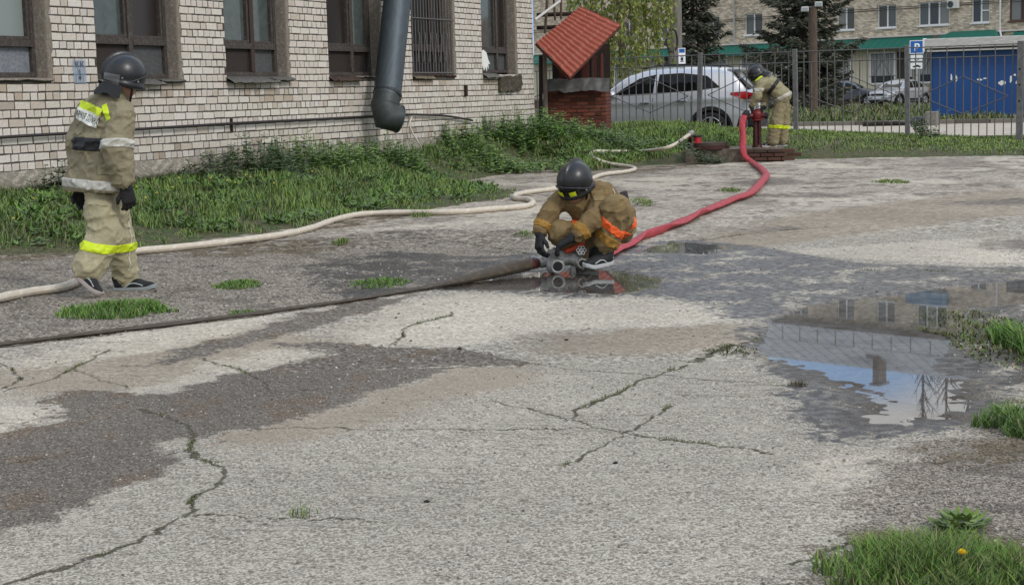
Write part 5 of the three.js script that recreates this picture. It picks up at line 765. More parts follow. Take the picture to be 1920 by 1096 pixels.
const sedan = (paintM) => ({
  L: 4.3, W: 1.72, R: 0.3, low: 0.26, roofY: 1.42, belt: (x) => 0.92 + 0.02 * ss(1.6, 0.2, x), paintM,
  topLine: [[0, 0.66], [0.06, 0.86], [0.2, 0.98], [0.78, 1.03, 1], [1.28, 1.35, 1], [1.6, 1.41], [2.1, 1.42], [2.45, 1.36], [3.1, 0.97, 1], [3.3, 0.93], [4.0, 0.82], [4.22, 0.68], [4.3, 0.5]],
  wheels: [0.86, 3.36], mirror: 2.86, doorLines: [1.3, 2.1, 3.0], handles: [1.36, 2.15], glassPoly: [[[0.98, 1.0], [1.5, 0.98], [1.5, 1.32], [1.32, 1.29]], [[1.54, 0.975], [2.04, 0.97], [2.02, 1.33], [1.56, 1.32]], [[2.1, 0.97], [2.86, 0.96], [2.42, 1.26], [2.1, 1.33]]],
  extra(t, k) {
    for (const s of [1, -1]) { mesh('tail_lamp', k.skin([[0.08, 0.72], [0.4, 0.74], [0.4, 0.86], [0.1, 0.86]], 0.01, s), lampRed, t); mesh('headlamp', k.skin([[3.8, 0.66], [4.16, 0.6], [4.18, 0.7], [3.8, 0.78]], 0.01, s), lampWhite, t); }
    const quad = (p) => { const q = new THREE.BufferGeometry(); q.setAttribute('position', new THREE.Float32BufferAttribute(p, 3)); q.setIndex([0, 1, 2, 0, 2, 3]); q.computeVertexNormals(); return boxUV(q); };
    mesh('windscreen', quad([2.5, 1.36, -0.46, 2.5, 1.36, 0.46, 3.05, 1.03, 0.6, 3.05, 1.03, -0.6]), k.glassM, t); mesh('rear_window', quad([0.82, 1.08, -0.6, 0.82, 1.08, 0.6, 1.24, 1.345, 0.48, 1.24, 1.345, -0.48]), k.glassM, t);
    mesh('bumper', rbox(4.18, 4.33, 0.34, 0.56, -0.66, 0.66, 0.05), paintM, t); mesh('number_plate', rbox(4.33, 4.336, 0.42, 0.53, -0.26, 0.26, 0.004), std(rgb(226, 226, 224), 0.5), t); mesh('grille', rbox(4.18, 4.3, 0.6, 0.7, -0.4, 0.4, 0.02), k.black, t);
  },
});
function parkCar(t, px, py, depth, turn) { const p = atZ(px, py, depth); t.position.set(p.x, 0.1, p.z); t.rotation.y = turn; }
const grayPaint = phys(rgb(138, 140, 144), 0.3, { metalness: 0.3, clearcoat: 1 }), silverPaint = phys(rgb(158, 160, 162), 0.3, { metalness: 0.3, clearcoat: 1 }), darkPaint = phys(rgb(92, 96, 104), 0.3, { metalness: 0.3, clearcoat: 1 });
parkCar(car('parked_car', 'dark grey saloon parked on the street right of the floodlight post', 'car', sedan(darkPaint)), 1520, 194, 92, -0.35);
parkCar(car('parked_car', 'silver saloon parked on the street left of the parking sign', 'car', sedan(silverPaint)), 1728, 196, 88, Math.PI + 0.75);
parkCar(car('parked_car', 'pale grey saloon mostly hidden behind the white SUV tail', 'car', sedan(grayPaint)), 1400, 192, 96, -0.3);
// ---------- grass, weeds and flowers ----------
function grassBlades(n, place, h, w, seed, tints, bend = 0.5) {   // curved three-segment blades
  const r = rngOf(seed), pos = [], nor = [], col = [], idx = []; let k = 0;
  for (let i = 0; i < n; i++) {
    const s = place(r); if (!s) continue; const [x, y, z, f] = s, H = h * f * (0.55 + 0.75 * r()), a = r() * 6.283, b = bend * (0.2 + r()) * H, dx = Math.cos(a), dz = Math.sin(a), ta = a + 1.571 + (r() - 0.5) * 2, wx = Math.cos(ta) * w * (0.7 + 0.6 * r()), wz = Math.sin(ta) * w, t = tints[Math.floor(r() * tints.length)], zone = n2((x + 3) * 0.8, z * 0.8), q = (0.75 + 0.55 * r()) * (1 + 0.3 * zone), dry = r() < 0.04 + 0.05 * n2(x * 1.7, z * 1.7) ? 1 : 0;
    const R = dry ? 0.32 : t.r * q, G = dry ? 0.27 : t.g * q, B = dry ? 0.14 : t.b * q;
    [[0, 1], [0.4, 0.85], [0.75, 0.55]].forEach(([v, u]) => { const o = b * v * v, yy = y + H * v * (1 - 0.18 * v); pos.push(x + dx * o - wx * u, yy, z + dz * o - wz * u, x + dx * o + wx * u, yy, z + dz * o + wz * u); }); pos.push(x + dx * b, y + H * 0.82, z + dz * b);
    for (let m = 0; m < 7; m++) { nor.push(-wz / w * 0.6, 0.8, wx / w * 0.6); col.push(R, G, B); }
    idx.push(k, k + 1, k + 3, k, k + 3, k + 2, k + 2, k + 3, k + 5, k + 2, k + 5, k + 4, k + 4, k + 5, k + 6); k += 7;
  }
  const g = new THREE.BufferGeometry(); g.setAttribute('position', new THREE.Float32BufferAttribute(pos, 3)); g.setAttribute('normal', new THREE.Float32BufferAttribute(nor, 3)); g.setAttribute('color', new THREE.Float32BufferAttribute(col, 3)); g.setIndex(idx); return g;
}
const greens = [rgb(112, 140, 52), rgb(96, 126, 44), rgb(130, 150, 62), rgb(122, 132, 60), rgb(84, 110, 40)], cool = [rgb(112, 140, 74), rgb(100, 130, 64), rgb(126, 150, 84), rgb(88, 112, 54)], lush = [rgb(98, 140, 38), rgb(82, 122, 32), rgb(120, 154, 50), rgb(72, 108, 30)];
const grassM = leafMat({ roughness: 0.8, transmission: 0.25, thickness: 0 });
{
  // the verge along the brick building
  const verge = (lo, hi, f) => (r) => { const s = -19 + 21.5 * r(), w = lo + (hi - lo) * r(), q = wallP.clone().addScaledVector(wallD, s).addScaledVector(wallN, w), d = -q.z, e = inYard(q.x, d) + 0.25 * fbm(q.x * 1.1, d * 1.1, 3); if (e > -0.02 + 0.14 * n2(q.x * 3, d * 3) || d < 9) return null; const patch = fbm(q.x * 0.9, d * 0.9, 3); if (patch > 0.28 && r() < 0.75 && d > 19) return null; if (patch < -0.14 && r() < 0.8) return null; return [q.x, surfY(q.x, d) - 0.01, q.z, f * (0.55 + 0.75 * ss(0.1, -0.9, e)) * Math.max(0.3, 1 + 1.3 * patch)]; };
  tag(mesh('grass', grassBlades(115000, verge(0.1, 4.4, 1), 0.095, 0.005, 41, [...greens, ...cool]), grassM), 'ragged green grass verge along the brick building', null, null, 'stuff');
  // the bank before the fence and round the hydrant
  const back = (r) => { const x = 0.4 + 15 * r(), d = 27.4 + 9.6 * Math.pow(r(), 0.8), e = inYard(x, d) + 0.25 * fbm(x * 1.1, d * 1.1, 3); if (e > 0.1 * n2(x * 2, d * 2)) return null; const bare = fbm(x * 0.5 + 7, d * 0.6, 3); if (bare > 0.1 && x > 4 && r() < 0.7) return null; return [x, earthY(x, d) - 0.01, -d, (x < 4.5 ? 1.5 : 0.75) * (0.8 + 0.6 * bare) * (d > 33 ? 1.25 : 0.8)]; };
  tag(mesh('grass', grassBlades(90000, back, 0.12, 0.01, 42, greens), grassM), 'short grass on the bank before the iron fence', null, null, 'stuff');
  const lawn = (r) => { const u = -32 + 70 * r(), v = 50.3 + 37 * Math.pow(r(), 1.6), x = u, d = v - (u - 8) * 0.43; if (d < 44) return null; return [x, 0.1, -d, 1 + 0.6 * n2(x * 0.4, d * 0.3)]; };
  tag(mesh('grass', grassBlades(60000, lawn, 0.26, 0.03, 43, [rgb(92, 112, 48), rgb(84, 102, 44), rgb(104, 114, 56), rgb(112, 106, 62)]), grassM), 'rough lawn between the lane and the street', null, null, 'stuff');
  { // beneath the lawn
    const s = new THREE.Shape(); [[-60, 50 + 29.3], [80, 50 - 31], [80, 88 - 31], [-60, 88 + 29.3]].forEach(([x, d], i) => s[i ? 'lineTo' : 'moveTo'](x, d)); const g = new THREE.ShapeGeometry(s).rotateX(-Math.PI / 2).translate(0, 0.107, 0), p = g.attributes.position; for (let i = 0; i < p.count; i++) g.attributes.uv.setXY(i, p.getX(i) / 5, p.getZ(i) / 5);
    tag(mesh('lawn', g, std(0xffffff, 1, { map: tex(512, 512, (u, v) => { const a = tfbm(u, v, 8, 2), k = 0.8 + 0.4 * rnd(); return [lerp(74, 96, a + 0.5) * k, lerp(86, 100, a + 0.5) * k, 44 * k]; }) })), 'lawn earth between the lane and the street', null, null, 'structure');
  }
}
{ // low leafy herbs among the grass
  const r = rngOf(404), l = []; for (let i = 0; i < 9000; i++) { const s = -19 + 21 * r(), w = 0.15 + 3.9 * r(), q = wallP.clone().addScaledVector(wallD, s).addScaledVector(wallN, w), d = -q.z, e = inYard(q.x, d); if (e > -0.15 || d < 9 || fbm(q.x * 0.7 + 3, d * 0.7, 3) < 0.03) continue; const y = earthY(q.x, d), n = 4 + Math.floor(r() * 4), h = 0.01 + 0.08 * r(); for (let k = 0; k < n; k++) l.push([q.x + (r() - 0.5) * 0.04, y + h * (0.5 + 0.5 * r()), q.z + (r() - 0.5) * 0.04, r() * 6.283, -0.2 + 0.9 * r(), 0.06 + 0.08 * r(), 0.022 + 0.03 * r()]); }
  tag(mesh('ground_herbs', leafMass(l, 405, [rgb(98, 134, 46), rgb(84, 118, 40), rgb(116, 146, 58), rgb(76, 104, 44)]), grassM), 'low leafy herbs among the grass of the verge', null, null, 'stuff');
}
// clumps in and beside the pavement, each a tuft of its own
function tuft(px, py, rx, rd, n, h, w, label, seed, tints = lush, name = 'grass_tuft', cat = 'grass tuft') {
  const c = gnd(px, py), t = mesh(name, grassBlades(n, (r) => { const a = r() * 6.283, q = Math.sqrt(r()), x = c.x + Math.cos(a) * q * rx * (0.8 + 0.35 * n2(Math.cos(a) * 1.5 + seed, Math.sin(a) * 1.5)), d = -c.z + Math.sin(a) * q * rd; return [x - c.x, surfY(x, d) - 0.006, -d - c.z, 1.15 - 0.6 * q]; }, h, w, seed, tints, 0.8), grassM);
  t.position.set(c.x, 0, c.z); return tag(t, label, cat, null, /tiny|sparse|small|thin|brownish|flat/.test(label) ? 'stuff' : null);
}
tuft(228, 583, 0.44, 0.42, 2600, 0.085, 0.0035, 'wide bright green grass tuft in front of the walking firefighter', 1);
tuft(445, 535, 0.2, 0.3, 900, 0.05, 0.0035, 'low green grass tuft between the pale hose and the dark hose', 2);
tuft(712, 531, 0.28, 0.35, 800, 0.045, 0.0035, 'thin flat grass patch beside the middle of the dark hose', 3);
tuft(455, 587, 0.16, 0.14, 300, 0.03, 0.003, 'sparse grass touching the near side of the dark hose', 4);
tuft(795, 402, 0.22, 0.5, 420, 0.1, 0.004, 'grass growing through under the pale hose', 5, greens);
tuft(640, 455, 0.1, 0.3, 200, 0.06, 0.004, 'small grass tuft on the brown soil below the pale hose', 12, greens);
tuft(1676, 341, 0.28, 0.5, 420, 0.06, 0.006, 'flat grass patch in the far pavement at right', 6, greens);
tuft(1370, 357, 0.17, 0.4, 260, 0.06, 0.006, 'small grass patch left of the red hose bend', 7, greens);
tuft(1205, 380, 0.16, 0.7, 260, 0.06, 0.005, 'grass patch in the pavement behind the crouching firefighter', 8, greens);
tuft(985, 440, 0.12, 0.4, 160, 0.05, 0.004, 'small grass patch left of the crouching firefighter', 13, greens);
tuft(1372, 656, 0.15, 0.2, 420, 0.028, 0.003, 'grass growing in the wide crack by the large puddle', 9, [rgb(84, 92, 44), rgb(98, 100, 56), rgb(70, 76, 40)]);
tuft(568, 966, 0.05, 0.04, 34, 0.07, 0.002, 'tiny grass sprig in the crack at the lower left', 10, greens);
tuft(1498, 722, 0.06, 0.05, 90, 0.035, 0.0025, 'little brownish weed in the crack beside the large puddle', 11, [rgb(96, 76, 50), rgb(84, 84, 46), rgb(70, 56, 40)]);
tuft(1890, 640, 0.42, 1.5, 3000, 0.04, 0.005, 'low grass and weeds on the right bank of the large puddle', 14, [rgb(96, 112, 50), rgb(112, 104, 62), rgb(92, 84, 54), rgb(84, 110, 44), rgb(104, 124, 56)]);
tuft(1925, 655, 0.14, 0.5, 900, 0.16, 0.004, 'taller grass at the right edge behind the large puddle', 15, lush);
tuft(1903, 800, 0.16, 0.24, 1300, 0.11, 0.003, 'tall bluish green grass tuft at the near end of the large puddle', 16, [...cool, ...lush]);
tuft(1745, 1075, 0.33, 0.3, 3300, 0.12, 0.0022, 'large grass tuft with a dandelion at the lower right corner', 17, [...greens, ...lush]);
tuft(1905, 1085, 0.16, 0.25, 1500, 0.09, 0.0022, 'grass at the far lower right corner beside the dandelion', 18, [...greens, ...lush]);
// broad-leaved weeds: flat pointed leaves on thin stems
function leafMass(items, seed, tints) {   // items: [x, y, z, direction, pitch, length, width]
  const r = rngOf(seed), pos = [], col = [], idx = []; let k = 0;
  for (const [x, y, z, a, p, L, W] of items) {
    const d = V(Math.cos(a) * Math.cos(p), Math.sin(p), Math.sin(a) * Math.cos(p)), sd = V(-Math.sin(a), 0, Math.cos(a)), up = sd.clone().cross(d).negate(), t = tints[Math.floor(r() * tints.length)], q = 0.7 + 0.55 * r();
    for (const [u, v, h] of [[0, 0, 0], [0.3, 0.5, 0.03], [0.3, -0.5, 0.03], [0.35, 0, -0.02], [0.7, 0.32, 0], [0.7, -0.32, 0], [0.72, 0, -0.05], [1, 0, -0.12]]) { const P0 = V(x, y, z).addScaledVector(d, u * L).addScaledVector(sd, v * W).addScaledVector(up, h * L); pos.push(P0.x, P0.y, P0.z); col.push(t.r * q, t.g * q, t.b * q); }
    for (const f of [[0, 3, 1], [0, 2, 3], [1, 3, 6], [1, 6, 4], [3, 2, 5], [3, 5, 6], [4, 6, 7], [6, 5, 7]]) idx.push(...f.map((m) => m + k)); k += 8;
  }
  const g = new THREE.BufferGeometry(); g.setAttribute('position', new THREE.Float32BufferAttribute(pos, 3)); g.setAttribute('color', new THREE.Float32BufferAttribute(col, 3)); g.setIndex(idx); g.computeVertexNormals(); return g;
}
const weedTints = [rgb(112, 152, 50), rgb(92, 132, 42), rgb(130, 166, 62), rgb(78, 112, 38), rgb(140, 172, 78)], stemM = std(rgb(78, 92, 46), 0.9);
function weed(px, py, out, rad, h, n, label, seed, tints = weedTints, group) {   // a bushy clump of stems carrying pairs of leaves
  const w = wallPx(px, py, out), c = wallP.clone().addScaledVector(wallD, w.x).addScaledVector(wallN, out), d0 = -c.z, y0 = earthY(c.x, d0), t = thing('weed_bush', label, 'bush', V(c.x, y0, c.z), 0, group), r = rngOf(seed), leaves = [], stems = [];
  for (let i = 0; i < n; i++) {
    const a = r() * 6.283, q = Math.sqrt(r()) * rad, x = Math.cos(a) * q, z = Math.sin(a) * q * 0.7, H = h * (0.5 + 0.6 * r()) * (1 - 0.45 * q / rad), tx = x + (r() - 0.5) * 0.18, tz = z + (r() - 0.5) * 0.18, gy = earthY(c.x + x, d0 - z) - y0; stems.push(rod(V(x, gy - 0.03, z), V(tx, gy + H, tz), 0.004, 4, 0.0025));
    const m = Math.ceil(H / 0.05); for (let j = 1; j <= m; j++) { const f = j / m, b = j * 1.6 + r(); for (const s of [0, Math.PI]) leaves.push([lerp(x, tx, f), gy + H * f, lerp(z, tz, f), b + s + (r() - 0.5) * 0.5, 0.35 - 0.7 * r(), (0.07 + 0.06 * r()) * (1.25 - 0.6 * f), (0.05 + 0.035 * r()) * (1.2 - 0.5 * f)]); }
  }
  mesh('stems', merge(stems), stemM, t); mesh('leaves', leafMass(leaves, seed + 7, tints), grassM, t); return t;
}
weed(112, 372, 0.45, 0.28, 0.5, 26, 'dark narrow weed bush at the wall behind the walking firefighter', 51, [rgb(48, 71, 38), rgb(63, 83, 42), rgb(73, 96, 47)]);
weed(478, 318, 0.5, 0.75, 0.62, 85, 'large dark nettle bush leaning on the brick wall, leftmost of the big ones', 52, [rgb(63, 99, 40), rgb(53, 83, 35), rgb(85, 116, 49), rgb(75, 109, 44)]);
weed(395, 340, 0.6, 0.55, 0.35, 60, 'low dark weeds at the wall left of the large nettle bush', 53, [rgb(61, 83, 40), rgb(78, 99, 44), rgb(92, 88, 51)]);
weed(575, 310, 0.5, 0.7, 0.6, 90, 'bright green nettle bush under the third window', 54, weedTints);
weed(650, 302, 0.6, 0.6, 0.42, 80, 'low green weeds under the fourth window', 55, weedTints);
weed(720, 296, 0.6, 0.8, 0.5, 90, 'green nettle bush below the ventilation duct', 56, [rgb(100, 142, 44), rgb(85, 124, 40), rgb(119, 157, 56), rgb(73, 109, 38)]);
weed(880, 262, 0.5, 0.9, 0.5, 90, 'green weed bush at the wall below the bent end of the iron pipe', 57, weedTints);
weed(965, 245, 0.5, 0.9, 0.55, 100, 'tall bright weed bush at the corner of the brick building', 58, [rgb(102, 149, 38), rgb(85, 132, 33), rgb(124, 167, 49), rgb(70, 106, 33)]);
weed(1045, 236, 1.0, 1.0, 0.55, 110, 'bright green weeds in front of the brick shed', 59, [rgb(112, 162, 35), rgb(95, 142, 33), rgb(131, 175, 49), rgb(75, 114, 33)]);
weed(1130, 238, 1.8, 1.0, 0.45, 90, 'weeds between the brick shed and the iron fence', 60, [rgb(87, 127, 44), rgb(73, 106, 40), rgb(102, 139, 53)]);
weed(920, 285, 1.0, 0.9, 0.32, 80, 'low weeds on the bank right of the duct', 63, weedTints);
weed(1000, 275, 1.6, 1.0, 0.3, 80, 'low leafy weeds halfway between the shed and the pavement', 64, weedTints);
function weedAt(px, py, depth, rad, h, n, label, seed, tints) { const q = atZ(px, py, depth), [s, o] = toWall(q.x, q.z), t = weed(960, 300, 1, rad, h, n, label, seed, tints); t.position.set(q.x, groundY(q.x, depth), q.z); return t; }
weedAt(1318, 292, 29.0, 0.42, 0.25, 40, 'dark weed at the left foot of the hydrant slab', 61, [rgb(63, 88, 40), rgb(53, 76, 35), rgb(80, 106, 47)]);
weedAt(1738, 250, 33.6, 0.4, 0.42, 44, 'straggly weed at the foot of the fence post left of the kiosk', 62, [rgb(92, 111, 49), rgb(107, 121, 62), rgb(73, 91, 42)]);
// plantain-like plant on the gravel at the lower right
{
  const c = gnd(1802, 990), t = thing('leafy_plant', 'broad-leaved green plant on the gravel at the lower right', 'plant', V(c.x, surfY(c.x, -c.z), c.z)), r = rngOf(91), l = []; for (let i = 0; i < 90; i++) { const a = r() * 6.283, q = 0.055 * Math.sqrt(r()); l.push([Math.cos(a) * q, 0.006 + 0.045 * r() * (1 - q / 0.07), Math.sin(a) * q, a + (r() - 0.5) * 1.6, -0.15 + 0.75 * r(), 0.035 + 0.035 * r(), 0.02 + 0.018 * r()]); } mesh('leaves', leafMass(l, 92, [rgb(96, 124, 44), rgb(82, 110, 40), rgb(112, 136, 54)]), grassM, t);
}
function dandelion(c, h, R, label, seed, group) {
  const t = thing('dandelion', label, 'flower', c, 0, group), r = rngOf(seed), yellow = std(group ? rgb(238, 226, 120) : rgb(246, 214, 36), 0.8, { side: THREE.DoubleSide }), pet = []; mesh('stem', rod(V(0, -0.01, 0), V(0.006, h, 0), 0.0025, 6), stemM, t);
  for (let k = 0; k < 60; k++) { const a = r() * 6.283, p = r() * 1.35, L = R * (0.7 + 0.4 * r()), q = new THREE.PlaneGeometry(R * 0.2, L).translate(0, L / 2, 0).rotateX(p).rotateY(a).translate(0.006, h, 0); pet.push(q); } const b = mesh('bloom', merge(pet), yellow, t); mesh('bud_base', new THREE.SphereGeometry(R * 0.3, 8, 6).translate(0.006, h - R * 0.15, 0), stemM, t); return t;
}
{ const c = gnd(1800, 1088); dandelion(V(c.x, surfY(c.x, -c.z), c.z), 0.075, 0.0165, 'yellow dandelion in bloom in the grass at the lower right corner', 5); }
{ const r = rngOf(66); for (const [px, py] of [[62, 380], [22, 383], [130, 384], [196, 372], [270, 348], [292, 340], [322, 352], [335, 345], [395, 346], [425, 347], [440, 352], [460, 345], [470, 350], [512, 344], [585, 338], [255, 357], [960, 260], [905, 268]]) { const w = wallPx(px, py + 8, 1.2 + 0.9 * r()), c = wallP.clone().addScaledVector(wallD, w.x).addScaledVector(wallN, w.z), y = groundY(c.x, -c.z); dandelion(V(c.x, y, c.z), 0.2 + 0.06 * r(), 0.021, 'small yellow dandelion in the grass verge by the brick wall', Math.floor(r() * 999), 'dandelions in the grass verge'); } }
// pebbles, chips and scraps lying about
{
  const chip = (px, py, s, c, label, cat, seed) => { const q = gnd(px, py), g = new THREE.IcosahedronGeometry(s, 2), p = g.attributes.position; for (let i = 0; i < p.count; i++) { const x = p.getX(i), y = p.getY(i), z = p.getZ(i), k = 1 + 0.35 * n3(x / s + seed, y / s, z / s); p.setXYZ(i, x * k * 1.25, y * k * 0.6, z * k); } g.computeVertexNormals(); const m = mesh(cat === 'stone' ? 'stone' : cat === 'paper' ? 'paper_scrap' : 'pebble', g, std(c, 0.9, { map: grain })); m.position.set(q.x, surfY(q.x, -q.z) + s * 0.35, q.z); m.rotation.y = seed; return tag(m, label, cat); };
  chip(1708, 782, 0.012, rgb(226, 220, 210), 'pale stone lying in the shallow near end of the large puddle', 'stone', 1); chip(1154, 868, 0.008, rgb(40, 34, 30), 'dark pebble right of the straight crack on the pale slab', 'pebble', 2); chip(800, 939, 0.008, rgb(44, 38, 32), 'dark pebble on the pale slab near the bottom middle', 'pebble', 3); chip(1062, 637, 0.01, rgb(50, 44, 38), 'dark pebble on the tan strip beyond the dark patch', 'pebble', 4);
  chip(862, 655, 0.012, rgb(58, 50, 42), 'dark pebble on the far edge of the dark patch', 'pebble', 5); chip(1549, 1022, 0.008, rgb(230, 230, 226), 'tiny white chip left of the corner grass', 'stone', 6); chip(172, 945, 0.01, rgb(206, 200, 190), 'whitish pebble on the edge of the dark patch at left', 'pebble', 7); chip(291, 546, 0.012, rgb(54, 48, 42), 'small dark pebble in front of the walking firefighter shoe', 'pebble', 8);
}

// loose grit on the pavement, and seedlings rooted in the cracks
{
  const r = rngOf(401), g = new THREE.IcosahedronGeometry(1, 0), n = 9000, m = new THREE.InstancedMesh(g, std(0xffffff, 0.95), n), M4 = new THREE.Matrix4(), q = new THREE.Quaternion(), e = new THREE.Euler(), zones = [...stain.gravel, ...stain.asphalt.slice(0, 1), ...stain.soil.slice(1, 4)]; let k = 0;
  for (let i = 0; i < 90000 && k < n; i++) { const d = 4 + 12 * Math.pow(r(), 1.7), x = (r() * 2 - 1) * 0.36 * d; const inside = zones.some((p) => sdPoly(x, d, p) < 0.05), cr = n2(x * 1.4, d * 1.4) > 0.45; if (!inside && (!cr || r() < 0.5) && r() < 0.93) continue; if (sdPoly(x, d, pudA) < -0.15) continue; const s = (0.0022 + 0.0045 * Math.pow(r(), 3)) * (d > 8 ? 1.5 : 1); e.set(r() * 6, r() * 6, r() * 6); M4.compose(V(x, surfY(x, d) + s * 0.2, -d), q.setFromEuler(e), V(s * (0.8 + 0.6 * r()), s * 0.7, s)); m.setMatrixAt(k, M4); const t = 0.12 + 0.5 * r() * r(); m.setColorAt(k, new THREE.Color(t, t * 0.94, t * 0.86)); k++; }
  m.count = k; m.name = 'grit'; m.castShadow = m.receiveShadow = true; scene.add(m); tag(m, 'loose grit and chips scattered over the pavement', null, null, 'stuff');
  const spots = []; for (const [w, pts] of crackLines) { if (w < 0.014) continue; const p = P(pts); for (let i = 0; i + 1 < p.length; i++) { const L = Math.hypot(p[i + 1][0] - p[i][0], p[i + 1][1] - p[i][1]); for (let a = 0; a < L; a += 0.012) { const t = a / L, x = lerp(p[i][0], p[i + 1][0], t), d = lerp(p[i][1], p[i + 1][1], t); if (n2(x * 2.3, d * 2.3 + 9) > 0.42 && d < 16) for (let c = 0; c < 5; c++) spots.push([x + (r() - 0.5) * w * 1.1, d + (r() - 0.5) * w * 1.5]); } } }
  tag(mesh('crack_weeds', grassBlades(spots.length, (() => { let i = 0; return (rr2) => { const [x, d] = spots[i++]; return [x, surfY(x, d) - 0.003, -d, 0.5 + rr2()]; }; })(), 0.016, 0.0018, 77, [rgb(92, 104, 48), rgb(110, 106, 64), rgb(76, 92, 40)], 0.9), grassM), 'tiny seedlings and moss in the cracks of the pavement', null, null, 'stuff');
}
// ---------- hoses, hydrant, dividing valve ----------
function onGround(px, py, lift = 0) { const r = ray(px, py), at = (t) => r.clone().multiplyScalar(t).add(camera.position), over = (q) => q.y - surfY(q.x, -q.z) - lift; let a = 3; while (a < 60 && over(at(a)) > 0) a += 0.1; let b = a - 0.1; for (let i = 0; i < 12; i++) { const m = (a + b) / 2; if (over(at(m)) > 0) b = m; else a = m; } return at(a); }
function sweep(pts, f, seg, rad = 12, tension = 0.5) {   // soft tube; f(t) -> [half width, half height, twist]
  const cv = new THREE.CatmullRomCurve3(pts, false, 'catmullrom', tension), pos = [], uv = [], idx = [], len = cv.getLength(); let fs = null;
  for (let i = 0; i <= seg; i++) {
    const t = i / seg, p = cv.getPointAt(t), T = cv.getTangentAt(t), [a, b, tw] = f(t, p), flatS = T.clone().cross(V(0, 1, 0)), s = fs ? fs.addScaledVector(T, -fs.dot(T)).normalize() : flatS.clone().normalize(); if (flatS.length() > 0.5) s.lerp(flatS.normalize(), 0.25).normalize(); fs = s.clone(); const u = s.clone().cross(T);
    for (let j = 0; j <= rad; j++) { const q = (j / rad) * 6.2832, c = Math.cos(q) * a, h = Math.sin(q) * b, x = c * Math.cos(tw) - h * Math.sin(tw), y = c * Math.sin(tw) + h * Math.cos(tw); pos.push(p.x + s.x * x + u.x * y, p.y + s.y * x + u.y * y, p.z + s.z * x + u.z * y); uv.push((j / rad) * 0.3, t * len); if (i && j) { const d = i * (rad + 1) + j, e = d - 1, g = d - rad - 1; idx.push(e, g, d, e, g - 1, g); } }
  }
  const g = new THREE.BufferGeometry(); g.setAttribute('position', new THREE.Float32BufferAttribute(pos, 3)); g.setAttribute('uv', new THREE.Float32BufferAttribute(uv, 2)); g.setIndex(idx); g.computeVertexNormals(); return g;
}
const clothTex = (a, b, s) => tex(256, 256, (u, v) => { const k = tfbm(u, v, 7, s), t = ss(0.0, 0.55, k), n = 14 * (rnd() - 0.5); return [lerp(a[0], b[0], t) + n, lerp(a[1], b[1], t) + n, lerp(a[2], b[2], t) + n]; }, true, 1.7);
const alu = phys(rgb(188, 190, 190), 0.42, { metalness: 0.4, map: grain, bumpMap: grain, bumpScale: 0.002 }), black = std(rgb(22, 22, 24), 0.7), redIron = phys(rgb(108, 20, 26), 0.5, { map: rustTex }), redPaint = phys(rgb(128, 24, 30), 0.45, { map: grain });
{
  const L = [[-120, 586], [-50, 572], [0, 558], [60, 546], [126, 535], [190, 500], [245, 473], [330, 464], [430, 453], [520, 441], [580, 428], [630, 411], [680, 401], [750, 398], [850, 397], [930, 391], [985, 386], [999, 379], [988, 373], [966, 371], [970, 364], [1005, 358], [1050, 352], [1100, 338], [1130, 327], [1170, 322], [1190, 317], [1180, 312], [1140, 306], [1114, 296], [1107, 289], [1118, 284], [1150, 284], [1205, 283]].map(([x, y]) => onGround(x, y, 0.035));
  const tail = [[1245, 278, 28.9], [1270, 268, 29.1], [1287, 256, 29.3], [1296, 250, 29.4]].map(([x, y, d]) => atZ(x, y, d)), pts = [...L, ...tail], o = pts[0].clone();
  const t = thing('fire_hose', 'long pale canvas fire hose winding from the left edge to the hydrant slab', 'hose', o); mesh('hose', sweep(pts.map((p) => p.clone().sub(o)), (s) => [0.036 + 0.003 * n2(s * 60, 1), 0.034 + 0.003 * n2(s * 70, 4), 0], 520, 12), std(0xffffff, 0.9, { map: clothTex([196, 185, 168], [214, 206, 192], 3), bumpMap: weave, bumpScale: 0.0008 }), t);
  const a = pts[pts.length - 2].clone().sub(o), b = pts[pts.length - 1].clone().sub(o); mesh('coupling', rod(a.clone().lerp(b, 0.7), b.clone().add(b.clone().sub(a).multiplyScalar(0.35)), 0.05, 14), alu, t);
}
{
  const g = [[1132, 478], [1150, 469], [1180, 455], [1205, 443], [1240, 431], [1290, 409], [1330, 391], [1380, 371], [1405, 363], [1420, 350], [1437, 329], [1428, 316]].map(([x, y], i) => onGround(x, y, i < 5 ? 0.03 : 0.045)), up = [[1411, 304, 28.5], [1397, 293, 28.75], [1393, 277, 28.95], [1394, 258, 29.1], [1392, 238, 29.2], [1394, 222, 29.4], [1399, 213, 29.5]].map(([x, y, d]) => atZ(x, y, d)), pts = [...g, ...up], o = pts[0].clone();
  const t = thing('red_fire_hose', 'red fire hose running from the hydrant to the crouching firefighter', 'hose', o); mesh('hose', sweep(pts.map((p) => p.clone().sub(o)), (s) => { const kink = Math.exp(-(((s - 0.12) / 0.03) ** 2)) + 0.5 * Math.exp(-(((s - 0.24) / 0.02) ** 2)), flat = 0.35 + 0.65 * ss(0.6, 0.12, s); return [0.052 + 0.02 * flat - 0.02 * kink + 0.003 * n2(s * 40, 2), 0.05 - 0.026 * flat + 0.012 * kink + 0.003 * n2(s * 44, 8), kink * 1.3 + 0.15 * n2(s * 20, 3)]; }, 320, 14, 0.22), phys(rgb(186, 58, 68), 0.6, { map: clothTex([214, 206, 206], [255, 255, 255], 6), bumpMap: weave, bumpScale: 0.0006 }), t);
  const a = pts[pts.length - 2].clone().sub(o), b = pts[pts.length - 1].clone().sub(o); mesh('coupling', rod(a.clone().lerp(b, 0.5), b.clone().add(b.clone().sub(a).multiplyScalar(0.3)), 0.062, 14), black, t);
}
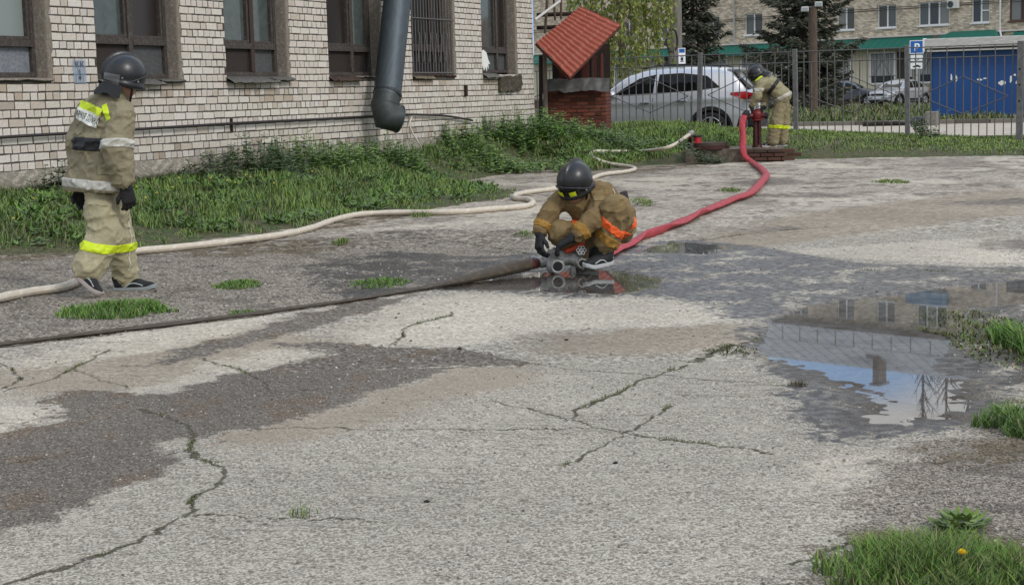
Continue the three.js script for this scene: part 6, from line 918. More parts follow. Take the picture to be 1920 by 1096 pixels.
{
  const pts = [[-130, 664], [-60, 654], [0, 645], [100, 633], [200, 621], [300, 609], [400, 597], [480, 587], [550, 577], [640, 565], [720, 551], [800, 538], [850, 528], [900, 517], [945, 506], [975, 499], [990, 496]].map(([x, y], i) => onGround(x, y, [0, 0, 0, 0, 0, 0, 0, 0, 0, 0, 0, 0.004, 0.012, 0.028, 0.045, 0.06, 0.066][i] + 0.018)), o = pts[0].clone();
  const t = thing('dark_fire_hose', 'dark wet flattened fire hose from the lower left to the dividing valve', 'hose', o); mesh('hose', sweep(pts.map((p) => p.clone().sub(o)), (s) => { const e = ss(0.72, 0.97, s); return [0.026 + 0.01 * n2(s * 9, 1) * (1 - e) + 0.02 * e, 0.0135 + 0.038 * e + 0.002 * n2(s * 60, 4), -0.25 * e + 0.12 * n2(s * 8, 2)]; }, 300, 12), phys(rgb(84, 75, 63), 0.6, { map: clothTex([206, 202, 196], [250, 248, 244], 9), bumpMap: weave, bumpScale: 0.0008 }), t);
  const a = pts[pts.length - 1].clone().sub(o), d = a.clone().sub(pts[pts.length - 2].clone().sub(o)).normalize(); mesh('coupling', rod(a.clone().addScaledVector(d, -0.01), a.clone().addScaledVector(d, 0.11), 0.042, 16), std(rgb(84, 42, 38), 0.6), t);
}
{   // three-way dividing valve
  const o = onGround(1050, 509), t = thing('dividing_valve', 'grey metal three way dividing valve under the hands of the crouching firefighter', 'valve', o, Math.atan2(-o.x, -o.z)), q = (x, y, w = 0) => t.worldToLocal(atZ(x, y, -o.z - w));
  const c = q(1050, 487), ring = (p, dir, r, len, name = 'outlet') => { const e = p.clone().addScaledVector(dir, len), g = part(name, t); mesh('barrel', rod(p, e, r * 0.86, 20), alu, g); mesh('flange', rod(e.clone().addScaledVector(dir, -0.012), e.clone().addScaledVector(dir, 0.012), r * 1.14, 24), alu, g); const k = new THREE.TorusGeometry(r * 0.9, r * 0.2, 8, 28).applyQuaternion(new THREE.Quaternion().setFromUnitVectors(V(0, 0, 1), dir)).translate(e.x + dir.x * 0.014, e.y + dir.y * 0.014, e.z + dir.z * 0.014); mesh('rim', k, alu, g); mesh('bore', new THREE.CylinderGeometry(r * 0.72, r * 0.72, 0.006, 20).rotateX(Math.PI / 2).applyQuaternion(new THREE.Quaternion().setFromUnitVectors(V(0, 0, 1), dir)).translate(e.x + dir.x * 0.015, e.y + dir.y * 0.015, e.z + dir.z * 0.015), std(rgb(20, 20, 21), 0.8), g); for (const s of [0.7, 2.8, 4.9]) mesh('lug', new THREE.BoxGeometry(0.02, 0.018, 0.02).translate(Math.cos(s) * r * 1.14, Math.sin(s) * r * 1.14, 0).applyQuaternion(new THREE.Quaternion().setFromUnitVectors(V(0, 0, 1), dir)).translate(e.x, e.y, e.z), alu, g); };
  mesh('body', netMesh((p) => smin(smin(cap(p, q(1016, 490), q(1080, 484), 0.05, 0.05), cap(p, q(1034, 478), q(1036, 500, 0.1), 0.042, 0.05), 0.02), smin(cap(p, q(1072, 480), q(1085, 494, 0.05), 0.045, 0.04), cap(p, q(1040, 470), q(1075, 478), 0.03, 0.03), 0.02), 0.02) + 0.002 * n3(p.x * 60, p.y * 60, p.z * 60), V(-0.25, -0.02, -0.16), V(0.25, 0.28, 0.22), 0.008), alu, t);
  ring(q(1045, 494, 0.04), V(0.02, -0.08, 1).normalize(), 0.05, 0.11); ring(q(1086, 490, 0.02), V(0.22, -0.05, 1).normalize(), 0.036, 0.09); ring(q(1016, 490), V(-1, 0.02, 0.15).normalize(), 0.044, 0.07, 'inlet');
  mesh('lever', rod(q(1060, 472, 0.06), q(1096, 456, 0.02), 0.021, 8), std(rgb(196, 72, 34), 0.6), t);
  const hw = part('handwheel', t), hc = q(1090, 469, 0.08); mesh('spindle', rod(hc.clone().add(V(0, -0.05, -0.03)), hc, 0.009, 8), alu, hw); const pet = []; for (let k = 0; k < 6; k++) { const a = (k / 6) * 6.2832; pet.push(new THREE.TorusGeometry(0.0125, 0.0042, 6, 14).translate(0.026 * Math.cos(a), 0.026 * Math.sin(a), 0)); } pet.push(new THREE.TorusGeometry(0.0115, 0.0042, 6, 14)); mesh('wheel', merge(pet).rotateX(-0.5).translate(hc.x, hc.y, hc.z), std(rgb(206, 206, 204), 0.5), hw);
  for (const [x, y, w] of [[1028, 470, 0.06], [1062, 474, 0.03]]) mesh('valve_knob', rod(q(x, y + 8, w), q(x + 3, y - 3, w), 0.014, 10), alu, t);
  for (const x of [1035, 1075]) mesh('foot', rbox(q(x, 505).x - 0.02, q(x, 505).x + 0.02, -0.02, 0.05, -0.03, 0.05, 0.006), alu, t);
}
// hydrant: slab, lid, stand-pipe
const SLAB_Y = 0.25, slabZ = 29.3;
{
  const o = atZ(1385, 300, slabZ); o.y = 0; const t = thing('hydrant_slab', 'low concrete and brick slab carrying the red hydrant', 'slab', o, fenceTurn * 0.3), lx = (px, py = 285) => t.worldToLocal(atZ(px, py, slabZ)).x;
  const g = new THREE.BoxGeometry(lx(1470) - lx(1285), SLAB_Y + 0.2, 1.7, 40, 6, 20), p = g.attributes.position; for (let i = 0; i < p.count; i++) { const x = p.getX(i), y = p.getY(i), z = p.getZ(i); p.setXYZ(i, x + 0.02 * n3(x * 5, y * 5, z * 5), y + 0.008 * n3(x * 4, 3, z * 4), z + (z > 0 ? 0.04 * n3(x * 4, y * 6, 1) : 0)); } g.computeVertexNormals(); g.translate((lx(1470) + lx(1285)) / 2, (SLAB_Y - 0.2) / 2, -0.86); mesh('slab', boxUV(g), std(rgb(140, 130, 118), 0.95, { map: grain, bumpMap: grain, bumpScale: 0.02 }), t);
  const bg = boxUV(rbox(0, 0.24, 0, 0.062, -0.12, 0, 0.01), 3), tones = [[92, 60, 52], [82, 54, 46], [104, 72, 62], [84, 66, 58]].map((c) => std(rgb(...c), 0.95, { map: grain, bumpMap: grain, bumpScale: 0.005 })); for (let row = 0; row < 3; row++) for (let x = lx(1388) + (row % 2) * 0.12; x < lx(1478); x += 0.252) { const m = mesh('brick', bg, tones[Math.floor(rnd() * 4)], t); m.position.set(x, 0.02 + row * 0.074, 0.115 + rr(-0.012, 0.012)); m.rotation.y = rr(-0.04, 0.04); }
  const lc = atZ(1330, 268, slabZ + 0.35), lt = thing('manhole_lid', 'rusty round manhole lid lying on the left end of the hydrant slab', 'manhole lid', V(lc.x, SLAB_Y, lc.z)); mesh('ring', new THREE.CylinderGeometry(0.37, 0.39, 0.07, 40).translate(0, 0.035, 0), std(rgb(112, 56, 46), 0.85, { map: rustTex }), lt); mesh('lid', new THREE.CylinderGeometry(0.33, 0.345, 0.05, 40).translate(0, 0.095, 0), std(rgb(128, 112, 100), 0.85, { map: rustTex }), lt); mesh('frame_corner', rbox(-0.4, -0.33, 0, 0.24, -0.1, 0.06, 0.01), std(rgb(92, 46, 40), 0.85, { map: rustTex }), lt);
  const kc = atZ(1308, 262, slabZ + 0.2), kt = thing('red_standpipe_cap', 'bright red hydrant cap standing behind the manhole lid', 'cap', V(kc.x, SLAB_Y + 0.11, kc.z)); mesh('cap', new THREE.CylinderGeometry(0.07, 0.08, 0.12, 20).translate(0, 0.06, 0), phys(rgb(170, 26, 34), 0.4), kt); mesh('collar', new THREE.CylinderGeometry(0.088, 0.088, 0.03, 20).translate(0, 0.135, 0), black, kt);
}
{
  const o = atZ(1420, 274, 29.6), t = thing('hydrant_standpipe', 'red hydrant standpipe with two outlets before the bending firefighter', 'hydrant', V(o.x, SLAB_Y, o.z)), H = 0.66;
  mesh('column', merge([new THREE.CylinderGeometry(0.045, 0.05, H - 0.16, 16).translate(-0.03, (H - 0.16) / 2, 0), new THREE.CylinderGeometry(0.035, 0.04, H - 0.16, 16).translate(0.045, (H - 0.16) / 2, 0)]), redIron, t); mesh('base_nut', new THREE.CylinderGeometry(0.09, 0.1, 0.05, 8).translate(0, 0.025, 0), redIron, t);
  mesh('head', new THREE.LatheGeometry([[0.001, -0.12], [0.06, -0.12], [0.085, -0.08], [0.1, -0.03], [0.105, 0.03], [0.09, 0.07], [0.06, 0.1], [0.03, 0.12], [0.001, 0.125]].map(([x, y]) => new THREE.Vector2(x, y)), 22).translate(0, H - 0.06, 0), redPaint, t); mesh('flange', new THREE.CylinderGeometry(0.115, 0.115, 0.025, 20).translate(0, H - 0.14, 0), redPaint, t);
  for (const s of [-1, 1]) { const g = part('outlet', t); mesh('branch', rod(V(0, H - 0.05, 0), V(s * 0.16, H - 0.07, 0.04), 0.045, 14), redPaint, g); mesh('coupling', rod(V(s * 0.14, H - 0.068, 0.035), V(s * 0.2, H - 0.075, 0.05), 0.058, 16), black, g); mesh('valve_spindle', rod(V(s * 0.1, H - 0.03, 0.02), V(s * 0.11, H + 0.1, 0.02), 0.014, 8), black, g); mesh('valve_grip', rod(V(s * 0.11 - 0.05, H + 0.1, 0.02), V(s * 0.11 + 0.05, H + 0.1, 0.02), 0.014, 8), black, g); }
  const tk = part('key', t); mesh('shaft', rod(V(0, H + 0.06, 0), V(0, H + 0.2, 0), 0.018, 8), alu, tk); mesh('cross_handle', rod(V(-0.16, H + 0.2, -0.02), V(0.16, H + 0.2, 0.02), 0.016, 8), std(rgb(86, 40, 40), 0.6), tk);
}
// ---------- firefighters ----------
const chain = (p, list, k = 0.03) => { let d = 9; for (let i = 0; i + 1 < list.length; i++) d = smin(d, cap(p, list[i][0], list[i + 1][0], list[i][1], list[i + 1][1]), k); return d; };
const fold = (v) => { const k = 1 - Math.abs(v); return k * k * k; };
const crease = (p, s = 0) => 0.007 - 0.017 * fold(n3(p.x * 4.5 + p.y * 3 + s, p.y * 7 - p.x * 3, p.z * 5)) - 0.008 * fold(n3(p.x * 11 - p.y * 5, p.y * 17 + s, p.z * 12 + p.x * 4)) + 0.001 * n3(p.x * 60, p.y * 60, p.z * 60 + s);   // raised cloth folds
function boundsOf(lists, pad) { const b = new THREE.Box3(); lists.flat().forEach(([q, r]) => { b.expandByPoint(q.clone().addScalar(r + pad)); b.expandByPoint(q.clone().addScalar(-r - pad)); }); return b; }
function band(f, c, axis, half, out, rad, cell) { const a = axis.clone().normalize(); return netMesh((p) => Math.max(f(p) - out, Math.abs((p.x - c.x) * a.x + (p.y - c.y) * a.y + (p.z - c.z) * a.z) - half), c.clone().addScalar(-rad), c.clone().addScalar(rad), cell); }
function wrapPatch(f, c, right, up, inward, w, h, off, nx = 16, ny = 6) {   // a cloth patch laid on the jacket, in the body's own space
  const g = new THREE.PlaneGeometry(w, h, nx, ny), p = g.attributes.position, R = right.clone().normalize(), I = inward.clone().normalize(), U = up.clone().addScaledVector(R, -up.dot(R)).normalize(), q = V(0, 0, 0);
  for (let i = 0; i < p.count; i++) { q.copy(c).addScaledVector(R, p.getX(i)).addScaledVector(U, p.getY(i)).addScaledVector(I, -0.25); for (let k = 0; k < 40; k++) { const d = f(q) - off; if (d < 0.0008) break; q.addScaledVector(I, Math.min(d * 0.8, 0.03)); if (q.clone().sub(c).dot(I) > 0.2) break; } p.setXYZ(i, q.x, q.y, q.z); }
  g.computeVertexNormals(); return g;
}
function gloveSDF(wrist, dir, palm, curl, size = 1, thumbSide = 1, spread = 0.18) {   // palm, four unequal fingers and a thumb from the side of the palm
  const D = dir.clone().normalize(), Nn = palm.clone().addScaledVector(D, -palm.dot(D)).normalize(), S = D.clone().cross(Nn).multiplyScalar(thumbSide), L = [], at = (a, b, c) => wrist.clone().addScaledVector(D, a * size).addScaledVector(S, b * size).addScaledVector(Nn, c * size);
  for (const b of [-0.03, -0.01, 0.01, 0.03]) L.push([at(0.0, b * 0.7, 0), at(0.085, b, 0), 0.021 * size, 0.018 * size]);
  [[0.033, 0.07, 1.0], [0.011, 0.078, 0.9], [-0.011, 0.072, 1.0], [-0.032, 0.058, 1.12]].forEach(([b, len, cu]) => { let P0 = at(0.088, b, 0), ang = 0.15 * curl, seg = [0.45, 0.32, 0.23], r = 0.0125 * size; for (const s of seg) { ang += 0.55 * curl * cu; const e = P0.clone().addScaledVector(D, Math.cos(ang) * len * s * size * 1.15).addScaledVector(Nn, Math.sin(ang) * len * s * size * 1.15).addScaledVector(S, b * spread * s * size); L.push([P0, e, r, r * 0.93]); P0 = e; r *= 0.93; } });
  let a = at(0.03, 0.032, 0.006), b2 = at(0.062, 0.062, 0.018), c2 = at(0.09, 0.066, 0.034); L.push([a, b2, 0.016 * size, 0.014 * size], [b2, c2, 0.014 * size, 0.0115 * size]);
  return { f: (p) => { let d = 9; L.forEach((l, i) => { d = smin(d, cap(p, ...l), i < 4 ? 0.02 * size : 0.006 * size); }); return d; }, box: boundsOf(L.map(([q, e, r]) => [[q, r], [e, r]]), 0.012 * size) };
}
const gloveM = std(rgb(24, 24, 26), 0.75, { bumpMap: weave, bumpScale: 0.0006 });
function glove(t, wrist, dir, palm, curl, thumb, cell, label) { const g = gloveSDF(wrist, dir, palm, curl, 1.12, thumb); const m = mesh('glove', netMesh(g.f, g.box.min, g.box.max, cell), gloveM, t, label), d = dir.clone().normalize(); mesh('glove_cuff', rod(wrist.clone().addScaledVector(d, -0.07), wrist.clone().addScaledVector(d, 0.012), 0.047, 14, 0.041), gloveM, m); }
function shoe(t, heel, toe, up, cell, whiteSole) {   // trainer: upper, thick sole, toe spring, laces
  const D = toe.clone().sub(heel), len = D.length(); D.normalize(); const U = up.clone().addScaledVector(D, -up.dot(D)).normalize(), S = D.clone().cross(U), at = (a, b, c) => heel.clone().addScaledVector(D, a * len).addScaledVector(S, b).addScaledVector(U, c), g = part('shoe', t), bx = boundsOf([[[heel, 0.1], [toe, 0.1], [at(0.2, 0, 0.1), 0.09]]], 0);
  const lo = (p) => { const q = p.clone().sub(heel); return [q.dot(D) / len, q.dot(S), q.dot(U)]; };
  mesh('upper', netMesh((p) => { const d = smin(smin(cap(p, at(0.12, 0, 0.05), at(0.1, 0, 0.1), 0.038, 0.044), cap(p, at(0.2, 0, 0.055), at(0.6, 0, 0.045), 0.042, 0.04), 0.03), cap(p, at(0.6, 0.004, 0.042), at(0.9, 0.004, 0.034), 0.041, 0.03), 0.03); const [, , u] = lo(p); return Math.max(d, 0.022 - u) ; }, bx.min, bx.max, cell), std(rgb(28, 29, 32), 0.75, { bumpMap: weave, bumpScale: 0.0008 }), g);
  mesh('sole', netMesh((p) => { const [a, s, u] = lo(p), w = 0.036 + 0.012 * Math.sin(clamp(a) * 3.14) + 0.006 * ss(0.4, 0.75, a), x = (a - 0.5) * len, dd = Math.max(Math.abs(x) - len * 0.42, 0), d2 = Math.hypot(dd, Math.max(0, Math.abs(s) - w + 0.03)) - 0.034; return Math.max(d2, Math.abs(u - 0.013 - 0.02 * ss(0.75, 1.05, a)) - 0.016); }, bx.min, bx.max, cell), std(whiteSole || rgb(150, 152, 152), 0.7), g);
  const stripe = []; for (const s of [1, -1]) { const pts = [at(0.3, s * 0.046, 0.03), at(0.42, s * 0.047, 0.055), at(0.56, s * 0.046, 0.06), at(0.74, s * 0.042, 0.04)]; stripe.push(tube(pts, 0.005, 16, 5)); } mesh('stripe', merge(stripe), std(rgb(176, 186, 186), 0.6), g);
  const lace = []; for (let k = 0; k < 4; k++) lace.push(rod(at(0.34 + 0.08 * k, -0.026, 0.09 - 0.008 * k), at(0.36 + 0.08 * k, 0.026, 0.09 - 0.008 * k), 0.004, 5)); mesh('laces', merge(lace), std(rgb(60, 62, 64), 0.8), g);
  return g;
}
function helmet(t, c, fwd, up, cell, s = 1, opts = {}) {   // fire helmet: ridged shell, brim, neck guard, visor, strap
  const F = fwd.clone().normalize(), U = up.clone().addScaledVector(F, -up.dot(F)).normalize(), S = F.clone().cross(U), at = (a, b, d) => c.clone().addScaledVector(F, a * s).addScaledVector(U, b * s).addScaledVector(S, d * s), lo = (p) => { const q = p.clone().sub(c); return [q.dot(F) / s, q.dot(U) / s, q.dot(S) / s]; }, R = 0.25 * s, bx = [c.clone().addScalar(-R), c.clone().addScalar(R)], q = V(0, 0, 0);
  const g = part('helmet', t);
  const shell = (p) => { const [a, b, d] = lo(p); q.set(a + 0.005, b, d); let e = ell(q, V(0, 0, 0), 0.157, 0.152, 0.135); const ridge = ell(q, V(-0.012, 0.012, 0), 0.166, 0.162, 0.028); e = smin(e, ridge, 0.008); const brim = Math.max(ell(q, V(0.008, -0.07, 0), 0.162, 0.06, 0.138), Math.abs(b + 0.07 - 0.08 * a) - 0.016); e = smin(e, brim, 0.025); return Math.max(e, -(b + 0.094 + 0.18 * Math.min(0, a) - 0.06 * Math.max(0, a)), -ell(q, V(0, -0.02, 0), 0.138, 0.13, 0.113)); };
  mesh('shell', netMesh((p) => shell(p) * s, ...bx, cell), phys(rgb(12, 13, 17), 0.42, { clearcoat: 0.3, clearcoatRoughness: 0.25 }), g);
  mesh('rim_band', netMesh((p) => { const [a, b, d] = lo(p); q.set(a, b, d); return s * Math.max(Math.abs(ell(q, V(0, 0, 0), 0.161, 0.15, 0.137)) - 0.006, Math.abs(b + 0.05 - 0.12 * a - 0.5 * Math.max(0, a)) - 0.01); }, ...bx, cell), std(rgb(52, 52, 56), 0.5), g);
  const ng = new THREE.PlaneGeometry(1, 1, 24, 8), p = ng.attributes.position; for (let i = 0; i < p.count; i++) { const u = p.getX(i) * 2.5, v = 0.5 - p.getY(i), ang = Math.PI + u, rad = 0.128 + 0.05 * v, w = at(Math.cos(ang) * rad * 1.12, -0.07 - 0.1 * v + 0.012 * Math.sin(u * 7) * v, Math.sin(ang) * rad); p.setXYZ(i, w.x, w.y, w.z); } ng.computeVertexNormals(); mesh('neck_guard', ng, std(rgb(30, 31, 34), 0.85, { side: THREE.DoubleSide, bumpMap: weave, bumpScale: 0.001 }), g);
  const vs = new THREE.SphereGeometry(0.165, 24, 10, -1.05, 2.1, 1.65, 0.75); vs.applyMatrix4(new THREE.Matrix4().makeBasis(S.clone().negate(), U, F).multiply(new THREE.Matrix4().makeRotationY(-Math.PI / 2))); vs.scale(s, s, s).translate(c.x, c.y, c.z); if (opts.visor !== false) mesh('visor', vs, phys(0xffffff, 0.08, { transmission: 0.92, thickness: 0, ior: 1.45, side: THREE.DoubleSide }), g);
  mesh('chin_strap', merge([1, -1].map((k) => tube([at(0.03, -0.05, k * 0.118), at(0.04, -0.12, k * 0.1), at(0.055, -0.185, k * 0.05), at(0.058, -0.2, 0)], 0.009 * s, 14, 6))), black, g);
  for (const k of [1, -1]) for (const a of [-0.06, 0.06]) mesh('rivet', new THREE.SphereGeometry(0.008 * s, 8, 6).translate(...at(a, -0.03, k * 0.134)), std(rgb(120, 120, 124), 0.4), g);
  if (opts.stickers) for (const [d, w] of opts.stickers) { const gg = new THREE.PlaneGeometry(w, 0.042, 6, 2), pp = gg.attributes.position; for (let i = 0; i < pp.count; i++) { const y = pp.getX(i) + d, b = -0.018 + pp.getY(i), ang = y / 0.15, wv = at(Math.cos(ang) * 0.166 * Math.sqrt(Math.max(0.1, 1 - (b / 0.15) ** 2)), b, Math.sin(ang) * 0.14); pp.setXYZ(i, wv.x, wv.y, wv.z); } gg.computeVertexNormals(); mesh('reflective_sticker', gg, std(rgb(212, 226, 40), 0.5, { side: THREE.DoubleSide }), g); }
  return g;
}
function headSDF(c, fwd, up) {   // skull, jaw, brow, nose, lips, ears, eye hollows
  const F = fwd.clone().normalize(), U = up.clone().addScaledVector(F, -up.dot(F)).normalize(), S = F.clone().cross(U), q = V(0, 0, 0), z = V(0, 0, 0);
  return (p) => { const k = p.clone().sub(c); q.set(k.dot(F), k.dot(U), k.dot(S)); const sy = Math.abs(q.z); let d = ell(q, V(-0.012, 0.03, 0), 0.098, 0.105, 0.076); d = smin(d, ell(q, V(0.028, -0.055, 0), 0.06, 0.062, 0.055), 0.04); d = smin(d, cap(q, V(0.082, 0.012, 0), V(0.105, -0.022, 0), 0.01, 0.014), 0.012); d = smin(d, ell(q, V(0.076, -0.058, 0), 0.018, 0.008, 0.024), 0.012); z.set(q.x, q.y, sy); d = smin(d, ell(z, V(0.0, 0.0, 0.08), 0.024, 0.032, 0.01), 0.008); return Math.max(d, -(Math.hypot(q.x - 0.094, q.y - 0.018, sy - 0.032) - 0.013)); };
}
const skin = phys(rgb(186, 140, 116), 0.6);
function firefighter(cfg) {
  const o = V(0, 0, 0), P0 = cfg.origin; const t = thing('person', cfg.label, 'person', P0, Math.atan2(-P0.x, -P0.z)), Z = -P0.z, j = (x, y, w = 0) => t.worldToLocal(atZ(x, y, Z - w)), B = cfg.build(j), cell = cfg.cell;
  const arm = [0, 1].map((i) => (p) => chain(p, B.arms[i]) + crease(p, i * 9)), leg = [0, 1].map((i) => (p) => chain(p, B.legs[i], 0.05) + crease(p, 20 + i * 7)), torso = (p) => { let d = 9; for (const c of B.torso) d = smin(d, chain(p, c, 0.06), 0.07); return d + crease(p, 3); }, jacket = (p) => { const d = smin(torso(p), Math.min(arm[0](p), arm[1](p)), 0.025); return B.hem ? Math.max(d, -(p.clone().sub(B.hem[0]).dot(B.hem[1]))) : d; };
  const slim = (l, k) => l.map(([q, r]) => [q, Math.max(0.02, r - k)]), bodyParts = [...B.torso.map((c) => slim(c.slice(0, c.length > 2 && c[2][0].y < c[0][0].y - 0.2 ? 2 : 3), 0.055)), ...B.arms.map((c) => slim(c, 0.035)), ...B.legs.map((c) => slim(c, 0.045)), [[B.neck, 0.06], [B.head, 0.05]]], hs = headSDF(B.head, B.look, B.up), bb = boundsOf([...bodyParts, [[B.head, 0.16]]], 0.02);
  mesh('body', netMesh((p) => { let d = hs(p); for (const c of bodyParts) d = smin(d, chain(p, c, 0.03), 0.04); return d; }, bb.min, bb.max, Math.max(cell, 0.012)), skin, t);
  const jb = boundsOf([...B.torso, ...B.arms], 0.03); mesh('jacket', netMesh(jacket, jb.min, jb.max, cell), cfg.jacket, t);
  const lb = boundsOf(B.legs, 0.03); mesh('trousers', netMesh((p) => smin(leg[0](p), leg[1](p), 0.02), lb.min, lb.max, cell), cfg.trousers, t);
  mesh('collar', netMesh((p) => Math.max(Math.abs(cap(p, B.neck.clone().addScaledVector(B.up, -0.06), B.neck.clone().addScaledVector(B.up, 0.035), 0.095, 0.078)) - 0.011, (p.clone().sub(B.neck).dot(B.up)) - 0.05) + 0.4 * crease(p, 2), B.neck.clone().addScalar(-0.17), B.neck.clone().addScalar(0.17), Math.min(cell, 0.01)), cfg.jacket, t);
  helmet(t, B.helmet, B.look, B.up, Math.min(cell, 0.008), cfg.helmetScale || 1, cfg.helmetOpts || {});
  B.more({ t, arm, leg, torso, jacket, j, cell });
  return t;
}
const lime = std(rgb(206, 226, 30), 0.55), silver = std(rgb(232, 232, 224), 0.5, { map: grain }), orange = std(rgb(236, 96, 34), 0.6), amber = std(rgb(186, 142, 62), 0.85, { map: grain });
const suit = (c, s) => std(0xffffff, 0.95, { map: clothTex(c.map((v) => v * 0.95), c.map((v) => v * 1.03), s), bumpMap: weave, bumpScale: 0.0007 });
const Y = V(0, 1, 0);
const cfgW = suit([134, 125, 100], 12);
// walking
{
  const g = gnd(205, 552);
  firefighter({
    label: 'firefighter in tan suit and dark helmet walking past the brick wall', origin: V(g.x, 0, -11.62), cell: 0.0105, jacket: suit([140, 131, 106], 1), trousers: suit([168, 160, 130], 2),
    build: (j) => ({
      torso: [[[j(174, 214, -0.09), 0.105], [j(168, 268, -0.07), 0.098], [j(152, 346, -0.09), 0.128]], [[j(210, 214, 0.08), 0.11], [j(196, 270, 0.06), 0.104], [j(205, 354, 0.09), 0.138]], [[j(190, 240, 0), 0.11], [j(184, 290, 0), 0.11], [j(179, 350, 0), 0.15]], [[j(168, 204, -0.13), 0.066], [j(200, 192, 0.0), 0.085], [j(232, 208, 0.13), 0.066]]],
      arms: [[[j(229, 213, 0.15), 0.086], [j(219, 272, 0.2), 0.108], [j(230, 332, 0.2), 0.086]], [[j(163, 212, -0.17), 0.08], [j(144, 268, -0.15), 0.078], [j(150, 338, -0.12), 0.068]]],
      legs: [[[j(180, 350, 0.05), 0.09], [j(190, 395, 0.08), 0.112], [j(197, 440, 0.1), 0.118], [j(164, 502, 0.22), 0.114]], [[j(200, 350, -0.06), 0.09], [j(212, 400, -0.1), 0.11], [j(222, 445, -0.14), 0.108], [j(236, 517, -0.22), 0.096]]],
      hem: [j(178, 359), V(0.03, 1, 0).normalize()], neck: j(216, 178), head: j(234, 152), helmet: j(234, 141), look: V(0.93, -0.24, -0.3), up: V(0.2, 1, 0).normalize(),
      more: ({ t, arm, leg, torso, jacket, j, cell }) => {
        mesh('reflective_band', band(arm[0], j(218, 271, 0.2), j(229, 213, 0.15).sub(j(219, 272, 0.2)).setX(0.01), 0.033, 0.007, 0.17, 0.008), silver, t);
        mesh('reflective_band', band((p) => smin(torso(p), Math.min(arm[0](p) + 0.2, 9), 0.01), j(178, 345), V(0.09, 1, 0), 0.036, 0.007, 0.34, 0.01), silver, t);
        mesh('belt', band(torso, j(182, 270), V(0.06, 1, 0), 0.048, 0.012, 0.3, 0.009), std(rgb(20, 20, 24), 0.6), t);
        mesh('reflective_band', band(leg[0], j(193, 461, 0.12), V(0.22, 1, 0.1), 0.034, 0.007, 0.2, 0.009), lime, t); mesh('reflective_band', band(leg[1], j(220, 462, -0.13), V(0.0, 1, 0.1), 0.034, 0.007, 0.17, 0.009), lime, t);
        const I = V(0.36, 0, -0.93), Rt = V(0.93, -0.33, 0.36);
        mesh('yoke_tape', wrapPatch(jacket, j(176, 202, 0.0), V(0.93, -0.3, 0.36), Y, I, 0.25, 0.058, 0.006, 26, 4), std(rgb(206, 226, 30), 0.55, { side: THREE.DoubleSide }), t);
        const c = document.createElement('canvas'); c.width = 512; c.height = 112; const q = c.getContext('2d'); q.fillStyle = '#e4e4da'; q.fillRect(0, 0, 512, 112); q.fillStyle = '#23241f'; q.font = 'bold 64px sans-serif'; q.textAlign = 'center'; q.textBaseline = 'middle'; q.setTransform(1, 0, 0, 1.3, 240, 58); q.fillText('ЖАРНАЯ ОХРАНА', 0, 0); const tx = new THREE.CanvasTexture(c); tx.colorSpace = THREE.SRGBColorSpace;
        mesh('back_patch', wrapPatch(jacket, j(168, 219, 0.0), Rt, Y, I, 0.25, 0.092, 0.006, 26, 5), std(0xffffff, 0.6, { map: tx, side: THREE.DoubleSide }), t, 'white back patch with dark lettering');
        mesh('sleeve_tape', wrapPatch(jacket, j(205, 214, 0.12), V(0.3, -1, 0.2), V(0.8, 0.3, 0.5), V(0.3, -0.2, -0.9), 0.13, 0.045, 0.006, 12, 3), std(rgb(206, 226, 30), 0.55, { side: THREE.DoubleSide }), t);
        mesh('trouser_piping', wrapPatch(leg[1], j(238, 445, -0.1), V(0.05, -1, 0), V(0.7, 0, -0.7), V(-0.7, 0, -0.7), 0.5, 0.012, 0.003, 40, 1), std(rgb(196, 190, 170), 0.8, { side: THREE.DoubleSide }), t); mesh('pocket_flap', wrapPatch(jacket, j(196, 316, 0.12), V(0.9, 0, 0.3), Y, V(-0.1, 0, -1), 0.13, 0.07, 0.009, 8, 5), cfgW, t);
        glove(t, j(236, 352, 0.2), j(244, 388, 0.18).sub(j(236, 352, 0.2)), V(-0.3, 0, -1), 0.75, -1, 0.0045); glove(t, j(148, 352, -0.12), V(0.12, -1, 0), V(0.3, 0, 1), 0.9, 1, 0.006);
        shoe(t, j(131, 510, 0.26), j(184, 556, 0.26), V(0.55, 0.85, 0.1), 0.006, rgb(160, 150, 146)); shoe(t, j(214, 546, -0.2), j(292, 543, -0.16), Y, 0.006, rgb(140, 146, 146));
        mesh('sock', merge([rod(j(148, 496, 0.24), j(158, 514, 0.24), 0.042, 12), rod(j(230, 515, -0.19), j(232, 535, -0.19), 0.042, 12)]), std(rgb(214, 208, 202), 0.9), t);
      },
    }),
  });
}
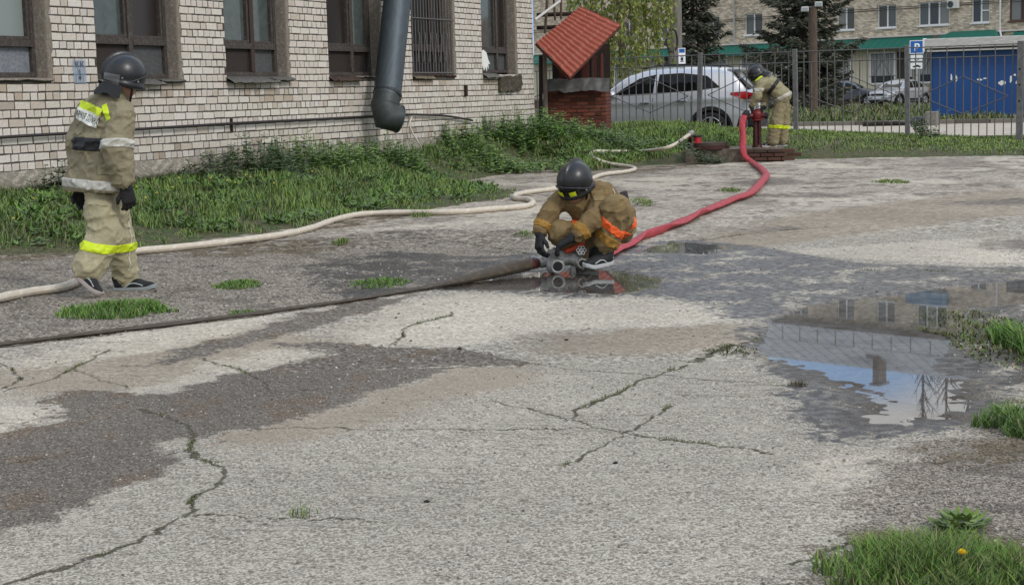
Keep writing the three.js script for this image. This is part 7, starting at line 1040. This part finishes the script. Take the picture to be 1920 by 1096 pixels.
// crouching
{
  const g = gnd(1090, 508);
  firefighter({
    label: 'crouching firefighter in brown suit working the dividing valve', origin: V(g.x, 0, -12.35), cell: 0.0105, jacket: suit([124, 103, 68], 3), trousers: suit([132, 112, 76], 4), helmetOpts: { visor: false, stickers: [[-0.07, 0.055], [0.05, 0.07]] },
    build: (j) => ({
      torso: [[[j(1084, 380, 0.02), 0.098], [j(1112, 418, -0.12), 0.12]], [[j(1128, 372, -0.04), 0.12], [j(1160, 405, -0.14), 0.135]], [[j(1056, 372, 0.0), 0.07], [j(1096, 364, -0.02), 0.088], [j(1134, 365, 0.02), 0.08]]],
      arms: [[[j(1048, 376, 0.02), 0.076], [j(1028, 403, 0.08), 0.072], [j(1014, 430, 0.14), 0.058]], [[j(1130, 374, 0.06), 0.084], [j(1112, 413, 0.26), 0.076], [j(1086, 438, 0.3), 0.062]]],
      legs: [[[j(1165, 428, -0.06), 0.115], [j(1155, 390, 0.26), 0.1], [j(1138, 452, 0.2), 0.098]], [[j(1130, 436, -0.12), 0.11], [j(1050, 436, 0.1), 0.085], [j(1084, 474, -0.06), 0.08]]],
      hem: null, neck: j(1090, 364, 0.03), head: j(1078, 352, 0.1), helmet: j(1077, 339, 0.09), look: V(-0.5, -0.55, 0.72), up: V(-0.25, 0.8, 0.5).normalize(),
      more: ({ t, arm, leg, torso, jacket, j, cell }) => {
        mesh('cuff', band(arm[0], j(1016, 424, 0.12), j(1030, 402, 0.08).sub(j(1014, 430, 0.14)), 0.03, 0.007, 0.12, 0.008), amber, t); mesh('cuff', band(arm[1], j(1089, 434, 0.29), j(1114, 412, 0.24).sub(j(1086, 438, 0.3)), 0.034, 0.007, 0.12, 0.008), amber, t);
        const ax = j(1154, 396, 0.22).sub(j(1138, 452, 0.2)); mesh('reflective_band', band(leg[0], j(1146, 424, 0.21), ax.clone().add(V(0.12, 0, 0)), 0.03, 0.007, 0.16, 0.008), orange, t); mesh('trouser_cuff', band(leg[0], j(1139, 447, 0.2), ax.clone().add(V(0.1, 0, 0)), 0.036, 0.006, 0.16, 0.008), amber, t);
        mesh('reflective_band', band((p) => Math.max(leg[0](p), -0.05 - p.z), j(1180, 408, -0.02), V(0.3, 0.5, 0.2), 0.024, 0.007, 0.14, 0.009), orange, t); mesh('reflective_band', band(leg[1], j(1078, 414, 0.03), V(-1, 0.05, 0.2), 0.03, 0.007, 0.14, 0.009), orange, t);
        mesh('belt', band(torso, j(1148, 385, -0.1), V(-0.55, 0.7, 0.25), 0.024, 0.01, 0.25, 0.009), std(rgb(24, 24, 26), 0.6), t); mesh('radio_pouch', rbox(-0.03, 0.03, -0.06, 0.06, -0.02, 0.02, 0.01).rotateZ(0.2).translate(...j(1172, 372, -0.05)), std(rgb(60, 56, 60), 0.7), t);
        const pk = wrapPatch(jacket, j(1120, 368, 0.1), V(0.8, 0.1, 0.3), Y, V(-0.15, -0.2, -1), 0.1, 0.09, 0.008, 6, 6); mesh('shoulder_pocket', pk, suit([136, 116, 78], 8), t); mesh('sleeve_patch', wrapPatch(jacket, j(1149, 362, 0.06), V(0.4, -0.8, 0.1), V(0.6, 0.4, 0.2), V(-0.7, -0.3, -0.6), 0.07, 0.03, 0.006, 6, 3), silver, t);
        glove(t, j(1013, 440, 0.16), j(1010, 474, 0.2).sub(j(1013, 440, 0.16)), V(0.7, 0, -0.4), 0.8, 1, 0.0045); glove(t, j(1072, 447, 0.3), j(1032, 468, 0.27).sub(j(1072, 447, 0.3)), V(0.15, -1, -0.2), 0.7, -1, 0.0045);
        shoe(t, j(1146, 494, 0.17), j(1098, 504, 0.3), V(0.1, 1, 0.1), 0.006, rgb(176, 178, 178)); shoe(t, j(1120, 492, -0.2), j(1072, 500, -0.14), Y, 0.008, rgb(140, 142, 142));
        mesh('sock', rod(j(1137, 455, 0.2), j(1140, 484, 0.18), 0.046, 12), std(rgb(196, 198, 200), 0.9), t); mesh('boot_top', rod(j(1128, 452, 0.23), j(1126, 480, 0.2), 0.036, 10), black, t);
      },
    }),
  });
}
// bending over the hydrant
{
  const g = atZ(1450, 272, 29.75);
  firefighter({
    label: 'firefighter bending over the red hydrant in front of the iron fence', origin: V(g.x, SLAB_Y, g.z), cell: 0.015, jacket: suit([150, 143, 112], 5), trousers: suit([138, 127, 98], 6), helmetOpts: { visor: false },
    build: (j) => ({
      torso: [[[j(1428, 155, 0.09), 0.125], [j(1448, 160, 0.08), 0.125], [j(1466, 180, 0.08), 0.14]], [[j(1431, 154, -0.09), 0.12], [j(1450, 158, -0.08), 0.125], [j(1470, 178, -0.08), 0.14]]],
      arms: [[[j(1426, 158, 0.17), 0.085], [j(1420, 180, 0.22), 0.08], [j(1411, 196, 0.16), 0.062]], [[j(1430, 158, -0.17), 0.085], [j(1436, 182, -0.12), 0.076], [j(1432, 198, 0.0), 0.06]]],
      legs: [[[j(1464, 192, 0.06), 0.11], [j(1456, 230, 0.1), 0.115], [j(1449, 264, 0.08), 0.11]], [[j(1471, 192, -0.07), 0.1], [j(1470, 230, -0.1), 0.11], [j(1467, 262, -0.1), 0.1]]],
      hem: null, neck: j(1420, 149), head: j(1414, 142), helmet: j(1417, 137), look: V(-0.72, -0.6, 0.1), up: V(-0.6, 0.75, 0).normalize(),
      more: ({ t, arm, leg, torso, jacket, j, cell }) => {
        mesh('reflective_band', band(arm[0], j(1423, 168, 0.2), Y, 0.032, 0.009, 0.14, 0.012), silver, t); mesh('belt', band(torso, j(1451, 162), V(-0.75, 0.55, 0), 0.035, 0.014, 0.26, 0.014), std(rgb(24, 24, 26), 0.6), t);
        mesh('reflective_band', band((p) => torso(p), j(1467, 182), V(-0.45, 0.9, 0), 0.034, 0.009, 0.3, 0.014), silver, t); mesh('shoulder_tape', wrapPatch(jacket, j(1424, 149, 0.12), V(0.6, 0.5, 0), V(0.5, -0.6, 0.5), V(0.1, -0.5, -0.9), 0.16, 0.045, 0.008, 8, 3), std(rgb(206, 226, 30), 0.55, { side: THREE.DoubleSide }), t);
        mesh('reflective_band', band(leg[0], j(1454, 237, 0.1), V(0.05, 1, 0), 0.034, 0.009, 0.19, 0.012), lime, t); mesh('reflective_band', band(leg[1], j(1469, 238, -0.1), V(0.05, 1, 0), 0.034, 0.009, 0.17, 0.012), lime, t);
        glove(t, j(1410, 202, 0.14), V(0.25, -1, 0), V(0.9, 0.2, -0.4), 1.2, -1, 0.006); glove(t, j(1430, 203, 0.02), V(-0.7, -0.7, 0), V(0, -1, 0.2), 1.2, 1, 0.006);
        const yF = 0.0, n = j(1449, 268, 0.08), f = j(1468, 268, -0.1); shoe(t, V(n.x + 0.07, yF, n.z), V(n.x - 0.22, yF, n.z + 0.03), Y, 0.008, rgb(190, 186, 178)); shoe(t, V(f.x + 0.07, yF, f.z), V(f.x - 0.2, yF, f.z + 0.02), Y, 0.009, rgb(150, 150, 148));
      },
    }),
  });
}
renderer.render(scene, camera);
